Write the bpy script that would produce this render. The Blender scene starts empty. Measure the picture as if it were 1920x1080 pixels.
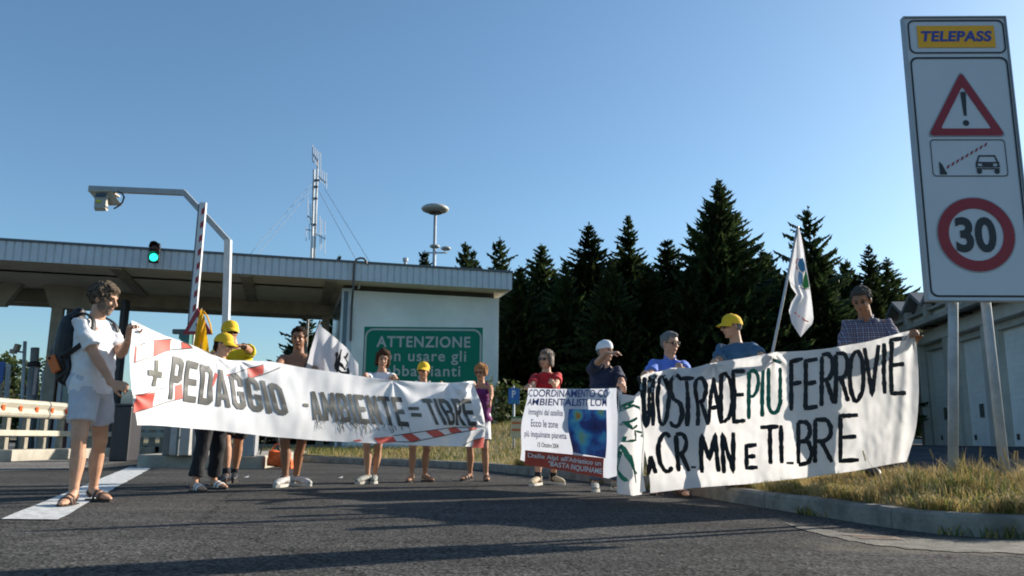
import bpy, bmesh, math, random
import numpy as np
from mathutils import Vector, Matrix, noise

rad = math.radians
scene = bpy.context.scene
col = scene.collection

# ------------------------------------------------------------------ camera
F, W0, H0 = 1525.0, 1920.0, 1080.0
CAM = Vector((0.0, 0.0, 0.55))
PITCH = math.atan(285.0 / F)
ROLL = rad(0.46)
CROT = Matrix.Rotation(math.pi / 2 + PITCH, 3, 'X') @ Matrix.Rotation(ROLL, 3, 'Z')
cam_data = bpy.data.cameras.new('camera')
cam = bpy.data.objects.new('camera', cam_data)
col.objects.link(cam)
cam.matrix_world = Matrix.Translation(CAM) @ CROT.to_4x4()
cam_data.sensor_width = 36.0
cam_data.lens = F / W0 * 36.0
cam_data.clip_start = 0.05
cam_data.clip_end = 6000.0
scene.camera = cam

# ------------------------------------------------------------------ sky and sun
SUN_AZ = math.atan2(0.885, 0.465)       # from +Y towards +X
SUN_EL = rad(22.5)
SUNV = Vector((math.sin(SUN_AZ) * math.cos(SUN_EL), math.cos(SUN_AZ) * math.cos(SUN_EL), math.sin(SUN_EL)))
world = bpy.data.worlds.new('World')
scene.world = world
world.use_nodes = True
wn = world.node_tree
wn.nodes.clear()
sky = wn.nodes.new('ShaderNodeTexSky')
sky.sky_type = 'NISHITA'
sky.sun_disc = False
sky.sun_elevation = SUN_EL
sky.sun_rotation = SUN_AZ
sky.altitude = 0.0
sky.air_density = 1.0
sky.dust_density = 1.0
sky.ozone_density = 4.0
bg = wn.nodes.new('ShaderNodeBackground')
bg.inputs['Strength'].default_value = 0.096
wo = wn.nodes.new('ShaderNodeOutputWorld')
wb = wn.nodes.new('ShaderNodeMix'); wb.data_type = 'RGBA'; wb.blend_type = 'MULTIPLY'; wb.inputs[0].default_value = 1.0
wb.inputs[7].default_value = (0.98, 1.09, 1.05, 1)          # the camera's white balance leans to cyan
wn.links.new(sky.outputs[0], wb.inputs[6]); wn.links.new(wb.outputs[2], bg.inputs['Color'])
wn.links.new(bg.outputs[0], wo.inputs['Surface'])

sun_data = bpy.data.lights.new('sun', 'SUN')
sun_data.energy = 5.0
sun_data.angle = rad(0.53)
sun_data.color = (1.0, 0.91, 0.79)
sun = bpy.data.objects.new('sun', sun_data)
col.objects.link(sun)
sun.rotation_euler = (-SUNV).to_track_quat('-Z', 'Y').to_euler()

scene.view_settings.view_transform = 'Standard'
scene.view_settings.look = 'None'
scene.view_settings.exposure = 0.75
scene.view_settings.gamma = 1.0
scene.view_settings.use_curve_mapping = False
scene.cycles.filter_width = 1.9
scene.cycles.max_bounces = 6
scene.cycles.transparent_max_bounces = 6

# ------------------------------------------------------------------ photograph pixel -> place
def ray(px, py):
    return CROT @ Vector(((px - 960.0) / F, -(py - 540.0) / F, -1.0))
def P(px, py, depth):
    d = ray(px, py)
    return CAM + d * (depth / d.y)
def G(px, py, z=0.0):
    d = ray(px, py)
    return CAM + d * ((z - CAM.z) / d.z)
class VPlane:
    "an upright plane through two places, found from two pixels and their distances"
    def __init__(self, px0, d0, px1, d1, py=800):
        a = P(px0, py, d0); b = P(px1, py, d1)
        self.a = Vector((a.x, a.y, 0)); t = Vector((b.x - a.x, b.y - a.y, 0)); self.len = t.length
        self.t = t.normalized(); self.n = Vector((self.t.y, -self.t.x, 0))      # n points to the camera side
    def hit(self, px, py, off=0.0):
        d = ray(px, py)
        k = (self.a + self.n * off - CAM).dot(self.n) / d.dot(self.n)
        return CAM + d * k

# ------------------------------------------------------------------ objects
LOC = {}
def tag(o, label=None, cat=None, group=None, kind=None):
    if label: o['label'] = label
    if cat: o['category'] = cat
    if group: o['group'] = group
    if kind: o['kind'] = kind
    return o
def thing(name, label, cat, loc=(0, 0, 0), group=None):
    o = bpy.data.objects.new(name, None)
    o.empty_display_size = 0.2
    col.objects.link(o)
    o.location = loc
    LOC[o.name] = Vector(loc)
    return tag(o, label, cat, group)
def obj(name, me, m, parent=None, smooth=False):
    "links a mesh given in place coordinates as one object, under its thing when there is one"
    if parent is not None:
        L = LOC[parent.name]
        me.transform(Matrix.Translation(-L))
    mats = m if isinstance(m, (list, tuple)) else [m]
    for q in mats: me.materials.append(q)
    if smooth:
        me.polygons.foreach_set('use_smooth', [True] * len(me.polygons))
    o = bpy.data.objects.new(name, me)
    col.objects.link(o)
    if parent is not None:
        o.parent = parent
        LOC[o.name] = LOC[parent.name].copy()
    else:
        LOC[o.name] = Vector((0, 0, 0))
    return o
def rebase(o, loc):
    "puts the origin of a single-mesh thing at its base"
    o.data.transform(Matrix.Translation(-Vector(loc))); o.location = loc; LOC[o.name] = Vector(loc); return o
def copy_tree(o, parent=None):
    c = o.copy(); col.objects.link(c)
    LOC[c.name] = LOC.get(o.name, Vector((0, 0, 0))).copy()
    if parent is not None: c.parent = parent
    for ch in list(o.children): copy_tree(ch, c)
    return c

class MB:
    "collects shapes, then becomes one mesh object"
    def __init__(self): self.bm = bmesh.new()
    def poly(self, pts, mi=0):
        f = self.bm.faces.new([self.bm.verts.new(p) for p in pts]); f.material_index = mi; return f
    def grid(self, rows, mi=0, close=False):
        vs = [[self.bm.verts.new(p) for p in r] for r in rows]
        n = len(rows[0])
        for i in range(len(rows) - 1):
            for j in range(n if close else n - 1):
                k = (j + 1) % n
                try: f = self.bm.faces.new((vs[i][j], vs[i][k], vs[i + 1][k], vs[i + 1][j])); f.material_index = mi
                except ValueError: pass
        return vs
    def box(self, c, size, rot=None, bev=0.0, mi=0):
        "c centre, size full lengths, rot 3x3"
        R = rot if rot is not None else Matrix.Identity(3)
        c = Vector(c)
        vs = []
        for sx in (-.5, .5):
            for sy in (-.5, .5):
                for sz in (-.5, .5):
                    vs.append(self.bm.verts.new(c + R @ Vector((sx * size[0], sy * size[1], sz * size[2]))))
        fs = []
        for q in ((0, 1, 3, 2), (4, 6, 7, 5), (0, 4, 5, 1), (2, 3, 7, 6), (0, 2, 6, 4), (1, 5, 7, 3)):
            f = self.bm.faces.new([vs[i] for i in q]); f.material_index = mi; fs.append(f)
        if bev > 0:
            es = set(e for f in fs for e in f.edges)
            bmesh.ops.bevel(self.bm, geom=list(es), offset=bev, segments=2, affect='EDGES', profile=0.6)
        return self
    def prism(self, pts, ext, mi=0):
        "closed solid: polygon pts pushed along ext"
        ext = Vector(ext); a = [self.bm.verts.new(Vector(p)) for p in pts]; b = [self.bm.verts.new(Vector(p) + ext) for p in pts]
        n = len(a)
        f = self.bm.faces.new(a[::-1]); f.material_index = mi
        f = self.bm.faces.new(b); f.material_index = mi
        for i in range(n):
            f = self.bm.faces.new((a[i], a[(i + 1) % n], b[(i + 1) % n], b[i])); f.material_index = mi
        return self
    def rings(self, rings, cap=True, mi=0):
        "rings: list of point lists"
        vs = self.grid([list(r) for r in rings], mi, close=True)
        if cap:
            f = self.bm.faces.new(vs[0][::-1]); f.material_index = mi
            f = self.bm.faces.new(vs[-1]); f.material_index = mi
        return self
    def tube(self, pts, r, seg=10, cap=True, mi=0, round_=False, flat=None):
        "tube through pts; r a number or a list; flat=(side vector, ratio) squashes"
        pts = [Vector(p) for p in pts]
        rs = list(r) if isinstance(r, (list, tuple)) else [r] * len(pts)
        if round_:
            d0 = (pts[0] - pts[1]).normalized(); d1 = (pts[-1] - pts[-2]).normalized()
            a, b = rs[0], rs[-1]
            pre = [(pts[0] + d0 * a * math.sin(t), a * math.cos(t)) for t in (1.45, 1.1, .6)]
            post = [(pts[-1] + d1 * b * math.sin(t), b * math.cos(t)) for t in (.6, 1.1, 1.45)]
            pts = [p for p, _ in pre] + pts + [p for p, _ in post]
            rs = [q for _, q in pre] + rs + [q for _, q in post]
        out = []; side = None
        for i, p in enumerate(pts):
            t = (pts[min(i + 1, len(pts) - 1)] - pts[max(i - 1, 0)]).normalized()
            if side is None:
                ref = flat[0] if flat else (Vector((0, 0, 1)) if abs(t.z) < .9 else Vector((1, 0, 0)))
                side = Vector(ref) - t * t.dot(Vector(ref))
            else:
                side = side - t * t.dot(side)
            side.normalize(); up = t.cross(side)
            k = flat[1] if flat else 1.0
            out.append([p + side * rs[i] * math.cos(a) + up * rs[i] * k * math.sin(a) for a in [2 * math.pi * j / seg for j in range(seg)]])
        return self.rings(out, cap, mi)
    def ell(self, c, ax, ay, az, seg=14, rin=9, mi=0):
        c = Vector(c); ax, ay, az = Vector(ax), Vector(ay), Vector(az)
        rows = []
        for i in range(1, rin):
            th = math.pi * i / rin
            rows.append([c + (ax * math.cos(2 * math.pi * j / seg) + ay * math.sin(2 * math.pi * j / seg)) * math.sin(th) + az * math.cos(th) for j in range(seg)])
        return self.rings(rows, True, mi)
    def mesh(self, name='mesh', recalc=True):
        if recalc: bmesh.ops.recalc_face_normals(self.bm, faces=self.bm.faces[:])
        me = bpy.data.meshes.new(name); self.bm.to_mesh(me); self.bm.free(); return me
    def build(self, name, m, parent=None, smooth=False):
        return obj(name, self.mesh(name), m, parent, smooth)

def fused(mb, voxel, it=4, fac=0.5):
    "melts overlapping closed shapes into one continuous skin"
    me = mb.mesh('fuse')
    o = bpy.data.objects.new('fuse', me); col.objects.link(o)
    r = o.modifiers.new('r', 'REMESH'); r.mode = 'VOXEL'; r.voxel_size = voxel; r.adaptivity = 0
    if it:
        s = o.modifiers.new('s', 'SMOOTH'); s.factor = fac; s.iterations = it
    dg = bpy.context.evaluated_depsgraph_get()
    out = bpy.data.meshes.new_from_object(o.evaluated_get(dg))
    bpy.data.objects.remove(o); bpy.data.meshes.remove(me)
    return out
def crease(me, amp, scale, seed=0.0):
    "cloth folds: pushes the vertices along their normals by a stretched noise"
    me.update()
    n = len(me.vertices); nor = np.empty(n * 3); me.vertex_normals.foreach_get('vector', nor)
    co = np.empty(n * 3); me.vertices.foreach_get('co', co)
    co = co.reshape(-1, 3); nor = nor.reshape(-1, 3)
    sc = Vector(scale)
    d = np.array([noise.noise(Vector((c[0] * sc.x + seed, c[1] * sc.y + seed * .7, c[2] * sc.z + .45 * sc.z * c[0]))) +
                  .45 * noise.noise(Vector((c[0] * sc.x * 2.2 - seed, c[1] * sc.y * 2.2, c[2] * sc.z * 2.1 - c[0] * sc.z * .8))) for c in co])
    co += nor * (d * amp)[:, None]
    me.vertices.foreach_set('co', co.ravel()); me.update()
    return me
def quick_mesh(name, verts, faces, mats=None):
    me = bpy.data.meshes.new(name)
    me.from_pydata([tuple(v) for v in verts], [], faces)
    if mats is not None: me.polygons.foreach_set('material_index', mats)
    me.update()
    return me

# ------------------------------------------------------------------ materials
MATS = {}
def mat(name, c, rough=.6, var=.12, vscale=6.0, bump=0.0, bscale=40.0, metal=0.0, spec=.5, transl=0.0, emit=None, detail=5, c2=None, coord='Object', sss=0.0):
    if name in MATS: return MATS[name]
    m = bpy.data.materials.new(name); m.use_nodes = True
    nt = m.node_tree; b = nt.nodes['Principled BSDF']; out = nt.nodes['Material Output']
    tc = nt.nodes.new('ShaderNodeTexCoord')
    nz = nt.nodes.new('ShaderNodeTexNoise'); nz.inputs['Scale'].default_value = vscale; nz.inputs['Detail'].default_value = detail; nz.inputs['Roughness'].default_value = .65
    nt.links.new(tc.outputs[coord], nz.inputs['Vector'])
    rp = nt.nodes.new('ShaderNodeValToRGB')
    lo = [max(0, x * (1 - var)) for x in c]; hi = [min(1, x * (1 + var)) for x in (c2 or c)]
    rp.color_ramp.elements[0].position = .35; rp.color_ramp.elements[1].position = .65
    rp.color_ramp.elements[0].color = (*lo, 1); rp.color_ramp.elements[1].color = (*hi, 1)
    nt.links.new(nz.outputs['Fac'], rp.inputs['Fac']); nt.links.new(rp.outputs['Color'], b.inputs['Base Color'])
    b.inputs['Roughness'].default_value = rough; b.inputs['Metallic'].default_value = metal
    b.inputs['Specular IOR Level'].default_value = spec
    if sss > 0:
        b.inputs['Subsurface Weight'].default_value = sss; b.inputs['Subsurface Radius'].default_value = (.02, .008, .004)
    if emit:
        b.inputs['Emission Color'].default_value = (*emit[0], 1); b.inputs['Emission Strength'].default_value = emit[1]
    if bump > 0:
        n2 = nt.nodes.new('ShaderNodeTexNoise'); n2.inputs['Scale'].default_value = bscale; n2.inputs['Detail'].default_value = 4
        nt.links.new(tc.outputs[coord], n2.inputs['Vector'])
        bp = nt.nodes.new('ShaderNodeBump'); bp.inputs['Strength'].default_value = bump; bp.inputs['Distance'].default_value = .02
        nt.links.new(n2.outputs['Fac'], bp.inputs['Height']); nt.links.new(bp.outputs['Normal'], b.inputs['Normal'])
    if transl > 0:
        tb = nt.nodes.new('ShaderNodeBsdfTranslucent'); mx = nt.nodes.new('ShaderNodeMixShader'); mx.inputs[0].default_value = transl
        nt.links.new(rp.outputs['Color'], tb.inputs['Color'])
        nt.links.new(b.outputs[0], mx.inputs[1]); nt.links.new(tb.outputs[0], mx.inputs[2]); nt.links.new(mx.outputs[0], out.inputs['Surface'])
    MATS[name] = m
    return m
def nodes_of(m): return m.node_tree, m.node_tree.nodes['Principled BSDF']

concrete = mat('concrete', (.30, .28, .25), .85, .22, 3.0, .35, 60)
concrete_pale = mat('pale concrete', (.36, .33, .27), .85, .2, 2.0, .3, 50)
galv = mat('galvanised steel', (.40, .43, .46), .55, .15, 8, metal=.12)
steel_pale = mat('pale painted steel', (.55, .57, .58), .45, .08, 5)
white_paint = mat('white paint', (.72, .72, .70), .5, .06, 6)
dark_metal = mat('dark metal', (.03, .03, .033), .5, .3, 8)
black_rubber = mat('black rubber', (.02, .02, .02), .7, .3, 10)
glass_dark = mat('dark glass', (.05, .07, .08), .12, .2, 2)

# ------------------------------------------------------------------ lettering
def text_mesh(s, bold=0.0, shear=0.0, spacing=1.0):
    "letters as flat polygons, returned as verts in 0..1 x 0..1 of the word's own box and faces"
    cu = bpy.data.curves.new('text', 'FONT'); cu.body = s; cu.size = 1.0; cu.offset = bold; cu.shear = shear; cu.space_character = spacing
    cu.resolution_u = 5
    o = bpy.data.objects.new('text', cu); col.objects.link(o)
    dg = bpy.context.evaluated_depsgraph_get()
    me = bpy.data.meshes.new_from_object(o.evaluated_get(dg))
    bpy.data.objects.remove(o); bpy.data.curves.remove(cu)
    bm = bmesh.new(); bm.from_mesh(me); bpy.data.meshes.remove(me)
    bmesh.ops.remove_doubles(bm, verts=bm.verts[:], dist=1e-5)
    xs = [v.co.x for v in bm.verts]; ys = [v.co.y for v in bm.verts]
    box = (min(xs), max(xs), min(ys), max(ys))
    return bm, box
def letters(mb, s, place, cuts=(0, 0), bold=0.0, shear=0.0, spacing=1.0, mi=0, block=False):
    "writes s with place(u, v) giving the point of the word's box (v up)"
    bm, (x0, x1, y0, y1) = block_text(s) if block else text_mesh(s, bold, shear, spacing)
    for k in range(1, cuts[0]):
        bmesh.ops.bisect_plane(bm, geom=bm.verts[:] + bm.edges[:] + bm.faces[:], plane_co=(x0 + (x1 - x0) * k / cuts[0], 0, 0), plane_no=(1, 0, 0))
    for k in range(1, cuts[1]):
        bmesh.ops.bisect_plane(bm, geom=bm.verts[:] + bm.edges[:] + bm.faces[:], plane_co=(0, y0 + (y1 - y0) * k / cuts[1], 0), plane_no=(0, 1, 0))
    mp = {}
    lay = mb.bm.loops.layers.uv.verify()
    for v in bm.verts:
        u, w = (v.co.x - x0) / (x1 - x0), (v.co.y - y0) / (y1 - y0)
        mp[v] = (mb.bm.verts.new(place(u, w)), (u, w))
    for f in bm.faces:
        try: g = mb.bm.faces.new([mp[v][0] for v in f.verts])
        except ValueError: continue
        g.material_index = mi
        for lp, v in zip(g.loops, f.verts): lp[lay].uv = mp[v][1]
    bm.free()
def quadmap(tl, tr, br, bl):
    tl, tr, br, bl = [Vector((*q, 0)) for q in (tl, tr, br, bl)]
    return lambda u, v: (bl.lerp(br, u)).lerp(tl.lerp(tr, u), v)
# heavy condensed block capitals for printed banners, built from bars
def _bar(x0, y0, x1, y1): return [(x0, y0), (x1, y0), (x1, y1), (x0, y1)]
def _band(outer, inner): return [[outer[i], outer[i + 1], inner[i + 1], inner[i]] for i in range(len(outer) - 1)]
_a, _h = .32, .165
_bowl = _band([(_a, 1), (.72, 1), (1, .9), (1, .5), (.72, .40), (_a, .40)], [(_a, 1 - _h), (.60, 1 - _h), (.67, .80), (.67, .61), (.60, .57), (_a, .57)])
BLOCK = {
 'E': [_bar(0, 0, _a, 1), _bar(_a, 0, 1, _h), _bar(_a, .42, .9, .58), _bar(_a, 1 - _h, 1, 1)],
 'P': [_bar(0, 0, _a, 1)] + _bowl,
 'R': [_bar(0, 0, _a, 1)] + _bowl + [[(.42, .40), (.72, .40), (1.02, 0), (.67, 0)]],
 'D': [_bar(0, 0, _a, 1)] + _band([(_a, 1), (.7, 1), (1, .88), (1, .12), (.7, 0), (_a, 0)], [(_a, 1 - _h), (.58, 1 - _h), (.66, .80), (.66, .20), (.58, _h), (_a, _h)]),
 'B': [_bar(0, 0, _a, 1)] + _band([(_a, 1), (.7, 1), (.96, .9), (.96, .6), (.82, .5)], [(_a, 1 - _h), (.56, 1 - _h), (.64, .80), (.64, .62), (.56, .5)]) + _band([(.82, .5), (1, .42), (1, .1), (.72, 0), (_a, 0)], [(.56, .5), (.66, .40), (.66, .2), (.58, _h), (_a, _h)]) + [_bar(_a, .45, .555, .56)],
 'O': _band([(.28, 1), (.72, 1), (1, .88), (1, .12), (.72, 0), (.28, 0), (0, .12), (0, .88), (.28, 1)], [(.42, 1 - _h), (.58, 1 - _h), (.66, .80), (.66, .2), (.58, _h), (.42, _h), (.34, .2), (.34, .80), (.42, 1 - _h)]),
 'G': _band([(1, .66), (1, .88), (.72, 1), (.28, 1), (0, .88), (0, .12), (.28, 0), (.72, 0), (1, .12), (1, .52)], [(.66, .66), (.66, .80), (.58, 1 - _h), (.42, 1 - _h), (.34, .80), (.34, .2), (.42, _h), (.58, _h), (.66, .2), (.66, .52)]) + [_bar(.5, .38, .655, .52)],
 'A': [[(0, 0), (.32, 0), (.5, .76), (.5, 1), (.32, 1)], [(1, 0), (.68, 0), (.5, .76), (.5, 1), (.68, 1)][::-1], [(.37, .2), (.63, .2), (.595, .35), (.405, .35)]],
 'M': [_bar(0, 0, .25, 1), _bar(.75, 0, 1, 1), [(.25, 1), (.25, .55), (.5, .08), (.5, .52)], [(.75, 1), (.75, .55), (.5, .08), (.5, .52)][::-1]],
 'N': [_bar(0, 0, .32, 1), _bar(.68, 0, 1, 1), [(.32, 1), (.32, .55), (.68, 0), (.68, .45)]],
 'I': [_bar(0, 0, 1, 1)], 'T': [_bar(0, 1 - _h, 1, 1), _bar(.33, 0, .67, 1 - _h)],
}
def block_text(s, gap=.19):
    bm = bmesh.new(); x = 0
    for ch in s:
        w = {'I': .36, 'M': 1.3}.get(ch, 1.0)
        for pl in BLOCK[ch]: bm.faces.new([bm.verts.new((x + u * w, v, 0)) for u, v in pl])
        x += w + gap
    return bm, (0, x - gap, 0, 1)
# hand-painted capitals as brush strokes in a unit box (y up)
def arc(cx, cy, rx, ry, a0, a1, n=10):
    return [(cx + rx * math.cos(rad(a0 + (a1 - a0) * i / n)), cy + ry * math.sin(rad(a0 + (a1 - a0) * i / n))) for i in range(n + 1)]
STROKE = {
 'A': [[(.02, 0), (.5, 1)], [(.5, 1), (.98, 0)], [(.2, .36), (.82, .36)]],
 'B': [[(.08, 0), (.08, 1)], [(.08, 1)] + arc(.45, .77, .42, .23, 90, -90) + [(.08, .54)], [(.45, .54)] + arc(.5, .27, .46, .27, 90, -90) + [(.08, 0)]],
 'C': [arc(.58, .5, .55, .5, 50, 310, 16)],
 'D': [[(.08, 0), (.08, 1)], [(.08, 1)] + arc(.35, .5, .6, .5, 90, -90, 14) + [(.08, 0)]],
 'E': [[(.95, 1), (.08, 1), (.08, 0), (.98, 0)], [(.08, .52), (.85, .52)]],
 'F': [[(.98, 1), (.1, 1), (.1, 0)], [(.1, .55), (.85, .55)]],
 'G': [arc(.55, .5, .5, .5, 50, 320, 16) + [(.95, .45), (.55, .45)]],
 'I': [[(.5, 0), (.5, 1)]],
 'M': [[(.04, 0), (.1, 1), (.5, .35), (.9, 1), (.96, 0)]],
 'N': [[(.06, 0), (.1, 1), (.9, 0), (.95, 1)]],
 'O': [arc(.5, .5, .46, .5, 90, 450, 22)],
 'P': [[(.1, 0), (.1, 1)], [(.1, 1)] + arc(.5, .74, .44, .26, 90, -90) + [(.1, .48)]],
 'R': [[(.08, 0), (.08, 1)], [(.08, 1)] + arc(.45, .75, .45, .25, 90, -90) + [(.1, .5)], [(.4, .5), (.98, 0)]],
 'S': [arc(.52, .75, .42, .25, 40, 260, 10) + arc(.48, .25, .44, .25, 90, -140, 12)],
 'T': [[(.02, 1), (.98, 1)], [(.5, 1), (.5, 0)]],
 'U': [[(.08, 1), (.08, .3)] + arc(.5, .3, .42, .3, 180, 360) + [(.92, .3), (.92, 1)]],
 'V': [[(.02, 1), (.5, 0), (.98, 1)]],
 '_': [[(.0, 0), (1, 0)]],
 '-': [[(.0, .5), (1, .5)]],
 "'": [[(.2, 1), (.8, .7)]],
 '+': [[(.0, .5), (1, .5)], [(.5, 0), (.5, 1)]],
}
def brush(mb, pts, wid, place, rng, mi=0, ragged=.18):
    "a brush stroke of about wid pixels along pixel points; place(x, y) -> point on the cloth"
    dense = []
    for a, b in zip(pts[:-1], pts[1:]):
        n = max(1, int(math.hypot(b[0] - a[0], b[1] - a[1]) / 5))
        for k in range(n): dense.append((a[0] + (b[0] - a[0]) * k / n, a[1] + (b[1] - a[1]) * k / n))
    dense.append(pts[-1])
    rows = []; n = len(dense)
    for i, p in enumerate(dense):
        a = dense[max(0, i - 1)]; b = dense[min(n - 1, i + 1)]
        tx, ty = b[0] - a[0], b[1] - a[1]; L = math.hypot(tx, ty) or 1
        nx, ny = -ty / L, tx / L
        w = wid * .5 * (1 + ragged * (rng.random() - .5) * 2)
        if i in (0, n - 1): w *= .72
        rows.append([place(p[0] - nx * w, p[1] - ny * w), place(p[0] + nx * w, p[1] + ny * w)])
    mb.grid(rows, mi)
def painted(mb, ch, x0, x1, yt0, yt1, yb0, yb1, wid, place, rng, mi=0):
    "one painted capital in the pixel quad x0..x1, tops yt0->yt1, feet yb0->yb1"
    for st in STROKE[ch]:
        pts = []
        for u, v in st:
            u += (rng.random() - .5) * .05; v += (rng.random() - .5) * .03
            x = x0 + (x1 - x0) * u; yt = yt0 + (yt1 - yt0) * u; yb = yb0 + (yb1 - yb0) * u
            pts.append((x, yb + (yt - yb) * v))
        brush(mb, pts, wid, place, rng, mi)
# ================================================================== THE SETTING
def asphalt_mat(name, base, sand=True):
    m = bpy.data.materials.new(name); m.use_nodes = True
    nt, b = nodes_of(m); N = nt.nodes.new; L = nt.links.new
    tc = N('ShaderNodeTexCoord')
    def ns(scale, det=3, rough=.6):
        n = N('ShaderNodeTexNoise'); n.inputs['Scale'].default_value = scale; n.inputs['Detail'].default_value = det; n.inputs['Roughness'].default_value = rough
        L(tc.outputs['Object'], n.inputs['Vector']); return n
    def ramp(src, p0, c0, p1, c1):
        r = N('ShaderNodeValToRGB'); e = r.color_ramp.elements
        e[0].position, e[1].position = p0, p1; e[0].color = (*c0, 1); e[1].color = (*c1, 1); L(src, r.inputs['Fac']); return r
    def mix(a, bb, f, mode='MULTIPLY'):
        x = N('ShaderNodeMix'); x.data_type = 'RGBA'; x.blend_type = mode
        L(a, x.inputs[6]); L(bb, x.inputs[7])
        if isinstance(f, float): x.inputs[0].default_value = f
        else: L(f, x.inputs[0])
        return x.outputs[2]
    vo = N('ShaderNodeTexVoronoi'); vo.inputs['Scale'].default_value = 62; L(tc.outputs['Object'], vo.inputs['Vector'])
    chip = ramp(vo.outputs['Color'], .05, [x * .30 for x in base], .97, [x * 2.5 for x in base])
    fine = ramp(ns(160, 2).outputs['Fac'], .3, (.55,) * 3, .72, (1.5,) * 3)
    big = ramp(ns(.55, 6).outputs['Fac'], .3, (.70,) * 3, .7, (1.30,) * 3)
    streak_map = N('ShaderNodeMapping'); streak_map.inputs['Scale'].default_value = (.35, 3.2, 1); streak_map.inputs['Rotation'].default_value = (0, 0, .55)
    L(tc.outputs['Object'], streak_map.inputs['Vector'])
    sn = N('ShaderNodeTexNoise'); sn.inputs['Scale'].default_value = 1.3; sn.inputs['Detail'].default_value = 5; L(streak_map.outputs[0], sn.inputs['Vector'])
    streak = ramp(sn.outputs['Fac'], .35, (.85,) * 3, .68, (1.16,) * 3)
    c = mix(chip.outputs[0], fine.outputs[0], .8); c = mix(c, big.outputs[0], 1.0); c = mix(c, streak.outputs[0], 1.0)
    if sand:                                   # dust swept against the kerb corner, pale specks of grit
        gr = N('ShaderNodeVectorMath'); gr.operation = 'DISTANCE'; mp = N('ShaderNodeMapping')
        mp.inputs['Scale'].default_value = (.55, 1.15, 1); mp.inputs['Rotation'].default_value = (0, 0, .25); L(tc.outputs['Object'], mp.inputs['Vector'])
        q = Matrix.Rotation(.25, 3, 'Z') @ Vector((2.55 * .55, 4.62 * 1.15, 0)); gr.inputs[1].default_value = q
        L(mp.outputs[0], gr.inputs[0])
        dn = ns(3.0, 6, .7); ad = N('ShaderNodeMath'); ad.operation = 'MULTIPLY_ADD'; ad.inputs[1].default_value = .9; L(dn.outputs['Fac'], ad.inputs[0]); L(gr.outputs['Value'], ad.inputs[2])
        msk = ramp(ad.outputs[0], .72, (.9,) * 3, 1.25, (0,) * 3)
        sandc = ramp(ns(60, 3).outputs['Fac'], .3, (.10, .085, .066), .7, (.27, .235, .185))
        c = mix(c, sandc.outputs[0], msk.outputs[0], 'MIX')
        gv = N('ShaderNodeTexVoronoi'); gv.inputs['Scale'].default_value = 26; L(tc.outputs['Object'], gv.inputs['Vector'])
        sp = ramp(gv.outputs['Distance'], .05, (1,) * 3, .075, (0,) * 3)
        gate = ramp(ns(9, 2).outputs['Fac'], .62, (0,) * 3, .66, (1,) * 3)
        sg = mix(sp.outputs[0], gate.outputs[0], 1.0)
        pale = N('ShaderNodeRGB'); pale.outputs[0].default_value = (.3, .28, .25, 1)
        c = mix(c, pale.outputs[0], sg, 'MIX')
    st = ns(1.7, 4, .55); dark = ramp(st.outputs['Fac'], .66, (1,) * 3, .74, (.62,) * 3); c = mix(c, dark.outputs[0], 1.0)
    st2 = ns(.9, 5, .7); st2.inputs['Distortion'].default_value = .6; pale2 = ramp(st2.outputs['Fac'], .60, (1,) * 3, .72, (1.35, 1.32, 1.27)); c = mix(c, pale2.outputs[0], 1.0)
    wp = N('ShaderNodeVectorMath'); wp.operation = 'MULTIPLY_ADD'; wp.inputs[1].default_value = (.5, .5, 0); L(ns(1.1, 5, .7).outputs['Color'], wp.inputs[0]); L(tc.outputs['Object'], wp.inputs[2])
    cv = N('ShaderNodeTexVoronoi'); cv.feature = 'DISTANCE_TO_EDGE'; cv.inputs['Scale'].default_value = .28; L(wp.outputs[0], cv.inputs['Vector'])
    cr = ramp(cv.outputs['Distance'], .0012, (.45,) * 3, .0028, (1,) * 3); c = mix(c, cr.outputs[0], 1.0)
    L(c, b.inputs['Base Color']); b.inputs['Roughness'].default_value = .95; b.inputs['Specular IOR Level'].default_value = .04
    bp = N('ShaderNodeBump'); bp.inputs['Strength'].default_value = .55; bp.inputs['Distance'].default_value = .008
    L(vo.outputs['Distance'], bp.inputs['Height']); L(bp.outputs['Normal'], b.inputs['Normal'])
    return m
asphalt = asphalt_mat('asphalt', (.053, .051, .048))
lane_mat = asphalt_mat('worn grey lane', (.125, .12, .112), False)

g = MB(); g.poly([(-1500, -300, 0), (1500, -300, 0), (1500, 3000, 0), (-1500, 3000, 0)])
tag(g.build('ground', asphalt), kind='structure')

# worn paler lane running through the toll gate on the left
pts = [G(-700, 905), G(-200, 892), G(0, 884), G(150, 878), G(285, 861), G(300, 848), G(380, 832), G(40, 832), G(-500, 838), G(-1200, 850)]
g = MB(); g.poly([(p.x, p.y, .004) for p in pts]); tag(g.build('toll_lane', lane_mat), kind='structure')

# white painted line
line_mat = mat('worn road paint', (.56, .56, .54), .8, .30, 14, .4, 90, detail=8)
g = MB(); a = [G(2, 975), G(108, 976), G(284, 878), G(243, 876)]
rows = []
for i in range(25):
    t = i / 24; l = a[0].lerp(a[3], t); r = a[1].lerp(a[2], t)
    w = .014 * noise.noise(Vector((i * 1.3, 0, 0))); rows.append([(l.x + w, l.y, .008), (l.x * .66 + r.x * .34, l.y * .66 + r.y * .34, .008), (l.x * .33 + r.x * .67, l.y * .33 + r.y * .67, .008), (r.x - w * 2, r.y, .008)])
g.grid(rows); tag(g.build('road_marking', line_mat), kind='structure')

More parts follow.
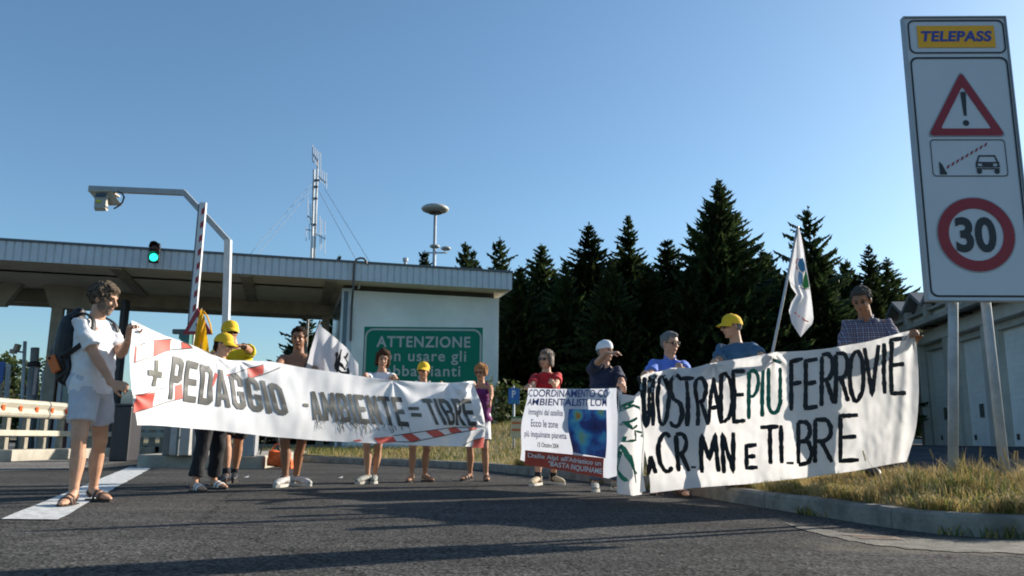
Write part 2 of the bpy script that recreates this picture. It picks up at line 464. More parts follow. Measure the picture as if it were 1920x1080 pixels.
# ------------------------------------------------------------------ verge with its kerb
kpx = [(1800, 1007), (1700, 995), (1600, 979), (1500, 963), (1400, 947), (1300, 929), (1200, 914), (1050, 897), (960, 888), (900, 881), (760, 874), (640, 869), (560, 865), (430, 860)]
kerb_line = [Vector((6.2, 7.2, 0)), Vector((5.0, 5.95, 0)), Vector((4.0, 5.25, 0)), Vector((3.35, 4.98, 0)), Vector((3.02, 4.93, 0))] + [G(*p) for p in kpx]
def resample(pl, n):
    d = [0]
    for a, b in zip(pl[:-1], pl[1:]): d.append(d[-1] + (b - a).length)
    out = []
    for i in range(n):
        s = d[-1] * i / (n - 1); k = 0
        while k < len(d) - 2 and d[k + 1] < s: k += 1
        out.append(pl[k].lerp(pl[k + 1], (s - d[k]) / max(1e-9, d[k + 1] - d[k])))
    return out
KL = resample(kerb_line, 140)
for it in range(3): KL = [KL[0]] + [(KL[i - 1] + KL[i] * 2 + KL[i + 1]) / 4 for i in range(1, len(KL) - 1)] + [KL[-1]]
def inward(i, pl):
    t = (pl[min(i + 1, len(pl) - 1)] - pl[max(i - 1, 0)]).normalized(); return Vector((t.y, -t.x, 0))
kerb_mat = mat('kerb concrete', (.21, .195, .165), .9, .3, 5.0, .5, 35)
g = MB(); rows = []; rng_k = random.Random(4)
for i, p in enumerate(KL):
    n = inward(i, KL); z = .132 + .007 * noise.noise(Vector((i * .4, 3, 0))) + .006 * noise.noise(Vector((i * 1.7, 5, 0)))
    rows.append([p + Vector((0, 0, -.05)), p + Vector((0, 0, z * .55)), p + n * .004 + Vector((0, 0, z - .02)), p + n * .022 + Vector((0, 0, z)), p + n * .12 + Vector((0, 0, z + .002)), p + n * .13 + Vector((0, 0, -.05))])
    if i and i % 9 == 0:                     # joints between kerb stones
        q = rows[-1]; tt = (KL[min(i + 1, len(KL) - 1)] - p).normalized(); h_ = Vector((0, 0, rng_k.uniform(-.008, .008)))
        for ds, dn in ((.004, .012), (.012, .012), (.018, 0)): rows.append([v + tt * ds + n * dn * (1 if k < 4 else 0) + Vector((0, 0, -dn * .7 if k > 1 else 0)) + (h_ if dn == 0 and k > 1 else Vector((0, 0, 0))) for k, v in enumerate(q)])
g.grid(rows); tag(g.build('kerb', kerb_mat), kind='structure')

right_edge = [Vector(q) for q in ((6.5, 7.5, 0), (5.9, 8.4, 0), (4.9, 9.2, 0), (4.7, 10.5, 0), (5.4, 14, 0), (7.4, 20, 0), (10.5, 30, 0), (13, 42, 0), (16, 60, 0))]
def sstep(a, b, x):
    t = min(1, max(0, (x - a) / (b - a))); return t * t * (3 - 2 * t)
def verge_z(x, y, edge=1.0):
    z = .125 + .10 * edge * math.exp(-((x - 3.9) ** 2 / 1.3 + (y - 6.7) ** 2 / 2.2)) + .05 * edge * math.exp(-((x - 3.2) ** 2 / .3 + (y - 6.1) ** 2 / .3))
    z += .075 * edge * math.exp(-((x - 3.28) ** 2 / .5 + (y - 7.55) ** 2 / .5))
    z += edge * .03 * noise.noise(Vector((x * 1.4, y * 1.4, 0))) + edge * .02 * noise.noise(Vector((x * 5, y * 5, 4)))
    z += (.12 + .88 * sstep(-3.5, .5, x)) * sstep(15, 27, y - abs(x - 3) * .15)
    return z
KI = [p + inward(i, KL) * .125 for i, p in enumerate(KL)]
RE = resample(right_edge, 140)
rows = []
for a, b in zip(KI, RE):
    r = []
    for j in range(45):
        t = (j / 44) ** 1.7; p = a.lerp(b, t); e = min(1, 6 * t, 12 * (1 - t))
        z = verge_z(p.x, p.y, e)
        if t > .93: z = z * (1 - t) / .07 - .02 * (t - .93) / .07
        r.append((p.x, p.y, z))
    rows.append(r)
verge_mat = mat('dry verge soil', (.17, .125, .06), .95, .35, 4.0, .25, 12, c2=(.16, .15, .055))
g = MB(); g.grid(rows); tag(g.build('grass_verge', verge_mat), kind='structure')
field_mat = mat('field turf', (.10, .10, .035), .95, .35, .8, .5, 8, c2=(.16, .13, .055))
g = MB(); e0, e1 = KI[-1], RE[-1]
rows = []
for i in range(40):
    a = e0.lerp(e1, i / 39); b = Vector((-70 + 150 * i / 39, 110, 0))
    rows.append([(lambda p, t: (p.x, p.y, verge_z(p.x, p.y, 0) - .03))(a.lerp(b, j / 20), j / 20) for j in range(21)])
g.grid(rows); tag(g.build('field', field_mat, smooth=True), kind='structure')
# apron climbing to the depot on the right
apron_mat = asphalt_mat('depot apron', (.05, .052, .056), False)
g = MB(); rows = []
for i in range(13):
    y = 9 + i * 5
    zz = .006 + .46 * sstep(9, 26, y)
    xl = 3.0 + (y - 9) * .2
    rows.append([(xl, y, zz - .02 if False else zz), (12, y, zz), (22, y, zz), (90, y, zz)])
g.grid(rows); tag(g.build('depot_apron', apron_mat), kind='structure')

# pale gutter strip and a reddish patch of old paving beside the kerb
gut_m = mat('dusty gutter concrete', (.135, .122, .098), .95, .45, 9, .4, 70)
gp = [(1470, 981), (1580, 999), (1700, 1010), (1800, 1014), (1925, 1012), (1990, 1010), (2000, 1040), (1925, 1039), (1800, 1036), (1700, 1029), (1640, 1023), (1560, 1008), (1510, 995)]
gq = [G(*q) for q in gp]; g = MB(); pts = []
for i, p_ in enumerate(gq):
    r_ = gq[(i + 1) % len(gq)]; m_ = max(1, int((r_ - p_).length / .02))
    for k in range(m_):
        v = p_.lerp(r_, k / m_); w = .035 * noise.noise(Vector((v.x * 9, v.y * 9, 1))) + .02 * noise.noise(Vector((v.x * 40, v.y * 40, 2))); pts.append((v.x + w, v.y + w * 1.2, .004))
g.poly(pts); tag(g.build('gutter', gut_m), kind='structure')
brick_m = mat('worn red paving', (.20, .11, .075), .95, .4, 14, .4, 60, c2=(.26, .20, .15))
g = MB()
for k in range(3):
    a_, b_ = G(1578 + k * 14, 1003.5 + k * 3.2), G(1676 + k * 8, 1008 + k * 2.4); d_ = Vector((0, -.045, 0)); g.poly([(q.x, q.y, .008) for q in (a_, b_, b_ + d_, a_ + d_)])
tag(g.build('paving_patch', brick_m), kind='structure')

# ------------------------------------------------------------------ hills
hill_mat = mat('hazy wooded hill', (.075, .12, .115), 1.0, .18, .012, 0, 1, c2=(.085, .13, .125))
g = MB(); rows = []
for i in range(90):
    x = -1500 + i * 22; h = 55 + 26 * noise.noise(Vector((i * .09, 1, 0))) + 7 * noise.noise(Vector((i * .4, 2, 0)))
    rows.append([(x, 760, -2), (x, 800, h * .55), (x, 860, h * .95), (x, 900, h), (x, 1000, -2)])
g.grid(rows); tag(g.build('hills', hill_mat, smooth=True), kind='structure')

# ================================================================== TOLL STATION
ZB = 5.5
A = G(0, 487, ZB); B = G(960, 543, ZB)
ex = Vector((B.x - A.x, B.y - A.y, 0)).normalized(); ey = Vector((-ex.y, ex.x, 0))
A = A - ex * 7.0; Lc = (B - A).length
RC = Matrix((ex, ey, Vector((0, 0, 1)))).transposed()
class Shift:
    "upright plane parallel to the canopy front, back metres behind it"
    def __init__(self, back): self.o = A + ey * back
    def hit(self, px, py):
        d = ray(px, py); k = (self.o - CAM).dot(ey) / d.dot(ey); return CAM + d * k
    def s(self, px, py=700): return (self.hit(px, py) - A).dot(ex)
front = Shift(0)
ZT = (front.hit(0, 447).z + front.hit(956, 507).z) / 2
def T(s, back, z): q = A + ex * s + ey * back; return Vector((q.x, q.y, z))
def tbox(mb, s0, s1, b0, b1, z0, z1, bev=0, mi=0):
    mb.box(T((s0 + s1) / 2, (b0 + b1) / 2, (z0 + z1) / 2), (s1 - s0, b1 - b0, z1 - z0), RC, bev, mi)
DEEP = 9.0
base = T(Shift(.9).s(800), 3, 0)
toll = thing('toll_station', 'long flat-roofed toll station with ribbed blue-grey fascia and plain grey end wall', 'toll station', (base.x, base.y, 0))
fascia_m = mat('blue-grey ribbed sheet', (.52, .58, .62), .5, .05, 3)
g = MB(); rows = []; s = 0.0
prof = []
while s < Lc:
    prof += [(s, 0), (s + .15, 0), (s + .165, .03), (s + .195, .03)]; s += .21
prof = [p for p in prof if p[0] < Lc] + [(Lc, 0)]
for z in (ZB, ZT - .07): rows.append([T(s, b, z) for s, b in prof])
g.grid(rows)
prof2 = [(q, 0) for q in np.arange(0, DEEP, .21)]
side = []
q = 0.0
while q < DEEP: side += [(q, 0), (q + .15, 0), (q + .165, .03), (q + .195, .03)]; q += .21
g.grid([[T(Lc - d, b, z) for b, d in side] for z in (ZB, ZT - .07)])
g.build('fascia', fascia_m, toll)
trim_m = mat('dark roof trim', (.10, .115, .13), .5, .1, 3)
g = MB(); tbox(g, 0, Lc + .03, -.04, DEEP, ZT - .07, ZT, .01); g.build('roof', trim_m, toll)
soffit_m = mat('cream soffit', (.60, .54, .42), .75, .1, 1.2)
g = MB(); tbox(g, 0, Lc - .04, .04, DEEP - .05, ZB + .02, ZB + .10); g.build('soffit', soffit_m, toll)
# beams and columns below the canopy
beam_m = mat('stained concrete beam', (.30, .265, .20), .85, .2, 1.5, .2, 20)
bb = Shift(5.0); zbeam = bb.hit(300, 577).z
s_end = Shift(.9).s(632)
g = MB(); tbox(g, 0, s_end - .1, 5.0, 5.5, zbeam, ZB + .02, .02); tbox(g, 0, s_end - .1, 1.6, 1.95, zbeam + .62, ZB + .02, .02)
tbox(g, 0, s_end - .1, 7.6, 8.0, zbeam + .25, ZB + .02, .02); g.build('beam', beam_m, toll)
for px in (-60, 250, 470, 615):
    s0 = Shift(3).s(px, 520); g = MB(); tbox(g, s0 - .18, s0 + .18, .1, 5.0 - .004, zbeam + .38, ZB + .019, .02); g.build('cross_beam', beam_m, toll)
colm = mat('pale concrete column', (.34, .31, .25), .8, .15, 2.0, .2, 30)
for px, back, w in ((105, 4.2, .34), (131, 7.8, .30), (-70, 4.2, .34), (610, 5.25, .28)):
    s0 = Shift(back).s(px, 620); g = MB()
    tbox(g, s0 - w / 2, s0 + w / 2, back - w / 2, back + w / 2, 0, 4.75, .015)
    if px in (105, -70):                              # haunch spreading under the canopy
        a = [T(s0 - w / 2 - .03, back - w / 2 - .01, 4.75), T(s0 + 1.15, back - w / 2 - .01, 4.75), T(s0 + 1.6, back - w / 2 - .01, ZB + .018), T(s0 - .5, back - w / 2 - .01, ZB + .018)]
        g.prism(a, ey * (w + .02))
    else: tbox(g, s0 - w / 2, s0 + w / 2, back - w / 2, back + w / 2, 4.75, zbeam + .2)
    g.build('column', colm, toll)
# end building
wall_m = mat('pale grey render', (.74, .74, .72), .9, .10, .5, .2, 25, detail=8)
wb = Shift(.9); s0, s1 = wb.s(656), wb.s(934)
g = MB(); tbox(g, s0, s1, .9, 7.4, 0, ZB - .16, .012)
g.build('wall', wall_m, toll)
g = MB(); tbox(g, s0 - .3, s1 - .15, 1.02, 7.2, ZB - .16, ZB + .019); g.build('painted_shadow_band', mat('painted shadow line', (.07, .06, .05), .8), toll)  # dark-coloured strip that paints in the shadow line below the fascia
sw = wb.s(634)
wf = MB(); d0 = .9
tbox(wf, sw, sw + .07, d0, d0 + .12, 0, ZB - .1); tbox(wf, s0 - .16, s0 - .004, d0, d0 + .12, 0, ZB - .1); tbox(wf, sw + .07, s0 - .16, d0, d0 + .12, ZB - .2, ZB - .1); tbox(wf, sw, sw + .07, d0 + .12, 6, ZB - .3, ZB - .1)
win = wf.build('window', mat('pale blue window frame', (.50, .56, .60), .45, .05), toll)
g = MB(); tbox(g, sw + .07, s0 - .16, d0 + .05, d0 + .07, .3, ZB - .2); tbox(g, sw + .02, sw + .04, d0 + .12, 6, .3, ZB - .3)
g.build('pane', mat('blue grey glass', (.10, .15, .19), .15, .1, 1), win)
# bent pipe, roof vent and camera
pl = Shift(.35)
def pp(px, py): return front.hit(px, py) - ey * .06
g = MB(); g.tube([wb.hit(657, 640) - ey * .08, wb.hit(659, 575) - ey * .08, pp(662, 545), pp(663, 505), pp(664, 494), pp(668, 487), pp(675, 484.5), pp(682, 485.5), pp(686, 490), pp(687, 496)], .035, 8)
g.build('bent_pipe', mat('dark pipe', (.09, .075, .065), .6), toll)
v = Shift(3).hit(760, 490); g = MB(); g.tube([v - Vector((0, 0, .5)), v], .06, 10); g.tube([v, v + Vector((0, 0, .12))], .10, 10); g.build('roof_vent', galv, toll)
c0 = wb.hit(672, 541) - ey * .25; cctv = thing('security_camera', 'small white dome camera on a bracket at the corner of the grey wall', 'security camera', c0)
g = MB(); g.tube([c0 + ey * .24, c0], .035, 8); g.tube([c0, c0 + Vector((.02, 0, .45))], .035, 8, round_=True); g.build('bracket', steel_pale, cctv, True)
g = MB(); g.ell(c0 + Vector((.02, -.01, .52)), (.10, 0, 0), (0, .10, 0), (0, 0, .085)); g.tube([c0 + Vector((.02, 0, .42)), c0 + Vector((.02, 0, .50))], [.06, .11], 12); g.build('dome', white_paint, cctv, True)

# traffic light under the fascia
tl0 = front.hit(291, 497) - ey * .35
tl = thing('traffic_light', 'two-lens black traffic light showing green in front of the fascia', 'traffic light', tl0)
hgt = (front.hit(291, 462).z - front.hit(291, 500).z) * .98
g = MB(); r = hgt * .25
for k, zz in enumerate((.25, .75)):
    c = tl0 + Vector((0, 0, hgt * zz)); g.tube([c + ey * .12, c - ey * .05], [r, r], 20); g.box(c + ey * .05, (r * 1.9, .16, r * 1.9), RC, .03)
g.box(tl0 + ey * .23 + Vector((0, 0, hgt * .5)), (.06, .24, .06), RC)
g.build('housing', mat('matt black plastic', (.012, .012, .012), .6), tl)
for zz, nm in ((.75, 'visor'), (.25, 'visor')):
    c = tl0 + Vector((0, 0, hgt * zz)); rows = []
    for i in range(13):
        a = math.pi * i / 12; o = ex * math.cos(a) * r * .98 + Vector((0, 0, 1)) * math.sin(a) * r * .98
        rows.append([c + o - ey * .05, c + o * .99 - ey * (.26 if 2 < i < 10 else .16), c + o * .93 - ey * (.26 if 2 < i < 10 else .16), c + o * .93 - ey * .05])
    g = MB(); g.grid(rows); g.build(nm, MATS['matt black plastic'], tl)
for zz, m_ in ((.75, mat('unlit red lens', (.05, .008, .008), .3)), (.25, mat('lit green lens', (.02, .55, .38), .3, emit=((.02, .85, .55), 1.6)))):
    c = tl0 + Vector((0, 0, hgt * zz)) - ey * .055; g = MB(); g.ell(c, ex * r * .78, Vector((0, 0, r * .78)), ey * .035); g.build('lens', m_, tl, True)

# ------------------------------------------------------------------ big green notice
green = mat('green sign sheet', (.002, .165, .105), .6, .06, 2, spec=.2)
whites = mat('grey-white sign lettering', (.36, .40, .39), .5, .04, 3)
DS = 24.0
sc = P(794, 700, DS); sgn = thing('notice_sign', 'large green notice board with white words in front of the grey toll station wall', 'sign', (sc.x, DS, .4))
tlp, trp = P(683, 614, DS), P(905.5, 612.5, DS); zb = P(794, 745, DS).z
x0, x1, zt = tlp.x, trp.x, (tlp.z + trp.z) / 2
g = MB(); g.box(((x0 + x1) / 2, DS + .02, (zt + zb) / 2), (x1 - x0, .04, zt - zb), None, .004); g.build('panel', green, sgn)
def rrect(x0, x1, z0, z1, r, n=7):
    o = []
    for cx, cz, a in ((x1 - r, z1 - r, 0), (x0 + r, z1 - r, 90), (x0 + r, z0 + r, 180), (x1 - r, z0 + r, 270)):
        for i in range(n): t = rad(a + 90 * i / (n - 1)); o.append((cx + r * math.cos(t), cz + r * math.sin(t)))
    return o
def ring_strip(mb, outer, inner, f, mi=0):
    mb.grid([[f(*p) for p in outer + outer[:1]], [f(*p) for p in inner + inner[:1]]], mi)
fs = lambda x, z: (x, DS - .004, z)
g = MB(); ring_strip(g, rrect(x0 + .03, x1 - .03, zb + .03, zt - .05, .26), rrect(x0 + .085, x1 - .085, zb + .085, zt - .105, .21), fs); 
edge = MB()
g.build('border', whites, sgn)
g = MB()
for s, px0, px1, pt, pb, bd in (('ATTENZIONE', 706, 882, 630.5, 651.5, .022), ('non usare gli', 705, 874, 657, 684, .012), ('abbaglianti', 722, 863, 685, 712, .012)):
    l, r_ = P(px0, (pt + pb) / 2, DS).x, P(px1, (pt + pb) / 2, DS).x; zt_, zb_ = P(790, pt, DS).z, P(790, pb, DS).z
    letters(g, s, lambda u, v, l=l, r_=r_, zt_=zt_, zb_=zb_: (l + (r_ - l) * u, DS - .005, zb_ + (zt_ - zb_) * v), bold=bd, spacing=1.12)
g.build('lettering', whites, sgn)
for x in (x0 + .5, x1 - .5):
    g = MB(); g.tube([(x, DS + .09, 0), (x, DS + .09, zt - .15)], .045, 12); g.build('post', galv, sgn, True)

# ------------------------------------------------------------------ mast with aerials
DM = 34.0
m0 = P(588, 480, DM); mast = thing('antenna_mast', 'tall thin aerial mast with guy wires rising behind the toll station roof', 'antenna mast', (m0.x, DM, 0))
pale_mast = mat('pale mast steel', (.55, .55, .53), .5, .1, 3)
def pm(px, py, dd=0): return P(px, py, DM + dd)
g = MB(); g.tube([Vector((m0.x - .12, DM, 0)), pm(584, 485), pm(589, 318)], .055, 10); g.build('pole', pale_mast, mast, True)
g = MB(); g.tube([pm(589, 490, .1), pm(596, 300, .1)], .045, 10); g.build('pole', pale_mast, mast, True)
wire_m = mat('thin aerial wire', (.42, .44, .46), .5, .1)
clampm = mat('dark clamp', (.08, .08, .085), .5)
for px, py in ((591, 350), (594, 338), (588, 421), (590, 372)):
    g = MB(); g.box(pm(px, py), (.24, .09, .09), None, .02); g.build('clamp', clampm, mast)
def aerial(pts_boom, rods):
    g = MB(); g.tube([pm(*p) for p in pts_boom], .025, 6)
    for x, ya, yb in rods: g.tube([pm(x, ya), pm(x, yb)], .016, 5)
    g.build('aerial', wire_m, mast)
aerial([(586, 287), (597, 302)], [(586, 271, 304), (588, 275, 306), (591, 277, 308), (594, 281, 311), (597, 284, 316), (601, 286, 318)])
aerial([(597, 330), (612, 343)], [(601, 318, 342), (604, 320, 344), (608, 322, 347), (612, 324, 354)])
aerial([(577, 404), (586, 414)], [(577, 370, 415), (582, 382, 420)])
aerial([(592, 438), (609, 448)], [(600, 405, 470), (603, 412, 466), (609, 415, 478)])
aerial([(574, 430), (584, 432)], [(574, 425, 452), (580, 420, 450)])
g = MB()
for a, b in (((588, 340), (466, 472)), ((588, 350), (478, 475)), ((597, 356), (668, 480)), ((609, 354), (695, 486))): g.tube([pm(*a), P(b[0], b[1] + 8, DM - 3)], .011, 5)
g.build('guy_wire', mat('grey wire', (.30, .34, .38), .6), mast)

# mushroom mast light
DL = 37.0
l0 = P(816, 480, DL); lm = thing('lamp_mast', 'tall mast light with a wide mushroom head and two small lamps', 'lamp mast', (l0.x, DL, 0))
def lp(px, py): return P(px, py, DL)
g = MB(); g.tube([(l0.x, DL, 0), lp(816, 402)], [.13, .07], 12); g.tube([lp(793, 474), lp(839, 474)], .035, 8); g.build('pole', galv, lm, True)
hc = lp(816, 392); w = (lp(842, 392).x - lp(790, 392).x) / 2
g = MB(); rr = [(.30, -.26), (.62, -.24), (.92, -.13), (1, 0), (.96, .09), (.8, .2), (.5, .29), (.2, .33), (.02, .335)]
g.rings([[hc + Vector((w * a * math.cos(t), w * a * math.sin(t), w * b)) for t in [2 * math.pi * k / 24 for k in range(24)]] for a, b in rr]); g.build('lamp_head', mat('pale grey lamp shell', (.40, .40, .37), .5), lm, True)
g = MB(); g.rings([[hc + Vector((w * a * math.cos(t), w * a * math.sin(t), w * b)) for t in [2 * math.pi * k / 20 for k in range(20)]] for a, b in ((.55, -.245), (.50, -.32), (.2, -.34))]); g.build('lens', mat('brown lamp glass', (.10, .08, .06), .3), lm, True)
for px, py in ((815, 462), (836, 466)):
    c = lp(px, py); g = MB(); g.ell(c, (.24, 0, 0), (0, .24, 0), (0, 0, .10)); g.tube([c, lp(px - 3, 474)], .02, 6); g.build('small_lamp', MATS['pale grey lamp shell'], lm, True)

# ------------------------------------------------------------------ toll island, gantry, barrier
DI = 14.4
isl0 = G(285, 874); isl1 = G(490, 879)
g = MB(); yb = 25.0
def isl(ins, z): 
    x0, x1, y0 = isl0.x + ins, isl1.x - ins, min(isl0.y, isl1.y) + ins
    o = []
    for i in range(9): t = math.pi + math.pi / 2 * i / 8; o.append(Vector((x0 + .35 + .35 * math.cos(t), y0 + .35 + .35 * math.sin(t), z)))
    for i in range(9): t = -math.pi / 2 + math.pi / 2 * i / 8; o.append(Vector((x1 - .2 + .2 * math.cos(t), y0 + .2 + .2 * math.sin(t), z)))
    o += [Vector((x1 - 1.2, yb, z)), Vector((x0 - 1.6, yb, z))]
    return o
g.rings([isl(0, -.05), isl(0, .2), isl(.02, .23)]); tag(g.build('toll_island', concrete_pale), kind='structure')
def cabinet(px0, px1, dep, ztop, name, label, m_):
    a, b = P(px0, 830, dep), P(px1, 830, dep); c = ((a.x + b.x) / 2, dep, .23)
    t = thing(name, label, 'cabinet', c); w_ = b.x - a.x
    g = MB(); g.box((c[0], dep, .23 + (ztop - .23) / 2), (w_, w_ * .9, ztop - .23), None, .02); g.build('body', m_, t)
    g = MB(); g.box((c[0], dep, ztop + .015), (w_ + .05, w_ * .9 + .05, .03), None, .008); g.build('lid', m_, t)
    g = MB(); g.box((c[0], dep - w_ * .45 - .004, .23 + (ztop - .23) * .5), (w_ * .78, .012, (ztop - .23) * .8), None, .003); g.build('door', m_, t)
cabinet(313, 356, 15.2, 1.25, 'barrier_cabinet', 'grey barrier cabinet on the toll island behind the woman in black trousers', mat('weathered cabinet grey', (.17, .16, .145), .6, .15, 4))
cabinet(458, 482, 15.0, 1.0, 'control_post', 'narrow grey metal post at the end of the toll island', mat('grey post paint', (.30, .31, .32), .5, .12, 4))

DG = 15.6
gp = P(424, 640, DG); gan = thing('camera_gantry', 'bent grey steel gantry arm reaching left over the toll lane', 'gantry', (gp.x, DG, .23))
def gg(px, py): return P(px, py, DG)
g = MB(); g.tube([Vector((gg(420, 800).x, DG, .23)), gg(424, 600), gg(428, 450)], .085, 4, flat=(Vector((.7, .7, 0)), 1)); g.build('pole', steel_pale, gan)
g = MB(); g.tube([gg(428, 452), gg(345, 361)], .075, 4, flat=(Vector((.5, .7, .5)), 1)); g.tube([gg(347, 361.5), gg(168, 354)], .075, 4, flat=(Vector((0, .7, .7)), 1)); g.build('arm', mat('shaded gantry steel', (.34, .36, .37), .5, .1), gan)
gc = gg(200, 372); hc_ = thing('lane_camera', 'beige lane camera with a sloping hood hanging from the gantry arm', 'camera', gc)
beige = mat('beige camera housing', (.42, .38, .29), .55, .1, 8)
q = lambda px, py, dy=0: gg(px, py) + Vector((0, dy, 0))
g = MB(); g.prism([q(171, 361, -.12), q(214, 361, -.12), q(229, 384.5, -.02), q(188, 384.5, -.02)], (0, .035, -.006)); g.prism([q(172, 360, -.14), q(214, 360, -.14), q(214, 363, -.14), q(172, 363, -.14)], (0, .40, 0)); hood = g.build('hood', beige, hc_)
g = MB(); a = [q(185.5, 371, -.16), q(207, 371, -.16), q(208.5, 396, -.24), q(187.5, 396, -.24)]; g.prism(a, (0, .10, .05)); g.prism([q(187.5, 396, -.24), q(208.5, 396, -.24), q(208.5, 401, -.20), q(188, 401, -.20)], (0, .08, .04)); g.build('housing', mat('camera body', (.38, .36, .30), .5, .1, 8), hc_)
g = MB(); g.prism([q(187.5, 366, -.15), q(206, 366, -.15), q(207, 374, -.185), q(187, 374, -.185)], (0, .02, 0)); g.build('front_glass', glass_dark, hc_)
g = MB(); g.prism([q(190, 380, -.205), q(199, 380, -.205), q(199, 385.5, -.222), q(190, 385.5, -.222)], (0, .01, 0)); g.build('sticker', mat('yellow sticker', (.55, .52, .04), .5), hc_)
for px in (185, 209): g = MB(); g.tube([q(px, 352), q(px, 364)], .03, 8); g.build('hanger', galv, hc_)
g = MB(); g.tube([q(215, 357), q(234, 366, -.1), q(238, 373, -.12), q(234, 382, -.1), q(224, 388, -.05), q(214, 391)], .018, 6); g.build('cable', dark_metal, hc_)

DBr = 14.9
b0 = Vector((P(349, 700, DBr).x, DBr, .23)); bar = thing('toll_barrier', 'raised white toll barrier arm with red diagonal stripes', 'barrier', b0)
a0, a1 = P(356, 665, DBr), P(381.5, 380, DBr); ax = (a1 - a0).normalized(); sx = Vector((ax.z, 0, -ax.x)).normalized(); sy = ax.cross(sx).normalized()
if sy.y > 0: sy = -sy
RB = Matrix((sx, -sy, ax)).transposed(); Lb = (a1 - a0).length
g = MB(); g.box((a0 + a1) / 2, (.125, .07, Lb), RB, .012); arm = g.build('arm', mat('white barrier enamel', (.66, .66, .65), .4, .05), bar)
g = MB(); k = 0.25
while k < Lb - .2:
    o = a0 + ax * k + sy * .0375
    g.poly([o - sx * .008, o + sx * .05 + ax * .05, o + sx * .05 + ax * .17, o - sx * .008 + ax * .12]); k += .265
g.build('stripes', mat('faded red stripe', (.33, .02, .03), .5, .15), arm)
g = MB(); g.box((a0 + a1) / 2 - sx * .075 + sy * -.01, (.03, .06, Lb * .98), RB, .006); g.build('edge_strip', mat('dark edge rubber', (.10, .11, .13), .6), bar)
g = MB(); g.box((b0.x, DBr + .15, .75), (.36, .4, 1.04), None, .03); g.build('drive_cabinet', mat('orange-white barrier cabinet', (.35, .34, .32), .5), bar)
g = MB(); g.tube([Vector((b0.x, DBr - .04, 1.1)), a0 + ax * .15], .05, 10); g.build('pivot', dark_metal, bar)

# warning triangle and small lane signal by the barrier
DW = 14.2
wc = P(369, 640, DW); wt = thing('warning_sign', 'red-bordered triangular warning sign partly hidden behind the yellow flag', 'sign', (wc.x, DW, .23))
red = mat('sign red', (.30, .012, .022), .4, .06, 3); blk = mat('sign black', (.02, .022, .025), .45, .1, 3); wsheet = mat('sign white sheet', (.58, .59, .60), .4, .03, 2)
def tri(px, py, hw, up, dn, r=.0):
    return [P(px, py - up, DW), P(px - hw, py + dn, DW), P(px + hw, py + dn, DW)]
g = MB(); g.prism(tri(370, 613, 28, 36, 14), (0, .03, 0)); g.build('panel', red, wt)
g = MB(); t_ = [v - Vector((0, .004, 0)) for v in tri(370, 613, 16.5, 19, 8)]; g.poly(t_); g.build('face', wsheet, wt)
g = MB(); g.tube([(P(372, 700, DW).x, DW + .07, .23), P(372, 585, DW) + Vector((0, .07, 0))], .035, 10); g.build('post', galv, wt, True)
g = MB(); g.poly([v - Vector((0, .008, 0)) for v in (P(367, 607, DW), P(373, 607, DW), P(371.5, 615, DW), P(368.5, 615, DW))]); g.build('symbol', blk, wt)
sg0 = P(349, 640, 14.6); ls = thing('lane_signal', 'small green lane signal box with a dark bracket beside the barrier', 'signal', sg0)
g = MB(); g.box(sg0, (.17, .14, .30), None, .02); g.build('housing', mat('teal signal box', (.03, .16, .14), .5), ls)
g = MB(); g.box(P(340, 622, 14.6), (.30, .1, .09), None, .02); g.box(P(343, 631, 14.6), (.12, .1, .10), None, .02); g.tube([sg0, Vector((sg0.x, 14.6, .23))], .03, 8); g.build('bracket', mat('grey green bracket', (.10, .12, .12), .5), ls)

# ------------------------------------------------------------------ left guard rail
gpl = VPlane(-140, 16.2, 236, 24.5)
cream = mat('cream galvanised rail', (.44, .41, .33), .5, .12, 3.0, .1, 20)
lo = gpl.hit(-140, 800); gl = thing('guard_rail', 'long cream metal guard rail with orange reflectors along the left lane', 'guard rail', (gpl.a.x, gpl.a.y, 0))
z_top, z_bot = gpl.hit(10, 747).z, gpl.hit(10, 781).z; z2t, z2b = gpl.hit(60, 807).z, gpl.hit(60, 817.5).z
def gpt(s, z, o=0): v = gpl.a + gpl.t * s + gpl.n * o; return Vector((v.x, v.y, z))
LG = gpl.len; g = MB()
pr = [(0, .0), (.08, .035), (.22, .06), (.36, .03), (.5, .0), (.64, .03), (.78, .06), (.92, .035), (1, .0)]
for a, b in ((0, LG * .49), (LG * .495, LG)):
    g.grid([[gpt(s, z_bot + (z_top - z_bot) * k, o + .05) for k, o in pr] for s in (a, b)])
    g.grid([[gpt(s, z_bot + (z_top - z_bot) * k, o + .046) for k, o in pr] for s in (a, b)])
g.build('top_beam', cream, gl)
g = MB(); g.box(gpt(LG / 2, (z2t + z2b) / 2, .05), (LG, .06, z2t - z2b), Matrix((gpl.t, -gpl.n, Vector((0, 0, 1)))).transposed(), .01); g.build('lower_rail', cream, gl)
RG = Matrix((gpl.t, -gpl.n, Vector((0, 0, 1)))).transposed()
np_ = 11
for k in range(np_):
    s = .4 + (LG - .8) * k / (np_ - 1); g = MB(); g.box(gpt(s, (z_top - .05) / 2 + .06, -.06), (.14, .12, z_top - .17), RG, .01); p_ = g.build('post', mat('weathered post', (.28, .25, .19), .7, .15, 4), gl)
orange = mat('orange reflector', (.62, .10, .015), .35, .1)
for k in range(13):
    s = .3 + (LG - .5) * k / 12; g = MB(); zc = (z_top + z_bot) / 2 - .01; g.box(gpt(s, zc, .075), (.10, .045, .13), RG, .01); g.build('reflector', orange, gl)
g = MB(); g.box(gpt(LG / 2, .1, .25), (LG + 2, .5, .3), RG, .03); tag(g.build('barrier_kerb', concrete_pale), kind='structure')
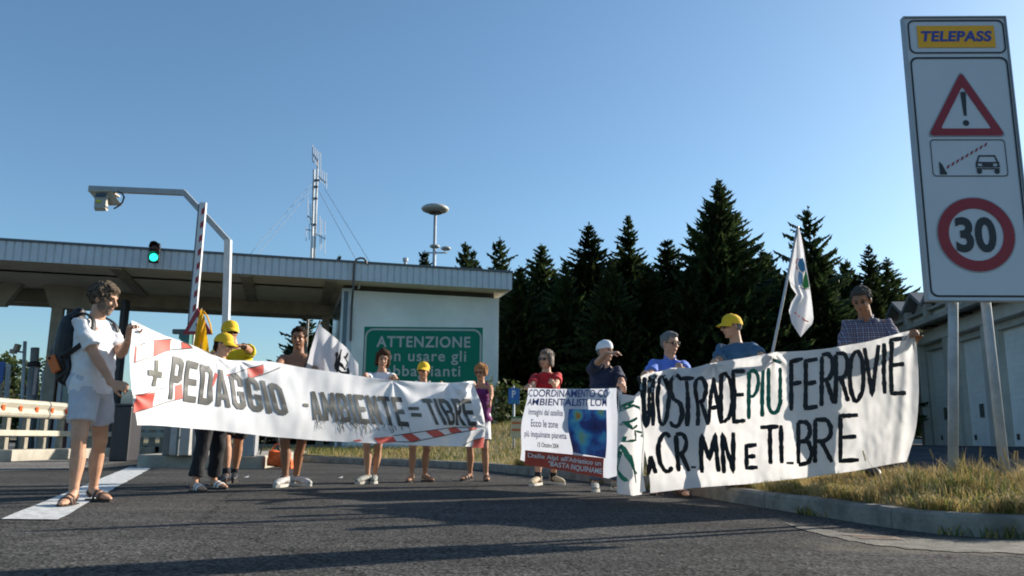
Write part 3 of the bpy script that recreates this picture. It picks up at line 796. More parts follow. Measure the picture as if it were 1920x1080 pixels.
# far rails seen beyond the man
f2 = VPlane(228, 27.0, 330, 27.5); fr = thing('guard_rail', 'short pale guard rail far behind the raised barrier island', 'guard rail', (f2.a.x, f2.a.y, 0))
R2 = Matrix((f2.t, -f2.n, Vector((0, 0, 1)))).transposed(); g = MB()
for pyc, h in ((803, .12), (816, .16)):
    c = f2.hit(280, pyc); g.box(c, (f2.len, .06, h), R2, .01)
g.build('rails', cream, fr)
for px in (240, 262, 284, 305):
    c = f2.hit(px, 812); g = MB(); g.box((c.x, c.y + .08, .45), (.2, .1, .9), R2, .01); g.build('post', MATS['weathered post'], fr)

# ------------------------------------------------------------------ booths, poles and signs on the left
def booth(px0, px1, dep, pyt, label, back=2.2):
    a, b = P(px0, 760, dep), P(px1, 760, dep); zt_ = P(px0, pyt, dep).z; x0_, x1_ = a.x, b.x
    t = thing('toll_booth', label, 'toll booth', ((x0_ + x1_) / 2, dep + back / 2, 0))
    fr_ = mat('pale blue booth frame', (.52, .56, .60), .45, .06); g = MB(); w_ = x1_ - x0_; th = .12
    g.box(((x0_ + x1_) / 2, dep + back / 2, zt_ - .12), (w_ + .1, back + .1, .24), None, .03)
    for xx in (x0_ + th / 2, x0_ + w_ * .52, x1_ - th / 2): g.box((xx, dep, (zt_ - .24) / 2), (th, th, zt_ - .24))
    for yy in (dep + back,): g.box(((x0_ + x1_) / 2, yy, (zt_ - .24) / 2), (w_, .08, zt_ - .24))
    g.build('frame', fr_, t)
    g = MB(); g.box((x0_ + w_ * .26, dep + .02, (zt_ - .24) / 2), (w_ * .52 - th - .004, .05, zt_ - .25)); g.build('red_panel', mat('dark red booth panel', (.09, .018, .014), .5, .15), t)
    zc_ = (zt_ - .24); g = MB(); g.box((x0_ + w_ * .76, dep + .025, zc_ * .75), (w_ * .46 - th - .004, .04, zc_ * .48)); g.build('window', mat('booth glass', (.16, .24, .25), .15, .15, 1), t)
    g = MB(); g.box((x0_ + w_ * .76, dep + .02, zc_ * .25), (w_ * .46 - th - .004, .05, zc_ * .5)); g.build('lower_panel', MATS['dark red booth panel'], t)
booth(75, 141, 27.0, 695, 'pale framed toll booth with dark red panels behind the guard rail')
# dark machine behind the man
a = P(217, 760, 26); tm = thing('lane_pillar', 'slim dark pillar reaching up to the canopy behind the man in the white shirt', 'pillar', (a.x, 26, 0))
g = MB(); g.box((a.x, 26, 2.45), (.17, .3, 4.9), None, .02); g.build('shaft', dark_metal, tm)
g = MB(); g.box((a.x, 26, .06), (.4, .5, .12), None, .02); g.build('foot', dark_metal, tm)
a = P(238, 800, 19); tm = thing('ticket_machine', 'dark lane machine standing behind the lower left corner of the white banner', 'machine', (a.x, 19, 0))
g = MB(); g.box((a.x, 19, .62), (.42, .6, 1.24), None, .04); g.build('body', mat('dark machine casing', (.025, .025, .03), .5), tm)
g = MB(); g.box((a.x, 19, 1.27), (.48, .66, .05), None, .02); g.build('lid', mat('dark machine lid', (.05, .05, .055), .5), tm)
pc = P(47, 760, 26); sp = thing('surveillance_pole', 'thin steel pole with a floodlight bracket above the guard rail', 'pole', (pc.x, 26, 0))
g = MB(); g.tube([(pc.x, 26, 0), P(47, 640, 26)], .055, 8); g.tube([P(48, 661, 26), P(33, 659, 26)], .03, 6); g.build('pole', galv, sp, True)
c = P(32, 652, 26); g = MB(); g.box(c, (.12, .22, .24), Matrix.Rotation(.25, 3, 'Y'), .03); g.box(c + Vector((-.1, 0, -.12)), (.16, .18, .14), None, .02); g.build('floodlight', mat('tan lamp housing', (.35, .29, .22), .5), sp)
pc = P(64, 760, 27); sp = thing('lane_column', 'thick grey lane column with a dark band beside the thin steel pole', 'column', (pc.x, 27, 0))
g = MB(); g.tube([(pc.x - .03, 27, 0), P(63.5, 690, 27)], .17, 10); g.tube([P(63.5, 690, 27), P(66, 652, 27)], .13, 10); g.build('shaft', mat('grey column', (.24, .25, .26), .6, .12), sp, True)
g = MB(); g.tube([P(63.5, 687, 27), P(63.5, 679, 27)], .20, 10); g.build('band', dark_metal, sp, True)
g = MB(); g.box(P(66, 715, 26.8), (.10, .04, .9)); g.build('label_plate', mat('pale pink plate', (.45, .36, .36), .5), sp)
pc = P(16, 760, 24); sp = thing('delineator_post', 'short pale post standing just right of the blue sign', 'post', (pc.x, 24, 0))
g = MB(); g.tube([(pc.x, 24, 0), P(16, 688, 24)], .07, 8); g.build('shaft', mat('pale post', (.36, .36, .35), .6), sp, True)
g = MB(); g.ell(P(16, 686, 24), (.08, 0, 0), (0, .08, 0), (0, 0, .06)); g.build('cap', galv, sp, True)
a = P(-6, 698, 23); bs = thing('blue_sign', 'plain blue road sign cut off by the left edge', 'sign', (a.x, 23, 0))
g = MB(); zt_, zb_ = P(0, 678, 23).z, P(0, 718, 23).z; g.box((a.x - .12, 23, (zt_ + zb_) / 2), (.64, .04, zt_ - zb_), None, .006); g.build('panel', mat('road sign blue', (.012, .07, .28), .4, .06), bs)
g = MB(); g.box((a.x - .12, 23.1, zb_ / 2), (.5, .14, zb_), None, .02); g.build('post', MATS['weathered post'], bs)

# parking sign, and the small yellow box below it
DPk = 19.0
pc = P(963.5, 760, DPk); ps = thing('parking_sign', 'blue parking sign on a thin post before the dark trees', 'sign', (pc.x, DPk, verge_z(pc.x, DPk)))
zt_, zb_ = P(963, 728, DPk).z, P(963, 757.5, DPk).z; wd = P(974.5, 742, DPk).x - P(954, 742, DPk).x
g = MB(); g.box((pc.x, DPk, (zt_ + zb_) / 2), (wd, .03, zt_ - zb_), None, .004); g.build('panel', mat('parking blue', (.015, .13, .42), .4, .05), ps)
g = MB(); letters(g, 'P', lambda u, v: (P(960, 737, DPk).x + .085 * u, DPk - .02, P(963, 746, DPk).z + .17 * v), bold=.02); g.build('letter', mat('letter white', (.7, .72, .75), .5), ps)
g = MB(); g.box((pc.x + .01, DPk - .018, P(963, 753, DPk).z), (.16, .004, .07)); g.build('plate', mat('teal plate', (.02, .2, .33), .4), ps)
g = MB(); g.tube([(pc.x, DPk + .04, -.1), (pc.x, DPk + .04, zt_ - .02)], .025, 8); g.tube([(pc.x - .01, DPk + .04, zt_ - .02), (pc.x - .01, DPk + .04, zt_ + .06)], .02, 8); g.build('post', galv, ps, True)
DY = 18.2
pc = P(969, 800, DY); yb_ = thing('utility_box', 'small cream and orange striped box with a green lid on the grass', 'box', (pc.x, DY, .5))
zt_, zb_ = P(968, 784, DY).z, P(968, 822, DY).z
g = MB(); g.box((pc.x, DY, (zt_ + zb_) / 2), (.25, .22, zt_ - zb_), None, .015); g.build('body', mat('cream box', (.55, .47, .30), .6, .1), yb_)
g = MB(); g.box((pc.x, DY, zt_ + .016), (.27, .24, .03), None, .008); g.build('lid', mat('green lid', (.08, .2, .07), .6), yb_)
for k, yy in enumerate((793, 806)):
    g = MB(); g.box((pc.x, DY - .112, P(968, yy, DY).z), (.22, .006, .05)); g.build('stripe', mat('orange stripe', (.6, .15, .03), .5), yb_)

# ================================================================== DEPOT WITH ROLLER DOORS
ZD = .47
q0 = Vector((18.0, 35.2, ZD)); q1 = Vector((16.1, 21.5, ZD))
fx = (q1 - q0).normalized(); fn = Vector((-fx.y, fx.x, 0))
if fn.x > 0: fn = -fn           # towards the road, to the left
LD = (q1 - q0).length
RD = Matrix((fx, -fn, Vector((0, 0, 1)))).transposed()
dep = thing('depot_building', 'grey depot with white roller doors and a zigzag folded roof', 'depot', q0)
def D(s, o, z): v = q0 + fx * s + fn * o; return Vector((v.x, v.y, ZD + z))
def dbox(mb, s0, s1, o0, o1, z0, z1, bev=0, mi=0): mb.box(D((s0 + s1) / 2, (o0 + o1) / 2, (z0 + z1) / 2), (s1 - s0, abs(o1 - o0), z1 - z0), RD, bev, mi)
dwall = mat('grey depot wall', (.47, .46, .41), .8, .1, 1.5, .15, 30)
droof = mat('weathered roof concrete', (.36, .33, .28), .85, .2, 1.2, .2, 20)
def s_of(px):      # where the facade plane meets the pixel column
    d = ray(px, 826); k = (q0 - CAM).dot(fn) / d.dot(fn); return (CAM + d * k - q0).dot(fx)
doors = [(s_of(1752), s_of(1793)), (s_of(1813), s_of(1871)), (s_of(1890), s_of(1890) + 3.0), (s_of(1890) + 3.9, s_of(1890) + 6.9)]
g = MB(); edges_ = [-.3] + [e for d_ in doors for e in d_] + [LD]
for k in range(0, len(edges_), 2):
    if edges_[k + 1] > edges_[k]: dbox(g, edges_[k], edges_[k + 1], -8, 0, -1, 4.0)
dbox(g, -.3, LD, -8, 0, 4.0, 5.3); g.build('wall', dwall, dep)
g = MB()
for k in range(0, len(edges_) - 1, 2):
    m_ = (edges_[k] + edges_[k + 1]) / 2 if k else edges_[1] - .35
    g = MB(); dbox(g, m_ - .2, m_ + .2, .003, .32, -.4, 4.25, .02); g.build('pilaster', dwall, dep)
g = MB(); dbox(g, -.5, LD, .004, .36, 4.25, 4.75, .03); dbox(g, -.6, LD, .002, .9, 4.95, 5.2, .03); g.build('lintel', mat('pale lintel', (.62, .61, .56), .8, .08, 2), dep)
doorm = mat('white roller door', (.82, .83, .80), .5, .05, 2)
for a, b in doors:
    g = MB(); nsl = 18; rows = []
    for k in range(nsl):
        z0 = 4.0 * k / nsl; z1 = 4.0 * (k + 1) / nsl
        rows += [[D(a, -.22, z0), D(b, -.22, z0)], [D(a, -.22, z1 - .02), D(b, -.22, z1 - .02)], [D(a, -.235, z1 - .01), D(b, -.235, z1 - .01)]]
    g.grid(rows); d_ = g.build('door', doorm, dep)
    mid = a + (b - a) * .42
    g = MB(); dbox(g, mid - .17, mid + .17, -.21, -.17, 1.05, 1.55, .015); g.build('window', mat('door window', (.09, .10, .09), .3), d_)
    g = MB(); dbox(g, a + .25, a + .42, -.21, -.18, .22, .42, .01); g.build('vent', dark_metal, d_)
    g = MB(); g.tube([D(mid + .5, .01, 4.9), D(mid + .5, .5, 4.9)], .03, 6); g.ell(D(mid + .5, .55, 4.85), (.14, 0, 0), (0, .14, 0), (0, 0, .1)); g.build('wall_lamp', dark_metal, dep)
# folded roof: ridges run back from the road, ends show as a zigzag
per = 2.3; nz = int(LD / per) + 2; zig = []
for k in range(nz * 2 + 1): zig.append((-1.2 + k * per / 2, 5.6 + (.62 if k % 2 else 0)))
g = MB()
g.grid([[D(s, 1.25, z) for s, z in zig], [D(s, -8, z) for s, z in zig]]); g.grid([[D(s, 1.25, z - .16) for s, z in zig], [D(s, -8, z - .16) for s, z in zig]])
g.grid([[D(s, 1.25, z) for s, z in zig], [D(s, 1.25, z - .16) for s, z in zig]]); g.build('roof', mat('roof sheet', (.20, .20, .20), .8, .15, 1), dep)
g = MB()
for k in range(1, nz * 2, 2):
    s, z = zig[k]; g.prism([D(s - per / 2 + .05, .8, 5.31), D(s + per / 2 - .05, .8, 5.31), D(s, .8, z - .2)], fn * -.12)
    dbox(g, s - per / 2 + .04, s - per / 2 + .34, .92, 1.2, 4.95, 5.5, .02)
g.build('gable', droof, dep)
g = MB(); dbox(g, -.9, LD, .92, 1.2, 4.75, 4.94, .02); dbox(g, -1.1, LD, .2, 1.15, 5.205, 5.3, .02); g.build('eaves_slab', droof, dep)
# ================================================================== TREES AND GRASS
bark = mat('spruce bark', (.055, .042, .032), .9, .3, 6, .4, 20)
def leaf_mat(name, c, c2, transl=.25, vs=1.2):
    m = mat(name, c, .6, .35, vs, c2=c2, transl=transl, spec=.3)
    return m
needle = leaf_mat('dark spruce needles', (.020, .036, .017), (.046, .070, .024), .25)
needle_b = leaf_mat('olive spruce needles', (.034, .050, .018), (.068, .088, .028), .25)
for m_ in (needle, needle_b):               # every tree a little lighter or darker than its neighbour
    nt, b_ = nodes_of(m_); src = b_.inputs['Base Color'].links[0].from_socket
    oi = nt.nodes.new('ShaderNodeObjectInfo'); mr = nt.nodes.new('ShaderNodeMapRange'); mr.inputs['To Min'].default_value = .65; mr.inputs['To Max'].default_value = 1.5
    nt.links.new(oi.outputs['Random'], mr.inputs['Value'])
    vm = nt.nodes.new('ShaderNodeVectorMath'); vm.operation = 'SCALE'; nt.links.new(src, vm.inputs[0]); nt.links.new(mr.outputs['Result'], vm.inputs['Scale'])
    for l_ in list(src.links):
        if l_.to_node != vm: nt.links.new(vm.outputs[0], l_.to_socket)
    b_.inputs['Specular IOR Level'].default_value = .12
broad = leaf_mat('broad leaves', (.035, .060, .018), (.075, .11, .03), .3)

def conifer(h, r, seed, base=.04, power=.8, whorl=.46, irr=.25, tip=.12, lean=0.0, side=(0, 0)):
    "returns trunk and crown meshes of one spruce standing at the origin; crown of real twigs hung with needle sprays"
    rng = random.Random(seed)
    t = MB(); n = 8
    t.tube([Vector((lean * (i / n) ** 2 * h, 0, h * i / n - .2 * (i == 0))) for i in range(n + 1)], [max(.014, h * .014 * (1 - i / n) ** .9 + .012) for i in range(n + 1)], 8)
    V, Fc, Mi = [], [], []
    def blade(a, d, s, w, up):
        i = len(V)
        V.extend([a - s * w * .35, a + d * .45 + s * w + up, a + d * .5 - s * w * .9 + up * .6, a + d])
        Fc.append((i, i + 1, i + 3)); Fc.append((i, i + 3, i + 2))
        m = 1 if rng.random() < .3 else 0
        Mi.extend([m, m])
    z = h * base
    while z < h * .992:
        f = z / h
        L = r * ((1 - f) ** power) * (1 - .25 * math.exp(-((f - base) / .07) ** 2)) + tip * (1 - f) + .04
        nb = int(11 if f < .75 else 9)
        a0 = rng.random() * 6.28
        for k in range(nb):
            a = a0 + 6.283 * (k + rng.uniform(-.3, .3)) / nb
            l = L * rng.uniform(1 - irr * 1.5, 1 + irr) * (1 + side[0] * math.cos(a) + side[1] * math.sin(a))
            if rng.random() < .07: l *= .45
            o = Vector((math.cos(a), math.sin(a), 0)); sd = Vector((-o.y, o.x, 0))
            rise = .75 * (f ** 2.0) - .34 * (1 - f) + rng.uniform(-.1, .1)
            org = Vector((lean * f * f * h, 0, z + rng.uniform(-.2, .2) * whorl))
            if rng.random() < .10: l *= 1.22
            ns = min(30, max(4, int(l / .12)))
            ax = []; tip_lift = .22 * l
            for i in range(ns + 2):
                q = i / (ns + 1); ax.append(org + o * (l * q) + sd * (.05 * l * math.sin(q * 3 + a)) + Vector((0, 0, rise * l * q + tip_lift * q * q * (1 if f < .8 else .4))))
            def tooth(p, r, t):
                j = len(V); V.extend([p, r, t]); Fc.append((j, j + 1, j + 2)); Mi.append(1 if rng.random() < .3 else 0)
            for i in range(ns):
                q = (i + .5) / ns; p, e2 = ax[i], ax[min(ns + 1, i + 2)]
                sw = min(.62, .36 * l * (1 - q) ** .75 + .07) * rng.uniform(.75, 1.2)
                for sgn in (-1, 1):
                    d_ = (o * rng.uniform(.55, .9) + sd * sgn * rng.uniform(.6, 1.0) + Vector((0, 0, rng.uniform(-.42, .05)))).normalized()
                    tooth(p, e2, p + d_ * sw)
                    if sw > .3: tooth(p.lerp(p + d_ * sw, .35), p.lerp(p + d_ * sw, .8), p + d_ * sw * .6 + Vector((rng.uniform(-.05, .05), rng.uniform(-.05, .05), -rng.uniform(.12, .26))))
                tooth(p, e2, p.lerp(e2, .6) + Vector((rng.uniform(-.05, .05), rng.uniform(-.05, .05), -rng.uniform(.10, .34) * min(1, .3 + l * .35))))
                if i % 2 == 0: tooth(p, e2, p.lerp(e2, .8) + o * .06 + Vector((0, 0, rng.uniform(.04, .11))))
            tooth(ax[ns - 1] + sd * .02, ax[ns - 1] - sd * .02, ax[ns + 1] + (o * .6 + Vector((0, 0, .25))) * min(.3, .10 + l * .06))
        z += whorl * .8 * (.5 + .6 * (1 - f)) * rng.uniform(.75, 1.25)
    top = Vector((lean * h, 0, h))
    for k in range(10):
        a = rng.random() * 6.28; o = Vector((math.cos(a), math.sin(a), 0)); p = top - Vector((0, 0, rng.uniform(0, .05 * h)))
        blade(p, (o * .5 + Vector((0, 0, .5))) * rng.uniform(.12, .3), Vector((-o.y, o.x, 0)), .04, Vector((0, 0, 0)))
    return t.mesh('trunk'), quick_mesh('crown', V, Fc, Mi)
def make_tree(kind, meshes, mats_, name):
    pass
protos = {}
# several grown forms, each used a few times at its own size and turn
forms = {'broad': (13.0, 3.9, 11, .05, .92, .50, .20, .12, 0, (0, 0)), 'full': (11.0, 3.0, 23, .05, .90, .50, .24, .15, 0, (.1, 0)),
         'slim': (11.5, 2.5, 37, .06, .95, .50, .28, .15, .004, (0, .1)), 'ragged': (11.0, 2.9, 51, .12, .85, .62, .46, .2, -.004, (.12, 0)),
         'small': (8.0, 2.1, 67, .05, .88, .46, .3, .12, .003, (0, 0))}
treeobj = {}
def plant(form, px, pytop, dep_, wmul, label, rot, group='spruces behind the verge', cat='spruce tree'):
    t_ = P(px, pytop, dep_); z0 = verge_z(t_.x, dep_, 0) - .1
    sc_ = (t_.z - z0) / forms[form][0]
    if form not in treeobj:
        tm_, cm_ = conifer(*forms[form])
        root = thing('spruce_tree', label, cat, (0, 0, 0), group)
        obj('trunk', tm_, bark, root); obj('crown', cm_, [needle, needle_b], root)
        treeobj[form] = root
    else:
        root = copy_tree(treeobj[form]); root['label'] = label; root['group'] = group
    root.location = (t_.x, dep_, z0); root.rotation_euler = (0, 0, rot); root.scale = (sc_ * wmul * 1.42, sc_ * wmul * 1.42, sc_)
    return root
TG = 'spruces behind the verge'
plant('broad', 1348, 338, 36, 1.05, 'tallest and broadest dark spruce, with a thin spire above all the others', .4)
plant('full', 1104, 420, 38, 1.1, 'dark dense spruce with a rounded full top left of the paired spires', 1.0)
plant('slim', 1179, 404, 39, 1.05, 'tall slim spruce with a sparse pointed leader left of the small short spruce', 2.0)
plant('small', 1250, 449, 37, 1.15, 'short pointed spruce in the dip left of the tallest spruce', .3)
plant('ragged', 1513, 388, 36, .80, 'ragged open spruce with drooping arms directly behind the white flag', 2.6)
plant('slim', 1628, 461, 40, 1.15, 'pointed spruce above the man in the checked shirt', 4.1)
plant('full', 1016, 457, 40, 1.05, 'dark spruce with a blunt top just right of the toll station roof end', 3.0)
plant('ragged', 938, 444, 42, .85, 'flat-armed open spruce rising over the right end of the toll roof', .9)
plant('small', 873, 455, 44, .75, 'narrow twin spire peeping over the roof right of the mast light', 5.0)
plant('small', 887, 468, 46, .65, 'smaller right-hand spire of the pair over the toll roof', 1.7)
plant('small', 797, 470, 48, .85, 'dark tree top showing over the roof at the foot of the mast light', 2.2)
plant('slim', 1660, 486, 43, 1.5, 'spruce on the right end of the row sloping down to the depot roof', 5.2)
plant('ragged', 1584, 486, 41, 1.0, 'thin open spruce between the flag spruce and the spruce over the checked shirt', 3.7)
plant('full', 1430, 470, 41, 1.35, 'dense spruce filling the shoulder right of the tallest spruce', 4.6)
plant('full', 975, 500, 36, 1.15, 'low dark spruce close behind the corner of the toll station', .2)
plant('broad', 1060, 490, 37, .95, 'spruce filling the gap behind the woman in the red shirt', 1.9)
plant('broad', 1145, 486, 35, .95, 'spruce with a hidden top in the thick middle of the row', 3.4)
plant('full', 1215, 500, 35.5, 1.5, 'low wide spruce behind the man in the navy shirt', 5.6)
plant('broad', 1290, 500, 34.5, .95, 'wide spruce low in front of the tallest spruce', 2.8)
plant('full', 1395, 520, 34, 1.4, 'wide spruce behind the man in the blue shirt and yellow cap', 1.3)
plant('broad', 1470, 520, 34.5, .95, 'low wide spruce filling behind the flag pole', 4.9)
plant('full', 1545, 530, 35, 1.5, 'low spruce right of the flag behind the checked shirt man', .7)
plant('full', 1640, 545, 38, 1.3, 'low dark spruce close beside the depot roof', 2.3)
rngb = random.Random(5)
for k, (px, py) in enumerate(((958, 512), (1000, 496), (1040, 490), (1082, 486), (1130, 480), (1160, 470), (1205, 478), (1232, 492), (1268, 482), (1312, 452), (1385, 440), (1412, 470), (1450, 488), (1490, 470), (1535, 468), (1560, 490), (1605, 500), (1645, 500), (1672, 530))):
    plant(('full', 'broad', 'slim')[k % 3], px, py + 14, 39.5 + (k * 37 % 5) * .6, (1.25, .95, 1.35)[k % 3], 'dark spruce in the closed second row of the wood', k * 1.3)
for k in range(16):
    px = 940 + k * 47 + rngb.uniform(-12, 12)
    plant(rngb.choice(['broad', 'full']), px, 540 + rngb.uniform(-25, 30), 47 + rngb.uniform(-3, 6), 1.5, 'spruce hidden in the dark depth of the wood behind the row', rngb.random() * 6)
plant('small', 575, 592, 50, 1.3, 'dark conifer seen under the canopy left of the grey wall', .6)
plant('small', 636, 478, 52, .4, 'tiny tree tip above the roof left of the bent pipe', .6)

# shrubby undergrowth at the foot of the spruces
def leafy(points, n, size, seed, mats=2):
    rng = random.Random(seed); V, Fc, Mi = [], [], []
    for c, r in points:
        c = Vector(c); vol = r[0] * r[1] * r[2]
        for _ in range(int(n * vol ** (2 / 3))):
            d = Vector((rng.gauss(0, 1), rng.gauss(0, 1), rng.gauss(0, 1))).normalized() * rng.uniform(.55, 1.05)
            p = c + Vector((d.x * r[0], d.y * r[1], d.z * r[2]))
            a = Vector((rng.gauss(0, 1), rng.gauss(0, 1), rng.gauss(0, .7))).normalized(); b = a.cross(Vector((rng.gauss(0, 1), rng.gauss(0, 1), rng.gauss(0, 1)))).normalized()
            s = size * rng.uniform(.6, 1.3); i = len(V)
            V.extend([p - a * s, p + b * s * .5, p + a * s, p - b * s * .5]); Fc.append((i, i + 1, i + 2, i + 3)); Mi.append(0 if rng.random() < .6 else 1)
    return quick_mesh('foliage', V, Fc, Mi)
broad_b = leaf_mat('yellow green leaves', (.07, .09, .02), (.13, .15, .04), .35)
rs = random.Random(9)
def bush(px, dep_, r, label, n=260, size=.09, zc=None):
    c = P(px, 800, dep_); z0 = verge_z(c.x, dep_, 0) if zc is None else zc
    t = thing('shrub', label, 'shrub', (c.x, dep_, z0 - .03), 'shrubs at the foot of the spruces')
    pts = [(Vector((c.x + rs.uniform(-.7, .7) * r, dep_ + rs.uniform(-.3, .3) * r, z0 + rs.uniform(.3, .9) * r)), (r * rs.uniform(.4, .7),) * 3) for _ in range(7)]
    obj('foliage', leafy(pts, n, size, int(px)), [broad, broad_b], t)
    g = MB()
    for k in range(4): g.tube([(c.x, dep_, z0 - .1), (c.x + rs.uniform(-.3, .3) * r, dep_ + rs.uniform(-.2, .2), z0 + r * .8)], [.03, .015], 6)
    g.build('stem', bark, t)
bush(945, 27, 1.25, 'bright green bush behind the woman in purple beside the toll station corner')
bush(1002, 29, .8, 'small bush right of the parking sign')
bush(1120, 31, 1.3, 'dark bush at the foot of the spruces behind the navy shirt man')

# trees far left
def broadleaf(px, pytop, dep_, r, label, seed):
    t_ = P(px, pytop, dep_); root = thing('leafy_tree', label, 'tree', (t_.x, dep_, 0), 'leafy trees beyond the toll booth')
    rng = random.Random(seed); g = MB(); g.tube([(t_.x, dep_, -.1), (t_.x + .1, dep_, t_.z * .45), (t_.x, dep_, t_.z * .8)], [.16, .12, .05], 8)
    pts = []
    for k in range(26):
        f = rng.uniform(.25, .95); rr = r * (1 - (f - .45) ** 2 * 2.2) * rng.uniform(.2, .8); a = rng.random() * 6.28
        c = Vector((t_.x + rr * math.cos(a), dep_ + rr * math.sin(a), t_.z * f)); pts.append((c, (r * rng.uniform(.2, .36),) * 3))
        if k < 9: g.tube([(t_.x + .05, dep_, t_.z * .4), c], [.05, .015], 5)
    g.build('trunk', bark, root); obj('crown', leafy(pts, 420, .13, seed), [broad, broad_b], root)
broadleaf(30, 662, 38, 1.3, 'leafy tree beside the blue sign at the left edge', 3)
broadleaf(76, 672, 42, 1.4, 'leafy tree between the pole and the toll booth', 8)
broadleaf(52, 690, 36, .9, 'low yellowish leafy tree in front of the other left trees', 14)

# ------------------------------------------------------------------ grass and dry weeds
straw = mat('straw', (.42, .31, .13), .7, .25, 3, transl=.35)
straw_g = mat('yellow green grass', (.22, .21, .05), .7, .3, 3, transl=.35)
grass_g = mat('green grass', (.10, .14, .03), .7, .3, 3, transl=.35)
def in_poly(x, y, poly):
    c = False; j = len(poly) - 1
    for i in range(len(poly)):
        if (poly[i].y > y) != (poly[j].y > y) and x < (poly[j].x - poly[i].x) * (y - poly[i].y) / (poly[j].y - poly[i].y) + poly[i].x: c = not c
        j = i
    return c
VP_ = [p for p in KI] + [p for p in RE[::-1]]
def grass(n, region, hmin, hmax, seed, width, gfun):
    rng = random.Random(seed); V, Fc, Mi = [], [], []
    x0, x1, y0, y1 = region; made = 0; tries = 0
    while made < n and tries < n * 12:
        tries += 1
        x, y = rng.uniform(x0, x1), rng.uniform(y0, y1)
        if not in_poly(x, y, VP_): continue
        dens, hh, green_ = gfun(x, y)
        if rng.random() > dens: continue
        made += 1
        z = verge_z(x, y, 1) - .015
        h = rng.uniform(hmin, hmax) * hh; a = rng.random() * 6.28; le = rng.uniform(.15, .9) * h
        d = Vector((math.cos(a), math.sin(a), 0)); s = Vector((-d.y, d.x, 0)) * width * rng.uniform(.6, 1.4); b = Vector((x, y, z)); i = len(V)
        m = b + d * le * .35 + Vector((0, 0, h * .62)); tp = b + d * le + Vector((0, 0, h * rng.uniform(.8, 1.0)))
        V.extend([b - s, b + s, m + s * .7, m - s * .7, tp]); Fc.extend([(i, i + 1, i + 2, i + 3), (i + 3, i + 2, i + 4)])
        r_ = rng.random(); mi = 2 if r_ < green_ * .55 else (1 if r_ < green_ * 1.1 else 0)
        Mi.extend([mi, mi])
    return V, Fc, Mi
def g_near(x, y):
    n1 = noise.noise(Vector((x * 1.5, y * 1.5, 7))); n2 = noise.noise(Vector((x * 3.5, y * 3.5, 2))); n3 = noise.noise(Vector((x * .9, y * .9, 12)))
    mound = math.exp(-((x - 3.7) ** 2 / .9 + (y - 6.2) ** 2 / .9))
    edge = math.exp(-((x - 1.95) ** 2 / .1 + (y - 8.0) ** 2 / .5))
    clump = max(0, noise.noise(Vector((x * 4.2, y * 4.2, 21)))) ** .7
    return min(1, max(.10, .38 + .9 * n2 + mound * .5 + .5 * clump)), .42 + .45 * max(-.5, n1 + n2) + 1.1 * mound * (.5 + clump) + .7 * clump + .5 * edge, min(.95, max(.03, .22 + .8 * n3 + .3 * n1 + .5 * edge))
def g_far(x, y):
    n1 = noise.noise(Vector((x * .5, y * .5, 7)))
    return .9, .8 + .5 * n1, min(.9, max(.1, .45 + .6 * noise.noise(Vector((x * .25, y * .25, 3)))))
for args in ((42000, (1.0, 6.6, 4.8, 9.6), .03, .14, 1, .0030, g_near), (34000, (-9, 9, 9.6, 32), .07, .22, 2, .008, g_far)):
    V, Fc, Mi = grass(*args)
    o = obj('grass', quick_mesh('grass', V, Fc, Mi), [straw, straw_g, grass_g]); tag(o, 'dry yellow and green grass growing on the verge', 'grass', kind='stuff')
# green weeds rooted in the gutter
rf = random.Random(44); V, Fc, Mi = [], [], []
for k in range(2600):
    i = rf.randrange(14, 60); p = KL[i]; n = inward(i, KL); c_ = noise.noise(Vector((p.x * 2.1, p.y * 2.1, 51)))
    if c_ < .05 or rf.random() > .2 + 1.6 * c_: continue
    b = p - n * rf.uniform(0, .05) + (KL[i + 1] - p) * rf.random(); h = rf.uniform(.03, .11) * (.6 + c_)
    d = Vector((rf.uniform(-1, 1), rf.uniform(-1, 1), 0)).normalized(); sd = Vector((-d.y, d.x, 0)) * .004 * rf.uniform(.6, 1.4); j = len(V)
    m = b + d * h * .3 + Vector((0, 0, h * .6)); tp = b + d * h * .7 + Vector((0, 0, h))
    V.extend([b - sd, b + sd, m + sd, m - sd, tp]); Fc.extend([(j, j + 1, j + 2, j + 3), (j + 3, j + 2, j + 4)]); q = rf.choice((2, 2, 1, 0)); Mi.extend([q, q])
o = obj('weeds', quick_mesh('weeds', V, Fc, Mi), [straw, straw_g, grass_g]); tag(o, 'green weeds growing at the foot of the kerb', 'weeds', kind='stuff')
# fringe of dry grass hanging over the kerb
rf = random.Random(33); V, Fc, Mi = [], [], []
for k in range(15000):
    i = rf.randrange(6, 80); p = KI[i]; n = inward(i, KL)
    c_ = noise.noise(Vector((p.x * 2.6, p.y * 2.6, 31)))
    if rf.random() > .45 + 1.3 * c_ + (.35 if 1.7 < p.x < 2.2 else 0): continue
    b = p + n * rf.uniform(-.03, .10) + (KI[i + 1] - p) * rf.random() + Vector((0, 0, .125)); h = rf.uniform(.05, .17) * (1 + c_)
    d = (-n + Vector((rf.uniform(-1, 1), rf.uniform(-1, 1), 0))).normalized(); sd = Vector((-d.y, d.x, 0)) * .003 * rf.uniform(.6, 1.4); j = len(V)
    m = b + d * h * .35 + Vector((0, 0, h * .6)); tp = b + d * h * rf.uniform(.7, 1.2) + Vector((0, 0, h * rf.uniform(.1, .8)))
    V.extend([b - sd, b + sd, m + sd * .7, m - sd * .7, tp]); Fc.extend([(j, j + 1, j + 2, j + 3), (j + 3, j + 2, j + 4)])
    q = 0 if rf.random() < .55 else rf.choice((1, 1, 2)); Mi.extend([q, q])
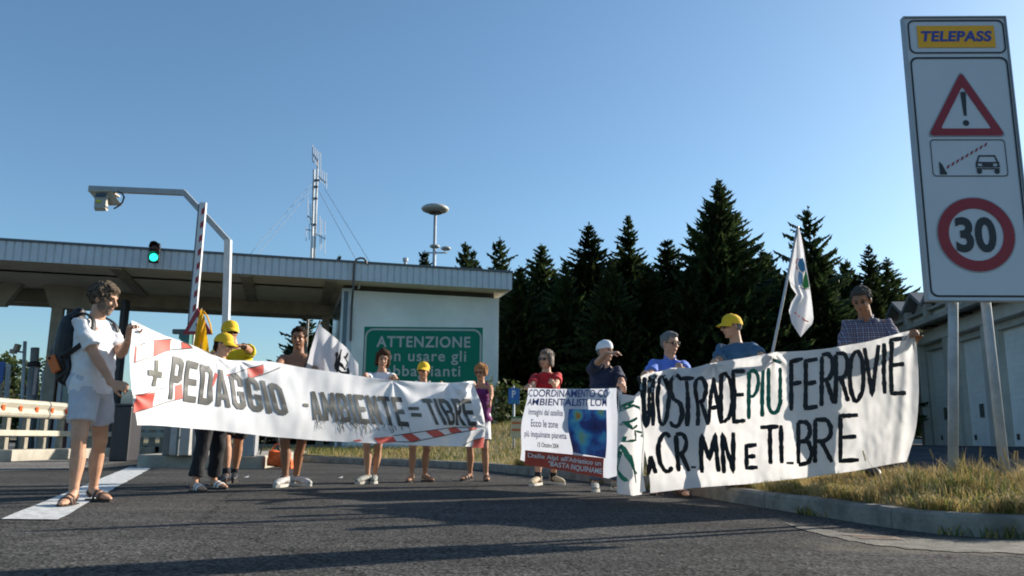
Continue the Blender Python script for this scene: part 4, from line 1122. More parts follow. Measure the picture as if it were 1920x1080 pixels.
o = obj('grass', quick_mesh('grass', V, Fc, Mi), [straw, straw_g, grass_g]); tag(o, 'dry grass hanging over the edge of the kerb', 'grass', kind='stuff')
# low leafy weeds scattered through the verge
rl = random.Random(61); pts_ = []
for px, py in ((1345, 925), (1385, 922), (1470, 905), (1540, 915), (1625, 905), (1700, 925), (1760, 915), (1835, 930), (1870, 915), (1905, 940), (1420, 930), (1790, 935)):
    q = G(px, py, .17); z = verge_z(q.x, q.y, 1)
    if not in_poly(q.x - .15, q.y - .15, VP_): continue
    for k in range(3): pts_.append((Vector((q.x + rl.uniform(-.09, .09), q.y + rl.uniform(-.09, .09), z + rl.uniform(.02, .06))), (rl.uniform(.05, .10), rl.uniform(.05, .10), rl.uniform(.03, .07))))
o = obj('weeds', leafy(pts_, 2600, .013, 71), [grass_g, straw_g]); tag(o, 'low leafy green weeds scattered through the dry verge', 'weeds', kind='stuff')
# tall dry stalks by the sign posts
rw = random.Random(21)
g = MB()
for k in range(34):
    x, y = rw.gauss(3.75, .38), rw.gauss(6.2, .35); z = verge_z(x, y, 1); h = rw.uniform(.14, .34)
    l = Vector((rw.uniform(-.13, .13), rw.uniform(-.1, .1), h)); b = Vector((x, y, z - .02))
    g.tube([b, b + l * .55, b + l + Vector((l.x * .5, 0, 0))], [.0022, .0018, .001], 4)
    tp = b + l + Vector((l.x * .5, 0, 0))
    for q in range(5): g.ell(tp - l * q * .05, (.006, 0, 0), (0, .006, 0), (0, 0, .012), 5, 4)
tag(g.build('dry_weeds', straw), 'tall dry seed stalks standing round the sign posts', 'weeds', kind='stuff')
# ================================================================== BIG LANE SIGN ON TWO POSTS
YS = 6.3
TL, TR, BL, BR = P(1692.5, 36, YS), P(1886, 31, YS), P(1745.5, 567, YS), P(1935, 559, YS)
sx0 = (TL.x + BL.x) / 2; sx1 = (TR.x + BR.x) / 2; szt = (TL.z + TR.z) / 2; szb = (BL.z + BR.z) / 2
SW, SH = sx1 - sx0, szt - szb
STURN = -.025                               # right side a little nearer
def S(u, v, o=0.0):
    "place on the sign face: u from the left, v from the top (0..1), o metres proud"
    return Vector((sx0 + SW * u, YS + (u - .5) * SW * STURN - o, szt - SH * v))
signroot = thing('lane_sign', 'tall white road sign with a yellow header, triangle, barrier and speed limit on two posts', 'road sign', (S(.5, 1).x, YS, .2))
sheet = mat('retroreflective sheet', (.60, .61, .63), .35, .03, 1.5); sgrey = mat('sign back aluminium', (.36, .37, .38), .45, .08, 4, metal=.4)
RS = Matrix.Rotation(math.atan(STURN), 3, 'Z')
g = MB(); g.box(S(.5, .5, -.022), (SW, .04, SH), RS, .004); g.build('panel', sheet, signroot)
g = MB()
for a, b in (((-.012, .0), (.0, 1.0)), ((1.0, 0), (1.012, 1))):
    g.box((S(a[0], .5, -.016) + S(b[0], .5, -.016)) / 2, (SW * .012, .062, SH * 1.004), RS, .003)
for v in (-.002, 1.002): g.box(S(.5, v, -.016), (SW * 1.022, .062, SH * .005), RS, .003)
g.build('rim', sgrey, signroot)
for px, pyt, pyb, pyg, dd in ((1787, 566, 850, 860, .1), (1848, 566, 903, 915, .1)):
    a = P(px, pyt, YS + dd); b = P(px if px == 1787 else 1886, pyb, YS + dd)
    d_ = (a - b).normalized(); g = MB(); g.tube([b - d_ * .35, a, a + d_ * 2.1 if px == 1848 else a + Vector((0, 0, 2.1))], .037, 16)
    g.build('post', galv, signroot, True)
def cell(us, vs, ar=SW / SH): pass
def uvring(pts_o, pts_i, mb, o): ring_strip(mb, pts_o, pts_i, lambda u, v: S(u, v, o))
def rr(u0, u1, v0, v1, r):                  # rounded rectangle in u, v with r in metres
    return [(p[0] / SW, p[1] / SH) for p in rrect(u0 * SW, u1 * SW, v0 * SH, v1 * SH, r)]
g = MB()
uvring(rr(.03, .985, .008, .134, .055), rr(.045, .970, .0135, .1285, .045), g, .003)
uvring(rr(.025, .985, .147, .990, .06), rr(.042, .968, .1535, .9835, .05), g, .003)
g.build('outline', blk, signroot)
yel = mat('sign amber', (.93, .42, .004), .4, .04, 3); navy = mat('sign blue lettering', (.03, .06, .30), .4, .05)
g = MB(); g.poly([S(u, v, .003) for u, v in ((.12, .112), (.885, .112), (.885, .030), (.12, .030))]); g.build('header_plate', yel, signroot)
g = MB(); letters(g, 'TELEPASS', lambda u, v: S(.155 + .70 * u, .090 - .040 * v, .006), bold=.035, shear=.16, spacing=1.05); g.build('header_lettering', navy, signroot)
# warning triangle
def tri_pts(cu, vt, vb, hu, r=.03):
    P0 = [Vector((cu * SW, vt * SH, 0)), Vector(((cu + hu) * SW, vb * SH, 0)), Vector(((cu - hu) * SW, vb * SH, 0))]; o = []
    for i in range(3):
        p = P0[i]; a = (P0[i - 1] - p).normalized(); b = (P0[(i + 1) % 3] - p).normalized()
        for k in range(6):
            t = k / 5; q = (p + a * r * 1.7) * (1 - t) ** 2 + p * 2 * t * (1 - t) + (p + b * r * 1.7) * t * t; o.append((q.x / SW, q.y / SH))
    return o
g = MB(); uvring(tri_pts(.512, .196, .437, .385, .03), tri_pts(.512, .202, .434, .372, .03), g, .003); g.build('triangle_edge', mat('thin grey line', (.3, .31, .32), .4), signroot)
g = MB(); uvring(tri_pts(.512, .202, .434, .372, .03), tri_pts(.512, .256, .408, .245, .012), g, .0035); g.build('triangle', red, signroot)
g = MB(); g.poly([S(u, v, .003) for u, v in ((.488, .279), (.500, .275), (.530, .275), (.542, .279), (.529, .362), (.503, .362))])
cx, cv = .516, .388; g.poly([S(cx + .030 * math.cos(t), cv + .030 * SW / SH * math.sin(t), .003) for t in [2 * math.pi * k / 18 for k in range(18)]]); g.build('exclamation_mark', blk, signroot)
# barrier pictogram
g = MB(); uvring(rr(.148, .872, .447, .578, .03), rr(.156, .864, .450, .575, .025), g, .003); g.build('pictogram_frame', blk, signroot)
a_, b_ = Vector((.285, .546, 0)), Vector((.69, .463, 0)); g = MB(); n_ = 17
for k in range(0, n_, 2):
    p, q = a_.lerp(b_, k / n_), a_.lerp(b_, (k + 1) / n_); g.poly([S(p.x, p.y + .006, .003), S(q.x, q.y + .006, .003), S(q.x + .012, q.y - .006, .003), S(p.x + .012, p.y - .006, .003)])
g.build('barrier_stripes', red, signroot)
g = MB(); g.poly([S(u, v, .003) for u, v in ((.218, .571), (.290, .571), (.245, .535), (.218, .525))])
def cq(pts): g.poly([S(u, v, .0032) for u, v in pts])
cu0, cu1 = .565, .800
def cu(t): return cu0 + (cu1 - cu0) * t
# car seen from the front: roof line, pillars, bonnet, bumper, wheels
cq([(cu(.16), .503), (cu(.84), .503), (cu(.80), .508), (cu(.20), .508)])
cq([(cu(.16), .503), (cu(.20), .508), (cu(.12), .527), (cu(.05), .527)]); cq([(cu(.84), .503), (cu(.95), .527), (cu(.88), .527), (cu(.80), .508)])
cq([(cu(.02), .527), (cu(.98), .527), (cu(.98), .532), (cu(.02), .532)])
cq([(cu(.02), .532), (cu(.10), .532), (cu(.10), .542), (cu(.02), .542)]); cq([(cu(.90), .532), (cu(.98), .532), (cu(.98), .542), (cu(.90), .542)]); cq([(cu(.28), .532), (cu(.72), .532), (cu(.72), .541), (cu(.28), .541)])
cq([(cu(.0), .542), (cu(1), .542), (cu(1), .546), (cu(0), .546)]); cq([(cu(.02), .549), (cu(.98), .549), (cu(.98), .553), (cu(.02), .553)])
for t in (.14, .86): g.poly([S(cu(t) + .026 * math.cos(q), .560 + .026 * SW / SH * math.sin(q), .0034) for q in [2 * math.pi * k / 14 for k in range(14)]])
g.build('pictogram', blk, signroot)
# speed limit
def circ(r, n=48): return [(.506 + r * math.cos(2 * math.pi * k / n), .779 + r * SW / SH * math.sin(2 * math.pi * k / n)) for k in range(n)]
g = MB(); uvring(circ(.372), circ(.362), g, .003); g.build('roundel_edge', MATS['thin grey line'], signroot)
g = MB(); uvring(circ(.362), circ(.258), g, .0035); g.build('roundel', red, signroot)
g = MB(); letters(g, '30', lambda u, v: S(.310 + .385 * u, .840 - .121 * v, .0035), bold=.035); g.build('numerals', blk, signroot)
# ================================================================== PEOPLE
UP = Vector((0, 0, 1))
def skin_mat(name, c): return mat(name, c, .5, .12, 9, sss=.08, spec=.35)
skin_a = skin_mat('tanned skin', (.44, .225, .13)); skin_b = skin_mat('light skin', (.52, .285, .18)); skin_c = skin_mat('brown tanned skin', (.29, .14, .078))
lip_m = mat('lips', (.26, .085, .07), .5); eye_m = mat('dark eye', (.02, .016, .014), .2); brow_m = mat('brow hair', (.05, .035, .025), .8)
lens_m = mat('sunglass lens', (.012, .011, .011), .12); frame_m = mat('spectacle frame', (.03, .02, .018), .4)
def cloth(name, c, **k): return mat(name, c, .85, k.pop('var', .06), k.pop('vs', 14), k.pop('bump', .15), k.pop('bs', 120), **k)
white_c = cloth('white cotton', (.74, .74, .75)); white_s = cloth('white shorts cotton', (.50, .52, .57)); black_c = cloth('black cotton', (.012, .012, .015)); khaki = cloth('khaki cotton', (.17, .15, .085))
yellow_c = cloth('yellow cotton', (.78, .48, .018)); yellow_t = cloth('yellow shirt', (.66, .52, .012)); purple = cloth('purple cotton', (.15, .018, .12)); red_c = cloth('red cotton', (.42, .010, .014))
navy_c = cloth('navy cotton', (.012, .018, .045)); blue_c = cloth('mid blue cotton', (.11, .20, .60)); teal_c = cloth('slate blue cotton', (.045, .11, .19)); denim = cloth('denim', (.05, .08, .14)); green_s = cloth('green grey cotton', (.10, .11, .075))
brown_l = mat('brown sandal leather', (.075, .042, .03), .6, .2, 20); tan_l = mat('tan sandal leather', (.36, .20, .10), .6, .2, 20); white_l = mat('white sandal', (.7, .7, .7), .5); sole_d = mat('dark sole', (.03, .027, .025), .8); sole_w = mat('pale sole', (.5, .48, .42), .7); shoe_w = mat('white trainer', (.46, .45, .44), .6, .25, 25); shoe_b = mat('black shoe', (.02, .02, .022), .5); shoe_t = mat('beige shoe', (.42, .34, .22), .7, .15, 20); shoe_g = mat('grey green shoe', (.26, .27, .25), .7, .2, 25)
hair_gb = mat('grey brown curls', (.036, .025, .017), .9, .4, 40, c2=(.115, .088, .064)); hair_d = mat('dark brown hair', (.022, .014, .010), .9, .3, 40); hair_b = mat('brown hair', (.055, .03, .018), .9, .3, 40); hair_r = mat('reddish blond hair', (.34, .17, .075), .9, .3, 40); hair_g = mat('grey hair', (.17, .165, .16), .9, .35, 45); hair_gd = mat('dark grey hair', (.06, .058, .055), .9, .4, 45); beard_m = mat('grey stubble', (.17, .12, .09), .85, .35, 60)
def plaid():
    m = bpy.data.materials.new('checked cotton'); m.use_nodes = True; nt, b = nodes_of(m); N = nt.nodes.new; L = nt.links.new
    tc = N('ShaderNodeTexCoord'); prev = None
    base = N('ShaderNodeRGB'); base.outputs[0].default_value = (.30, .32, .37, 1); out = base.outputs[0]
    for ax, sc_, colr in (('X', 15, (.015, .025, .10, 1)), ('Z', 15, (.015, .025, .10, 1)), ('X', 7.5, (.10, .035, .03, 1)), ('Z', 7.5, (.10, .035, .03, 1))):
        w = N('ShaderNodeTexWave'); w.bands_direction = ax; w.inputs['Scale'].default_value = sc_; w.inputs['Distortion'].default_value = .4; w.inputs['Detail'].default_value = 1; L(tc.outputs['Object'], w.inputs['Vector'])
        r = N('ShaderNodeValToRGB'); r.color_ramp.elements[0].position = .5 if sc_ > 10 else .8; r.color_ramp.elements[1].position = .62 if sc_ > 10 else .9; L(w.outputs['Fac'], r.inputs['Fac'])
        mu = N('ShaderNodeMath'); mu.operation = 'MULTIPLY'; mu.inputs[1].default_value = .75 if sc_ > 10 else .4; L(r.outputs['Color'], mu.inputs[0])
        x = N('ShaderNodeMix'); x.data_type = 'RGBA'; L(mu.outputs[0], x.inputs[0]); L(out, x.inputs[6]); x.inputs[7].default_value = colr; out = x.outputs[2]
    L(out, b.inputs['Base Color']); b.inputs['Roughness'].default_value = .9
    return m
plaid_m = plaid()

for _h in (hair_gb, hair_d, hair_b, hair_r, hair_g, hair_gd): nodes_of(_h)[1].inputs['Specular IOR Level'].default_value = .12
def ik(a, b, la, lb, hint):
    d = b - a; L = d.length
    if L > (la + lb) * .999: b = a + d.normalized() * (la + lb) * .999; d = b - a; L = d.length
    x = (la * la - lb * lb + L * L) / (2 * L); h = math.sqrt(max(0, la * la - x * x)); dn = d.normalized()
    hv = hint - dn * dn.dot(hint); hv.normalize()
    return a + dn * x + hv * h, b
def hand(mb, w, d, n, s, side, curl):
    "palm, four unequal fingers and a thumb; d points along the hand, n is where the fingers close to"
    d = d.normalized(); n = (n - d * n.dot(d)).normalized(); t = d.cross(n).normalized() * side     # thumb side
    mb.tube([w - d * .02 * s, w + d * .02 * s, w + d * .055 * s + n * .004, w + d * .095 * s], [.027 * s, .034 * s, .041 * s, .040 * s], 12, True, 0, True, (t, .42))
    for k, (ln, off) in enumerate(((.070, .031), (.080, .0105), (.074, -.0105), (.058, -.031))):
        p = w + d * (.092 - .004 * abs(k - 1)) * s + t * off * s; a = 0; pts = [p - d * .015 * s]; dirv = d + t * off * 1.5
        pts.append(p)
        for seg, q in enumerate((.46, .31, .23)):
            a += curl * (.75, 1.0, .7)[seg] * (1 + .12 * (k - 1.5) * .4)
            v = d * math.cos(a) + n * math.sin(a) + t * off * 1.2
            p = p + v.normalized() * ln * q * s; pts.append(p)
        mb.tube(pts, [.0095 * s, .0095 * s, .009 * s, .0082 * s, .0072 * s], 8, True, 0, True)
    p0 = w + d * .025 * s + t * .026 * s; p1 = w + d * .055 * s + t * .052 * s + n * .012 * s; p2 = p1 + (d * .8 + t * .35 + n * (.25 + curl * .35)).normalized() * .034 * s; p3 = p2 + (d * .8 - t * .1 + n * (.4 + curl * .5)).normalized() * .028 * s
    mb.tube([p0, p1, p2, p3], [.015 * s, .0125 * s, .0105 * s, .0085 * s], 8, True, 0, True)
def head(mb, C, f, l, u, k, fem):
    e = lambda p, a, b, c: mb.ell(C + (f * p[0] + l * p[1] + u * p[2]) * k, f * a * k, l * b * k, u * c * k, 18, 12)
    e((-.012, 0, .030), .096, .077, .088); e((.024, 0, -.035), .066, .060 if fem else .063, .080); e((.058, 0, -.098), .026, .026, .021); e((.010, 0, -.075), .058, .053, .040)
    e((.078, 0, .028), .018, .052, .014); e((.075, .030, -.022), .016, .022, .018); e((.075, -.030, -.022), .016, .022, .018)
    mb.tube([C + (f * .088 + u * .016) * k, C + (f * .100 - u * .006) * k, C + (f * .112 - u * .026) * k], [.009 * k, .011 * k, .0145 * k], 8, True, 0, True)
    e((.100, .012, -.030), .011, .009, .008); e((.100, -.012, -.030), .011, .009, .008); e((.086, 0, -.060), .012, .026, .012)
    for s in (-1, 1):
        e((-.008, .077 * s, -.008), .018, .010, .032); e((-.004, .074 * s, -.03), .010, .008, .014)
def torso(P_, s, fem, belly, ins=0.0, lo=0.0, hi=1.0):
    "rings of the trunk between the crotch (0) and the neck (1)"
    prof = [(0, .10, .085, 0), (.06, .150, .108, -.01), (.16, .172 + .008 * fem, .118, -.012), (.30, .158, .108 + belly * .5, .004 + belly * .5), (.42, .145 - .012 * fem, .102 + belly, .006 + belly * .8), (.56, .150, .106 + belly * .5, .006 + belly * .3), (.70, .166 - .012 * fem, .112 + .014 * fem, .008 + .014 * fem), (.82, .176 - .016 * fem, .100, 0), (.90, .158 - .012 * fem, .078, -.012), (.96, .105, .062, -.014), (1.0, .064, .058, -.008)]
    out = []
    N_ = 30
    for i in range(N_ + 1):
        t = lo + (hi - lo) * i / N_
        for a, b in zip(prof[:-1], prof[1:]):
            if a[0] <= t <= b[0] + 1e-9:
                q = (t - a[0]) / (b[0] - a[0]); q = q * q * (3 - 2 * q) * .5 + q * .5
                v = [x + (y - x) * q for x, y in zip(a, b)]; break
        i_ = ins(t) if callable(ins) else ins
        out.append((t, (v[1]) * s + i_, (v[2]) * s + i_, v[3] * s))
    return out
def ring_at(P_, t, a, b, off, n=26):
    c, l, f = P_(t)
    c = c + f * off; r = []
    for j in range(n):
        q = 2 * math.pi * j / n; cx, sy = math.cos(q), math.sin(q)
        r.append(c + l * a * math.copysign(abs(cx) ** .88, cx) + f * b * math.copysign(abs(sy) ** .88, sy))
    return r

def person(label, feet, top, yaw, skin, spec):
    """feet: ((px, py, z, yaw) left, right) ; top: pixel of the crown at the body's own distance ; yaw 0 faces the camera, 90 faces the right of the photo"""
    gl_, gr_ = [G(q[0], q[1], q[2]) for q in feet]
    root = (gl_ + gr_) / 2; z0 = min(gl_.z, gr_.z)
    dep_ = root.y + spec.get('back', 0)
    H = (P(top[0], top[1], dep_).z - z0 - spec.get('hat', 0)) * spec.get('hk', 1.0)
    s = H / 1.75; fem = 1 if spec.get('fem') else 0; belly = spec.get('belly', 0.0); vox = spec.get('vox', .0075)
    f = Vector((math.sin(rad(yaw)), -math.cos(rad(yaw)), 0)); l = Vector((math.cos(rad(yaw)), math.sin(rad(yaw)), 0))
    t_ = thing('person', label, 'person', (root.x, root.y, z0), 'people holding the banners')
    lean = Vector(spec.get('lean', (0, 0, 0))); ty = rad(spec.get('twist', 0))
    pel = Vector((root.x, root.y, z0 + .50 * H)) + Vector(spec.get('poff', (0, 0, 0)))
    nb = Vector((root.x, root.y, z0 + .835 * H)) + lean
    base_ = pel - UP * .03 * H
    def P_(t):
        c = base_.lerp(nb, t); a = ty * t
        sag = -f * .03 * s * math.sin(math.pi * t) * .4
        fl = (f * math.cos(a) + l * math.sin(a)); ll = (l * math.cos(a) - f * math.sin(a))
        return c + sag, ll, fl
    _, lt, ft = P_(1.0)
    # head frame
    hy = rad(spec.get('hyaw', 0)); hp = rad(spec.get('hpitch', 0)); hroll = rad(spec.get('hroll', 0))
    hf = ft * math.cos(hy) + lt * math.sin(hy); hl = lt * math.cos(hy) - ft * math.sin(hy)
    hf, hu = hf * math.cos(hp) - UP * math.sin(hp), UP * math.cos(hp) + hf * math.sin(hp)
    hl, hu = hl * math.cos(hroll) + hu * math.sin(hroll), hu * math.cos(hroll) - hl * math.sin(hroll)
    k = s * spec.get('headk', 1.0) * 1.02
    C = Vector((root.x, root.y, 0)) + lean * 1.12 + ft * .012 * s; C.z = z0 + H - .118 * k - max(0, math.sin(hp)) * .02
    C += hf * .02 * s * max(0, math.sin(hp)) + Vector(spec.get('hoff', (0, 0, 0)))
    # ---- body
    mb = MB()
    mb.rings([ring_at(P_, *q) for q in torso(P_, s, fem, belly)])
    if fem:
        for sg in (-1, 1):
            c, ll, ff = P_(.70); mb.ell(c + ll * .075 * s * sg + ff * .095 * s, ff * .05 * s, ll * .06 * s, UP * .06 * s)
    mb.tube([nb - UP * .05 * s - ft * .01, nb + (C - nb) * .5 - hf * .012 * k, C - hf * .02 * k - hu * .04 * k], [.068 * s, (.050 if fem else .056) * s, .058 * s], 14, True, 0, True)
    head(mb, C, hf, hl, hu, k, fem)
    legs = []
    for sg, g_, q in ((1, gl_, feet[0]), (-1, gr_, feet[1])):
        hip = pel + l * .085 * s * sg - UP * .01 * H
        fyaw = rad(q[3]); fd = Vector((math.sin(fyaw), -math.cos(fyaw), 0)); lift = q[4] if len(q) > 4 else .018
        ank = Vector((g_.x, g_.y, g_.z + .085 * s + lift)) - fd * .055 * s
        Lh = (ank - hip).length; kn, ank = ik(hip, ank, Lh * .503, Lh * .503, fd * .8 + f * .3)
        dn = (ank - hip).normalized(); bk = -(fd - dn * fd.dot(dn)).normalized()
        g1 = spec.get('legk', 1.0) * s
        mb.tube([hip + UP * .02, hip.lerp(kn, .3), hip.lerp(kn, .7), kn - bk * .004, kn.lerp(ank, .16) + bk * .006 * s, kn.lerp(ank, .33) + bk * .014 * s, kn.lerp(ank, .55) + bk * .008 * s, kn.lerp(ank, .82), ank, ank - UP * .02 * s],
                [.092 * g1, .083 * g1, .066 * g1, .056 * g1, .052 * g1, .058 * g1, .052 * g1, .037 * g1, .036 * g1, .034 * g1], 14, True, 0, True)
        zf = g_.z + lift
        heel = Vector((g_.x, g_.y, 0)) - fd * .085 * s
        ft_ = lambda a, z, heel=heel, fd=fd, zf=zf: Vector((heel.x + fd.x * a * s, heel.y + fd.y * a * s, zf + z * s))
        sdv = Vector((-fd.y, fd.x, 0))
        mb.tube([ft_(-.005, .032), ft_(.05, .045), ft_(.11, .040), ft_(.17, .026), ft_(.215, .018), ft_(.24, .014)], [.028 * s, .032 * s, .037 * s, .041 * s, .038 * s, .027 * s], 12, True, 0, True, (sdv, .62))
        mb.tube([ank, ft_(.07, .05), ft_(.12, .04)], [.036 * s, .036 * s, .032 * s], 12, True, 0, True)
        if spec.get('feet') == 'sandal':
            for j, w_ in enumerate((-.028, -.012, .003, .016, .028)):
                mb.tube([ft_(.21, .014) + sdv * w_ * s, ft_(.243 - .008 * abs(j - (1 if sg > 0 else 3)), .012) + sdv * w_ * s], [.0095 * s, .0085 * s], 8, True, 0, True)
        legs.append((hip, kn, ank, fd, sdv, ft_, bk, zf))
    arms = []
    for sg, key in ((1, 'lh'), (-1, 'rh')):
        c, ll, ff = P_(.87)
        sh = c + ll * (.172 - .018 * fem) * s * sg + UP * .012 * s
        hs = spec.get(key)
        La, Lf = .168 * H, .148 * H
        if hs is None: hs = dict(at=sh - UP * (La + Lf) * .97 + ff * .06 + ll * .05 * sg, hint=-ff, d=-UP + ff * .15, n=-ll * sg, curl=.35)
        sh = sh + UP * hs.get('shrug', 0)
        el, wr = ik(sh, hs['at'], La, Lf, hs['hint'])
        fk = spec.get('armk', 1.0) * s * (.88 if fem else 1)
        mb.tube([c + ll * .10 * s * sg, sh, sh.lerp(el, .25), sh.lerp(el, .6), el, el.lerp(wr, .22), el.lerp(wr, .5), wr], [.055 * fk, .056 * fk, .050 * fk, .044 * fk, .038 * fk, .041 * fk, .035 * fk, .026 * fk], 14, True, 0, True)
        hd = hs.get('d') or (wr - el)
        hand(mb, wr, hd, hs.get('n', ff), s * (.93 if fem else 1.0), hs.get('thumb', sg), hs.get('curl', .5))
        arms.append((c, sh, el, wr, ll, sg))
    body = obj('body', fused(mb, vox, 3, .4), skin, t_, True)
    # ---- face
    e = lambda mbx, p, a, b, c: mbx.ell(C + (hf * p[0] + hl * p[1] + hu * p[2]) * k, hf * a * k, hl * b * k, hu * c * k, 12, 8)
    gl = spec.get('glasses')
    if gl != 'sun':
        for sg in (-1, 1):
            m_ = MB(); e(m_, (.0805, .031 * sg, .002), .011, .0135, .0065); m_.build('eye', eye_m, t_, True)
            m_ = MB(); m_.tube([C + (hf * .090 + hl * .014 * sg + hu * .024) * k, C + (hf * .092 + hl * .03 * sg + hu * .029) * k, C + (hf * .078 + hl * .048 * sg + hu * .023) * k], [.004 * k, .005 * k, .003 * k], 6); m_.build('eyebrow', spec.get('brow', brow_m), t_, True)
    m_ = MB(); e(m_, (.0915, 0, -.0605), .009, .021, .0065); m_.build('mouth', lip_m, t_, True)
    if gl:
        m_ = MB()
        if gl == 'sun':
            for sg in (-1, 1): e(m_, (.0985, .031 * sg, .001), .006, .029, .019)
        else:
            for sg in (-1, 1):
                m_.tube([C + (hf * (.101 - .006 * abs(math.cos(q))) + hl * (.031 * sg + .024 * math.cos(q)) + hu * (.001 + .016 * math.sin(q))) * k for q in [2 * math.pi * j / 14 for j in range(15)]], .0026 * k, 5, False)
        m_.tube([C + (hf * .105 + hl * .012 + hu * .006) * k, C + (hf * .105 - hl * .012 + hu * .006) * k], .0032 * k, 5)
        for sg in (-1, 1): m_.tube([C + (hf * .097 + hl * .056 * sg + hu * .006) * k, C + (hf * .03 + hl * .078 * sg + hu * .008) * k, C + (-hf * .015 + hl * .082 * sg + hu * .004) * k], .0032 * k, 5)
        m_.build('sunglasses' if gl == 'sun' else 'glasses', lens_m if gl == 'sun' else frame_m, t_, True)
    if spec.get('beard'):
        m_ = MB(); e(m_, (.027, 0, -.058), .067, .0655, .068); e(m_, (.060, 0, -.1), .030, .031, .024); e(m_, (.086, 0, -.047), .013, .026, .006)
        for sg in (-1, 1): e(m_, (.022, .045 * sg, -.03), .036, .023, .05)
        obj('beard', crease(fused(m_, .006, 2), .003, (60, 60, 60)), beard_m, t_, True)
    # ---- hair
    hk, hm = spec.get('hair', (None, None)); rng = random.Random(int(top[0]))
    if hk:
        m_ = MB()
        def clump(p, r): m_.ell(C + (hf * p[0] + hl * p[1] + hu * p[2]) * k, hf * r * k, hl * r * k, hu * r * k * rng.uniform(.8, 1.1), 8, 6)
        if hk in ('curly', 'short', 'crop', 'bob', 'fluffy'):
            th = {'curly': .017, 'short': .009, 'crop': .005, 'bob': .014, 'fluffy': .016}[hk]
            e(m_, (-.024, 0, .042), .092 + th, .079 + th, .082 + th)
            e(m_, (-.045, 0, .005), .066 + th, .078 + th * .8, .080)
            if hk in ('curly', 'fluffy', 'bob', 'short'):
                e(m_, (.040, 0, .092), .040 + th * .7, .058, .028 + th * .6)
            if hk == 'bob':
                for sg in (-1, 1): e(m_, (-.012, .076 * sg, -.032), .055, .024, .082)
                e(m_, (-.06, 0, -.05), .05, .075, .065)
            if hk == 'fluffy':
                for sg in (-1, 1): e(m_, (-.012, .078 * sg, .0), .055, .02, .06)
            for _ in range({'curly': 150, 'fluffy': 70, 'bob': 60, 'short': 60, 'crop': 0}[hk]):
                a = rng.uniform(0, 6.28); z = rng.uniform(-.55 if hk != 'short' else -.3, 1); q = math.sqrt(max(0, 1 - z * z))
                p = (-.022 + (.092 + th) * q * math.cos(a), (.079 + th) * q * math.sin(a), .038 + (.082 + th) * z)
                if p[0] > .045 and p[2] < .075: continue
                if hk != 'bob' and p[2] < -.05: continue
                clump(p, {'curly': .017, 'fluffy': .014, 'bob': .012, 'short': .011}[hk] * rng.uniform(.7, 1.35))
        elif hk == 'back':                                  # what shows below a cap
            e(m_, (-.035, 0, .010), .075, .083, .07)
            if fem: e(m_, (-.06, 0, -.04), .045, .07, .06)
        me = fused(m_, .0075, 2, .4); me = crease(me, .005 if hk != 'crop' else .0015, (55, 55, 55), top[0]); obj('hair', me, hm, t_, True)
    if spec.get('cap'):
        cm = spec['cap']; m_ = MB()
        rows = []
        for j in range(9):
            a = math.pi / 2 * j / 8; r_ = math.cos(a) ** .75; zz = math.sin(a)
            rows.append([C + (hf * (-.010 + (.108) * r_ * math.cos(q)) + hl * .090 * r_ * math.sin(q) + hu * (.034 + .098 * zz + .012 * r_ * math.cos(q))) * k for q in [2 * math.pi * i / 24 for i in range(24)]])
        rows.insert(0, [p - hu * .012 * k for p in rows[0]])
        m_.grid(rows[:-1], close=True); top_ = rows[-2]; m_.bm.faces.new([m_.bm.verts.new(p) for p in top_])
        bt = C + (hu * .136 - hf * .01) * k; m_.ell(bt, hf * .009 * k, hl * .009 * k, hu * .006 * k, 8, 5)
        bmesh.ops.remove_doubles(m_.bm, verts=m_.bm.verts[:], dist=1e-5)
        cp = obj('cap', crease(m_.mesh('cap'), .0015, (40, 40, 40)), cm, t_, True)
        vy = rad(spec.get('visor', 0)); vf = hf * math.cos(vy) + hl * math.sin(vy); vl = hl * math.cos(vy) - hf * math.sin(vy)
        if spec.get('visor') != None and not spec.get('novisor'):
            m_ = MB(); rows = []
            for lay in (0, 1):
                for j in range(5):
                    q = j / 4; row = []
                    for i in range(13):
                        a = -1.25 + 2.5 * i / 12
                        rr_ = .096 + (.072 * math.cos(a) ** .7) * q
                        row.append(C + (vf * (rr_ * math.cos(a)) + vl * .092 * math.sin(a) * (1 + .02 * q) + hu * (.036 - .022 * q + .014 * math.cos(a) * (1 - q) - .018 * math.sin(a) ** 2 * q - .004 * lay)) * k)
                    rows.append(row)
            m_.grid(rows[:5]); m_.grid(rows[5:]); m_.grid([rows[4], rows[9]]); o_ = m_.build('visor', cm, cp, True)
    # ---- clothes
    def sleeve_pts(c, sh, el, wr, frac):
        return [c.lerp(sh, .3), sh, sh.lerp(el, frac * .5), sh.lerp(el, frac)]
    sk = spec.get('shirt')
    if sk:
        m_ = MB(); ins = spec.get('loose', .016) * s; lo = spec.get('hem', .12)
        hi = .975 if not spec.get('tank') else .86
        def insf(t): return ins * (1.0 + .9 * max(0, .6 - t)) * (1 - .45 * max(0, (t - .8) / .2))
        rr_ = torso(P_, s, fem, belly, insf, lo, hi)
        widest = max(q[1] for q in rr_[:12]) if not fem else 0
        rings_ = []
        for t, a, b, off in rr_:
            if t < .62 and not spec.get('fitted'):
                a = max(a, .163 * s + ins * 1.2); b = max(b, .112 * s + ins * 1.1 + belly * .9)
            rings_.append(ring_at(P_, t, a, b, off))
        m_.rings(rings_)
        if fem:
            for sg in (-1, 1):
                c, ll, ff = P_(.70); m_.ell(c + ll * .075 * s * sg + ff * .098 * s, ff * .06 * s, ll * .066 * s, UP * .066 * s)
        sl = spec.get('sleeve', .62)
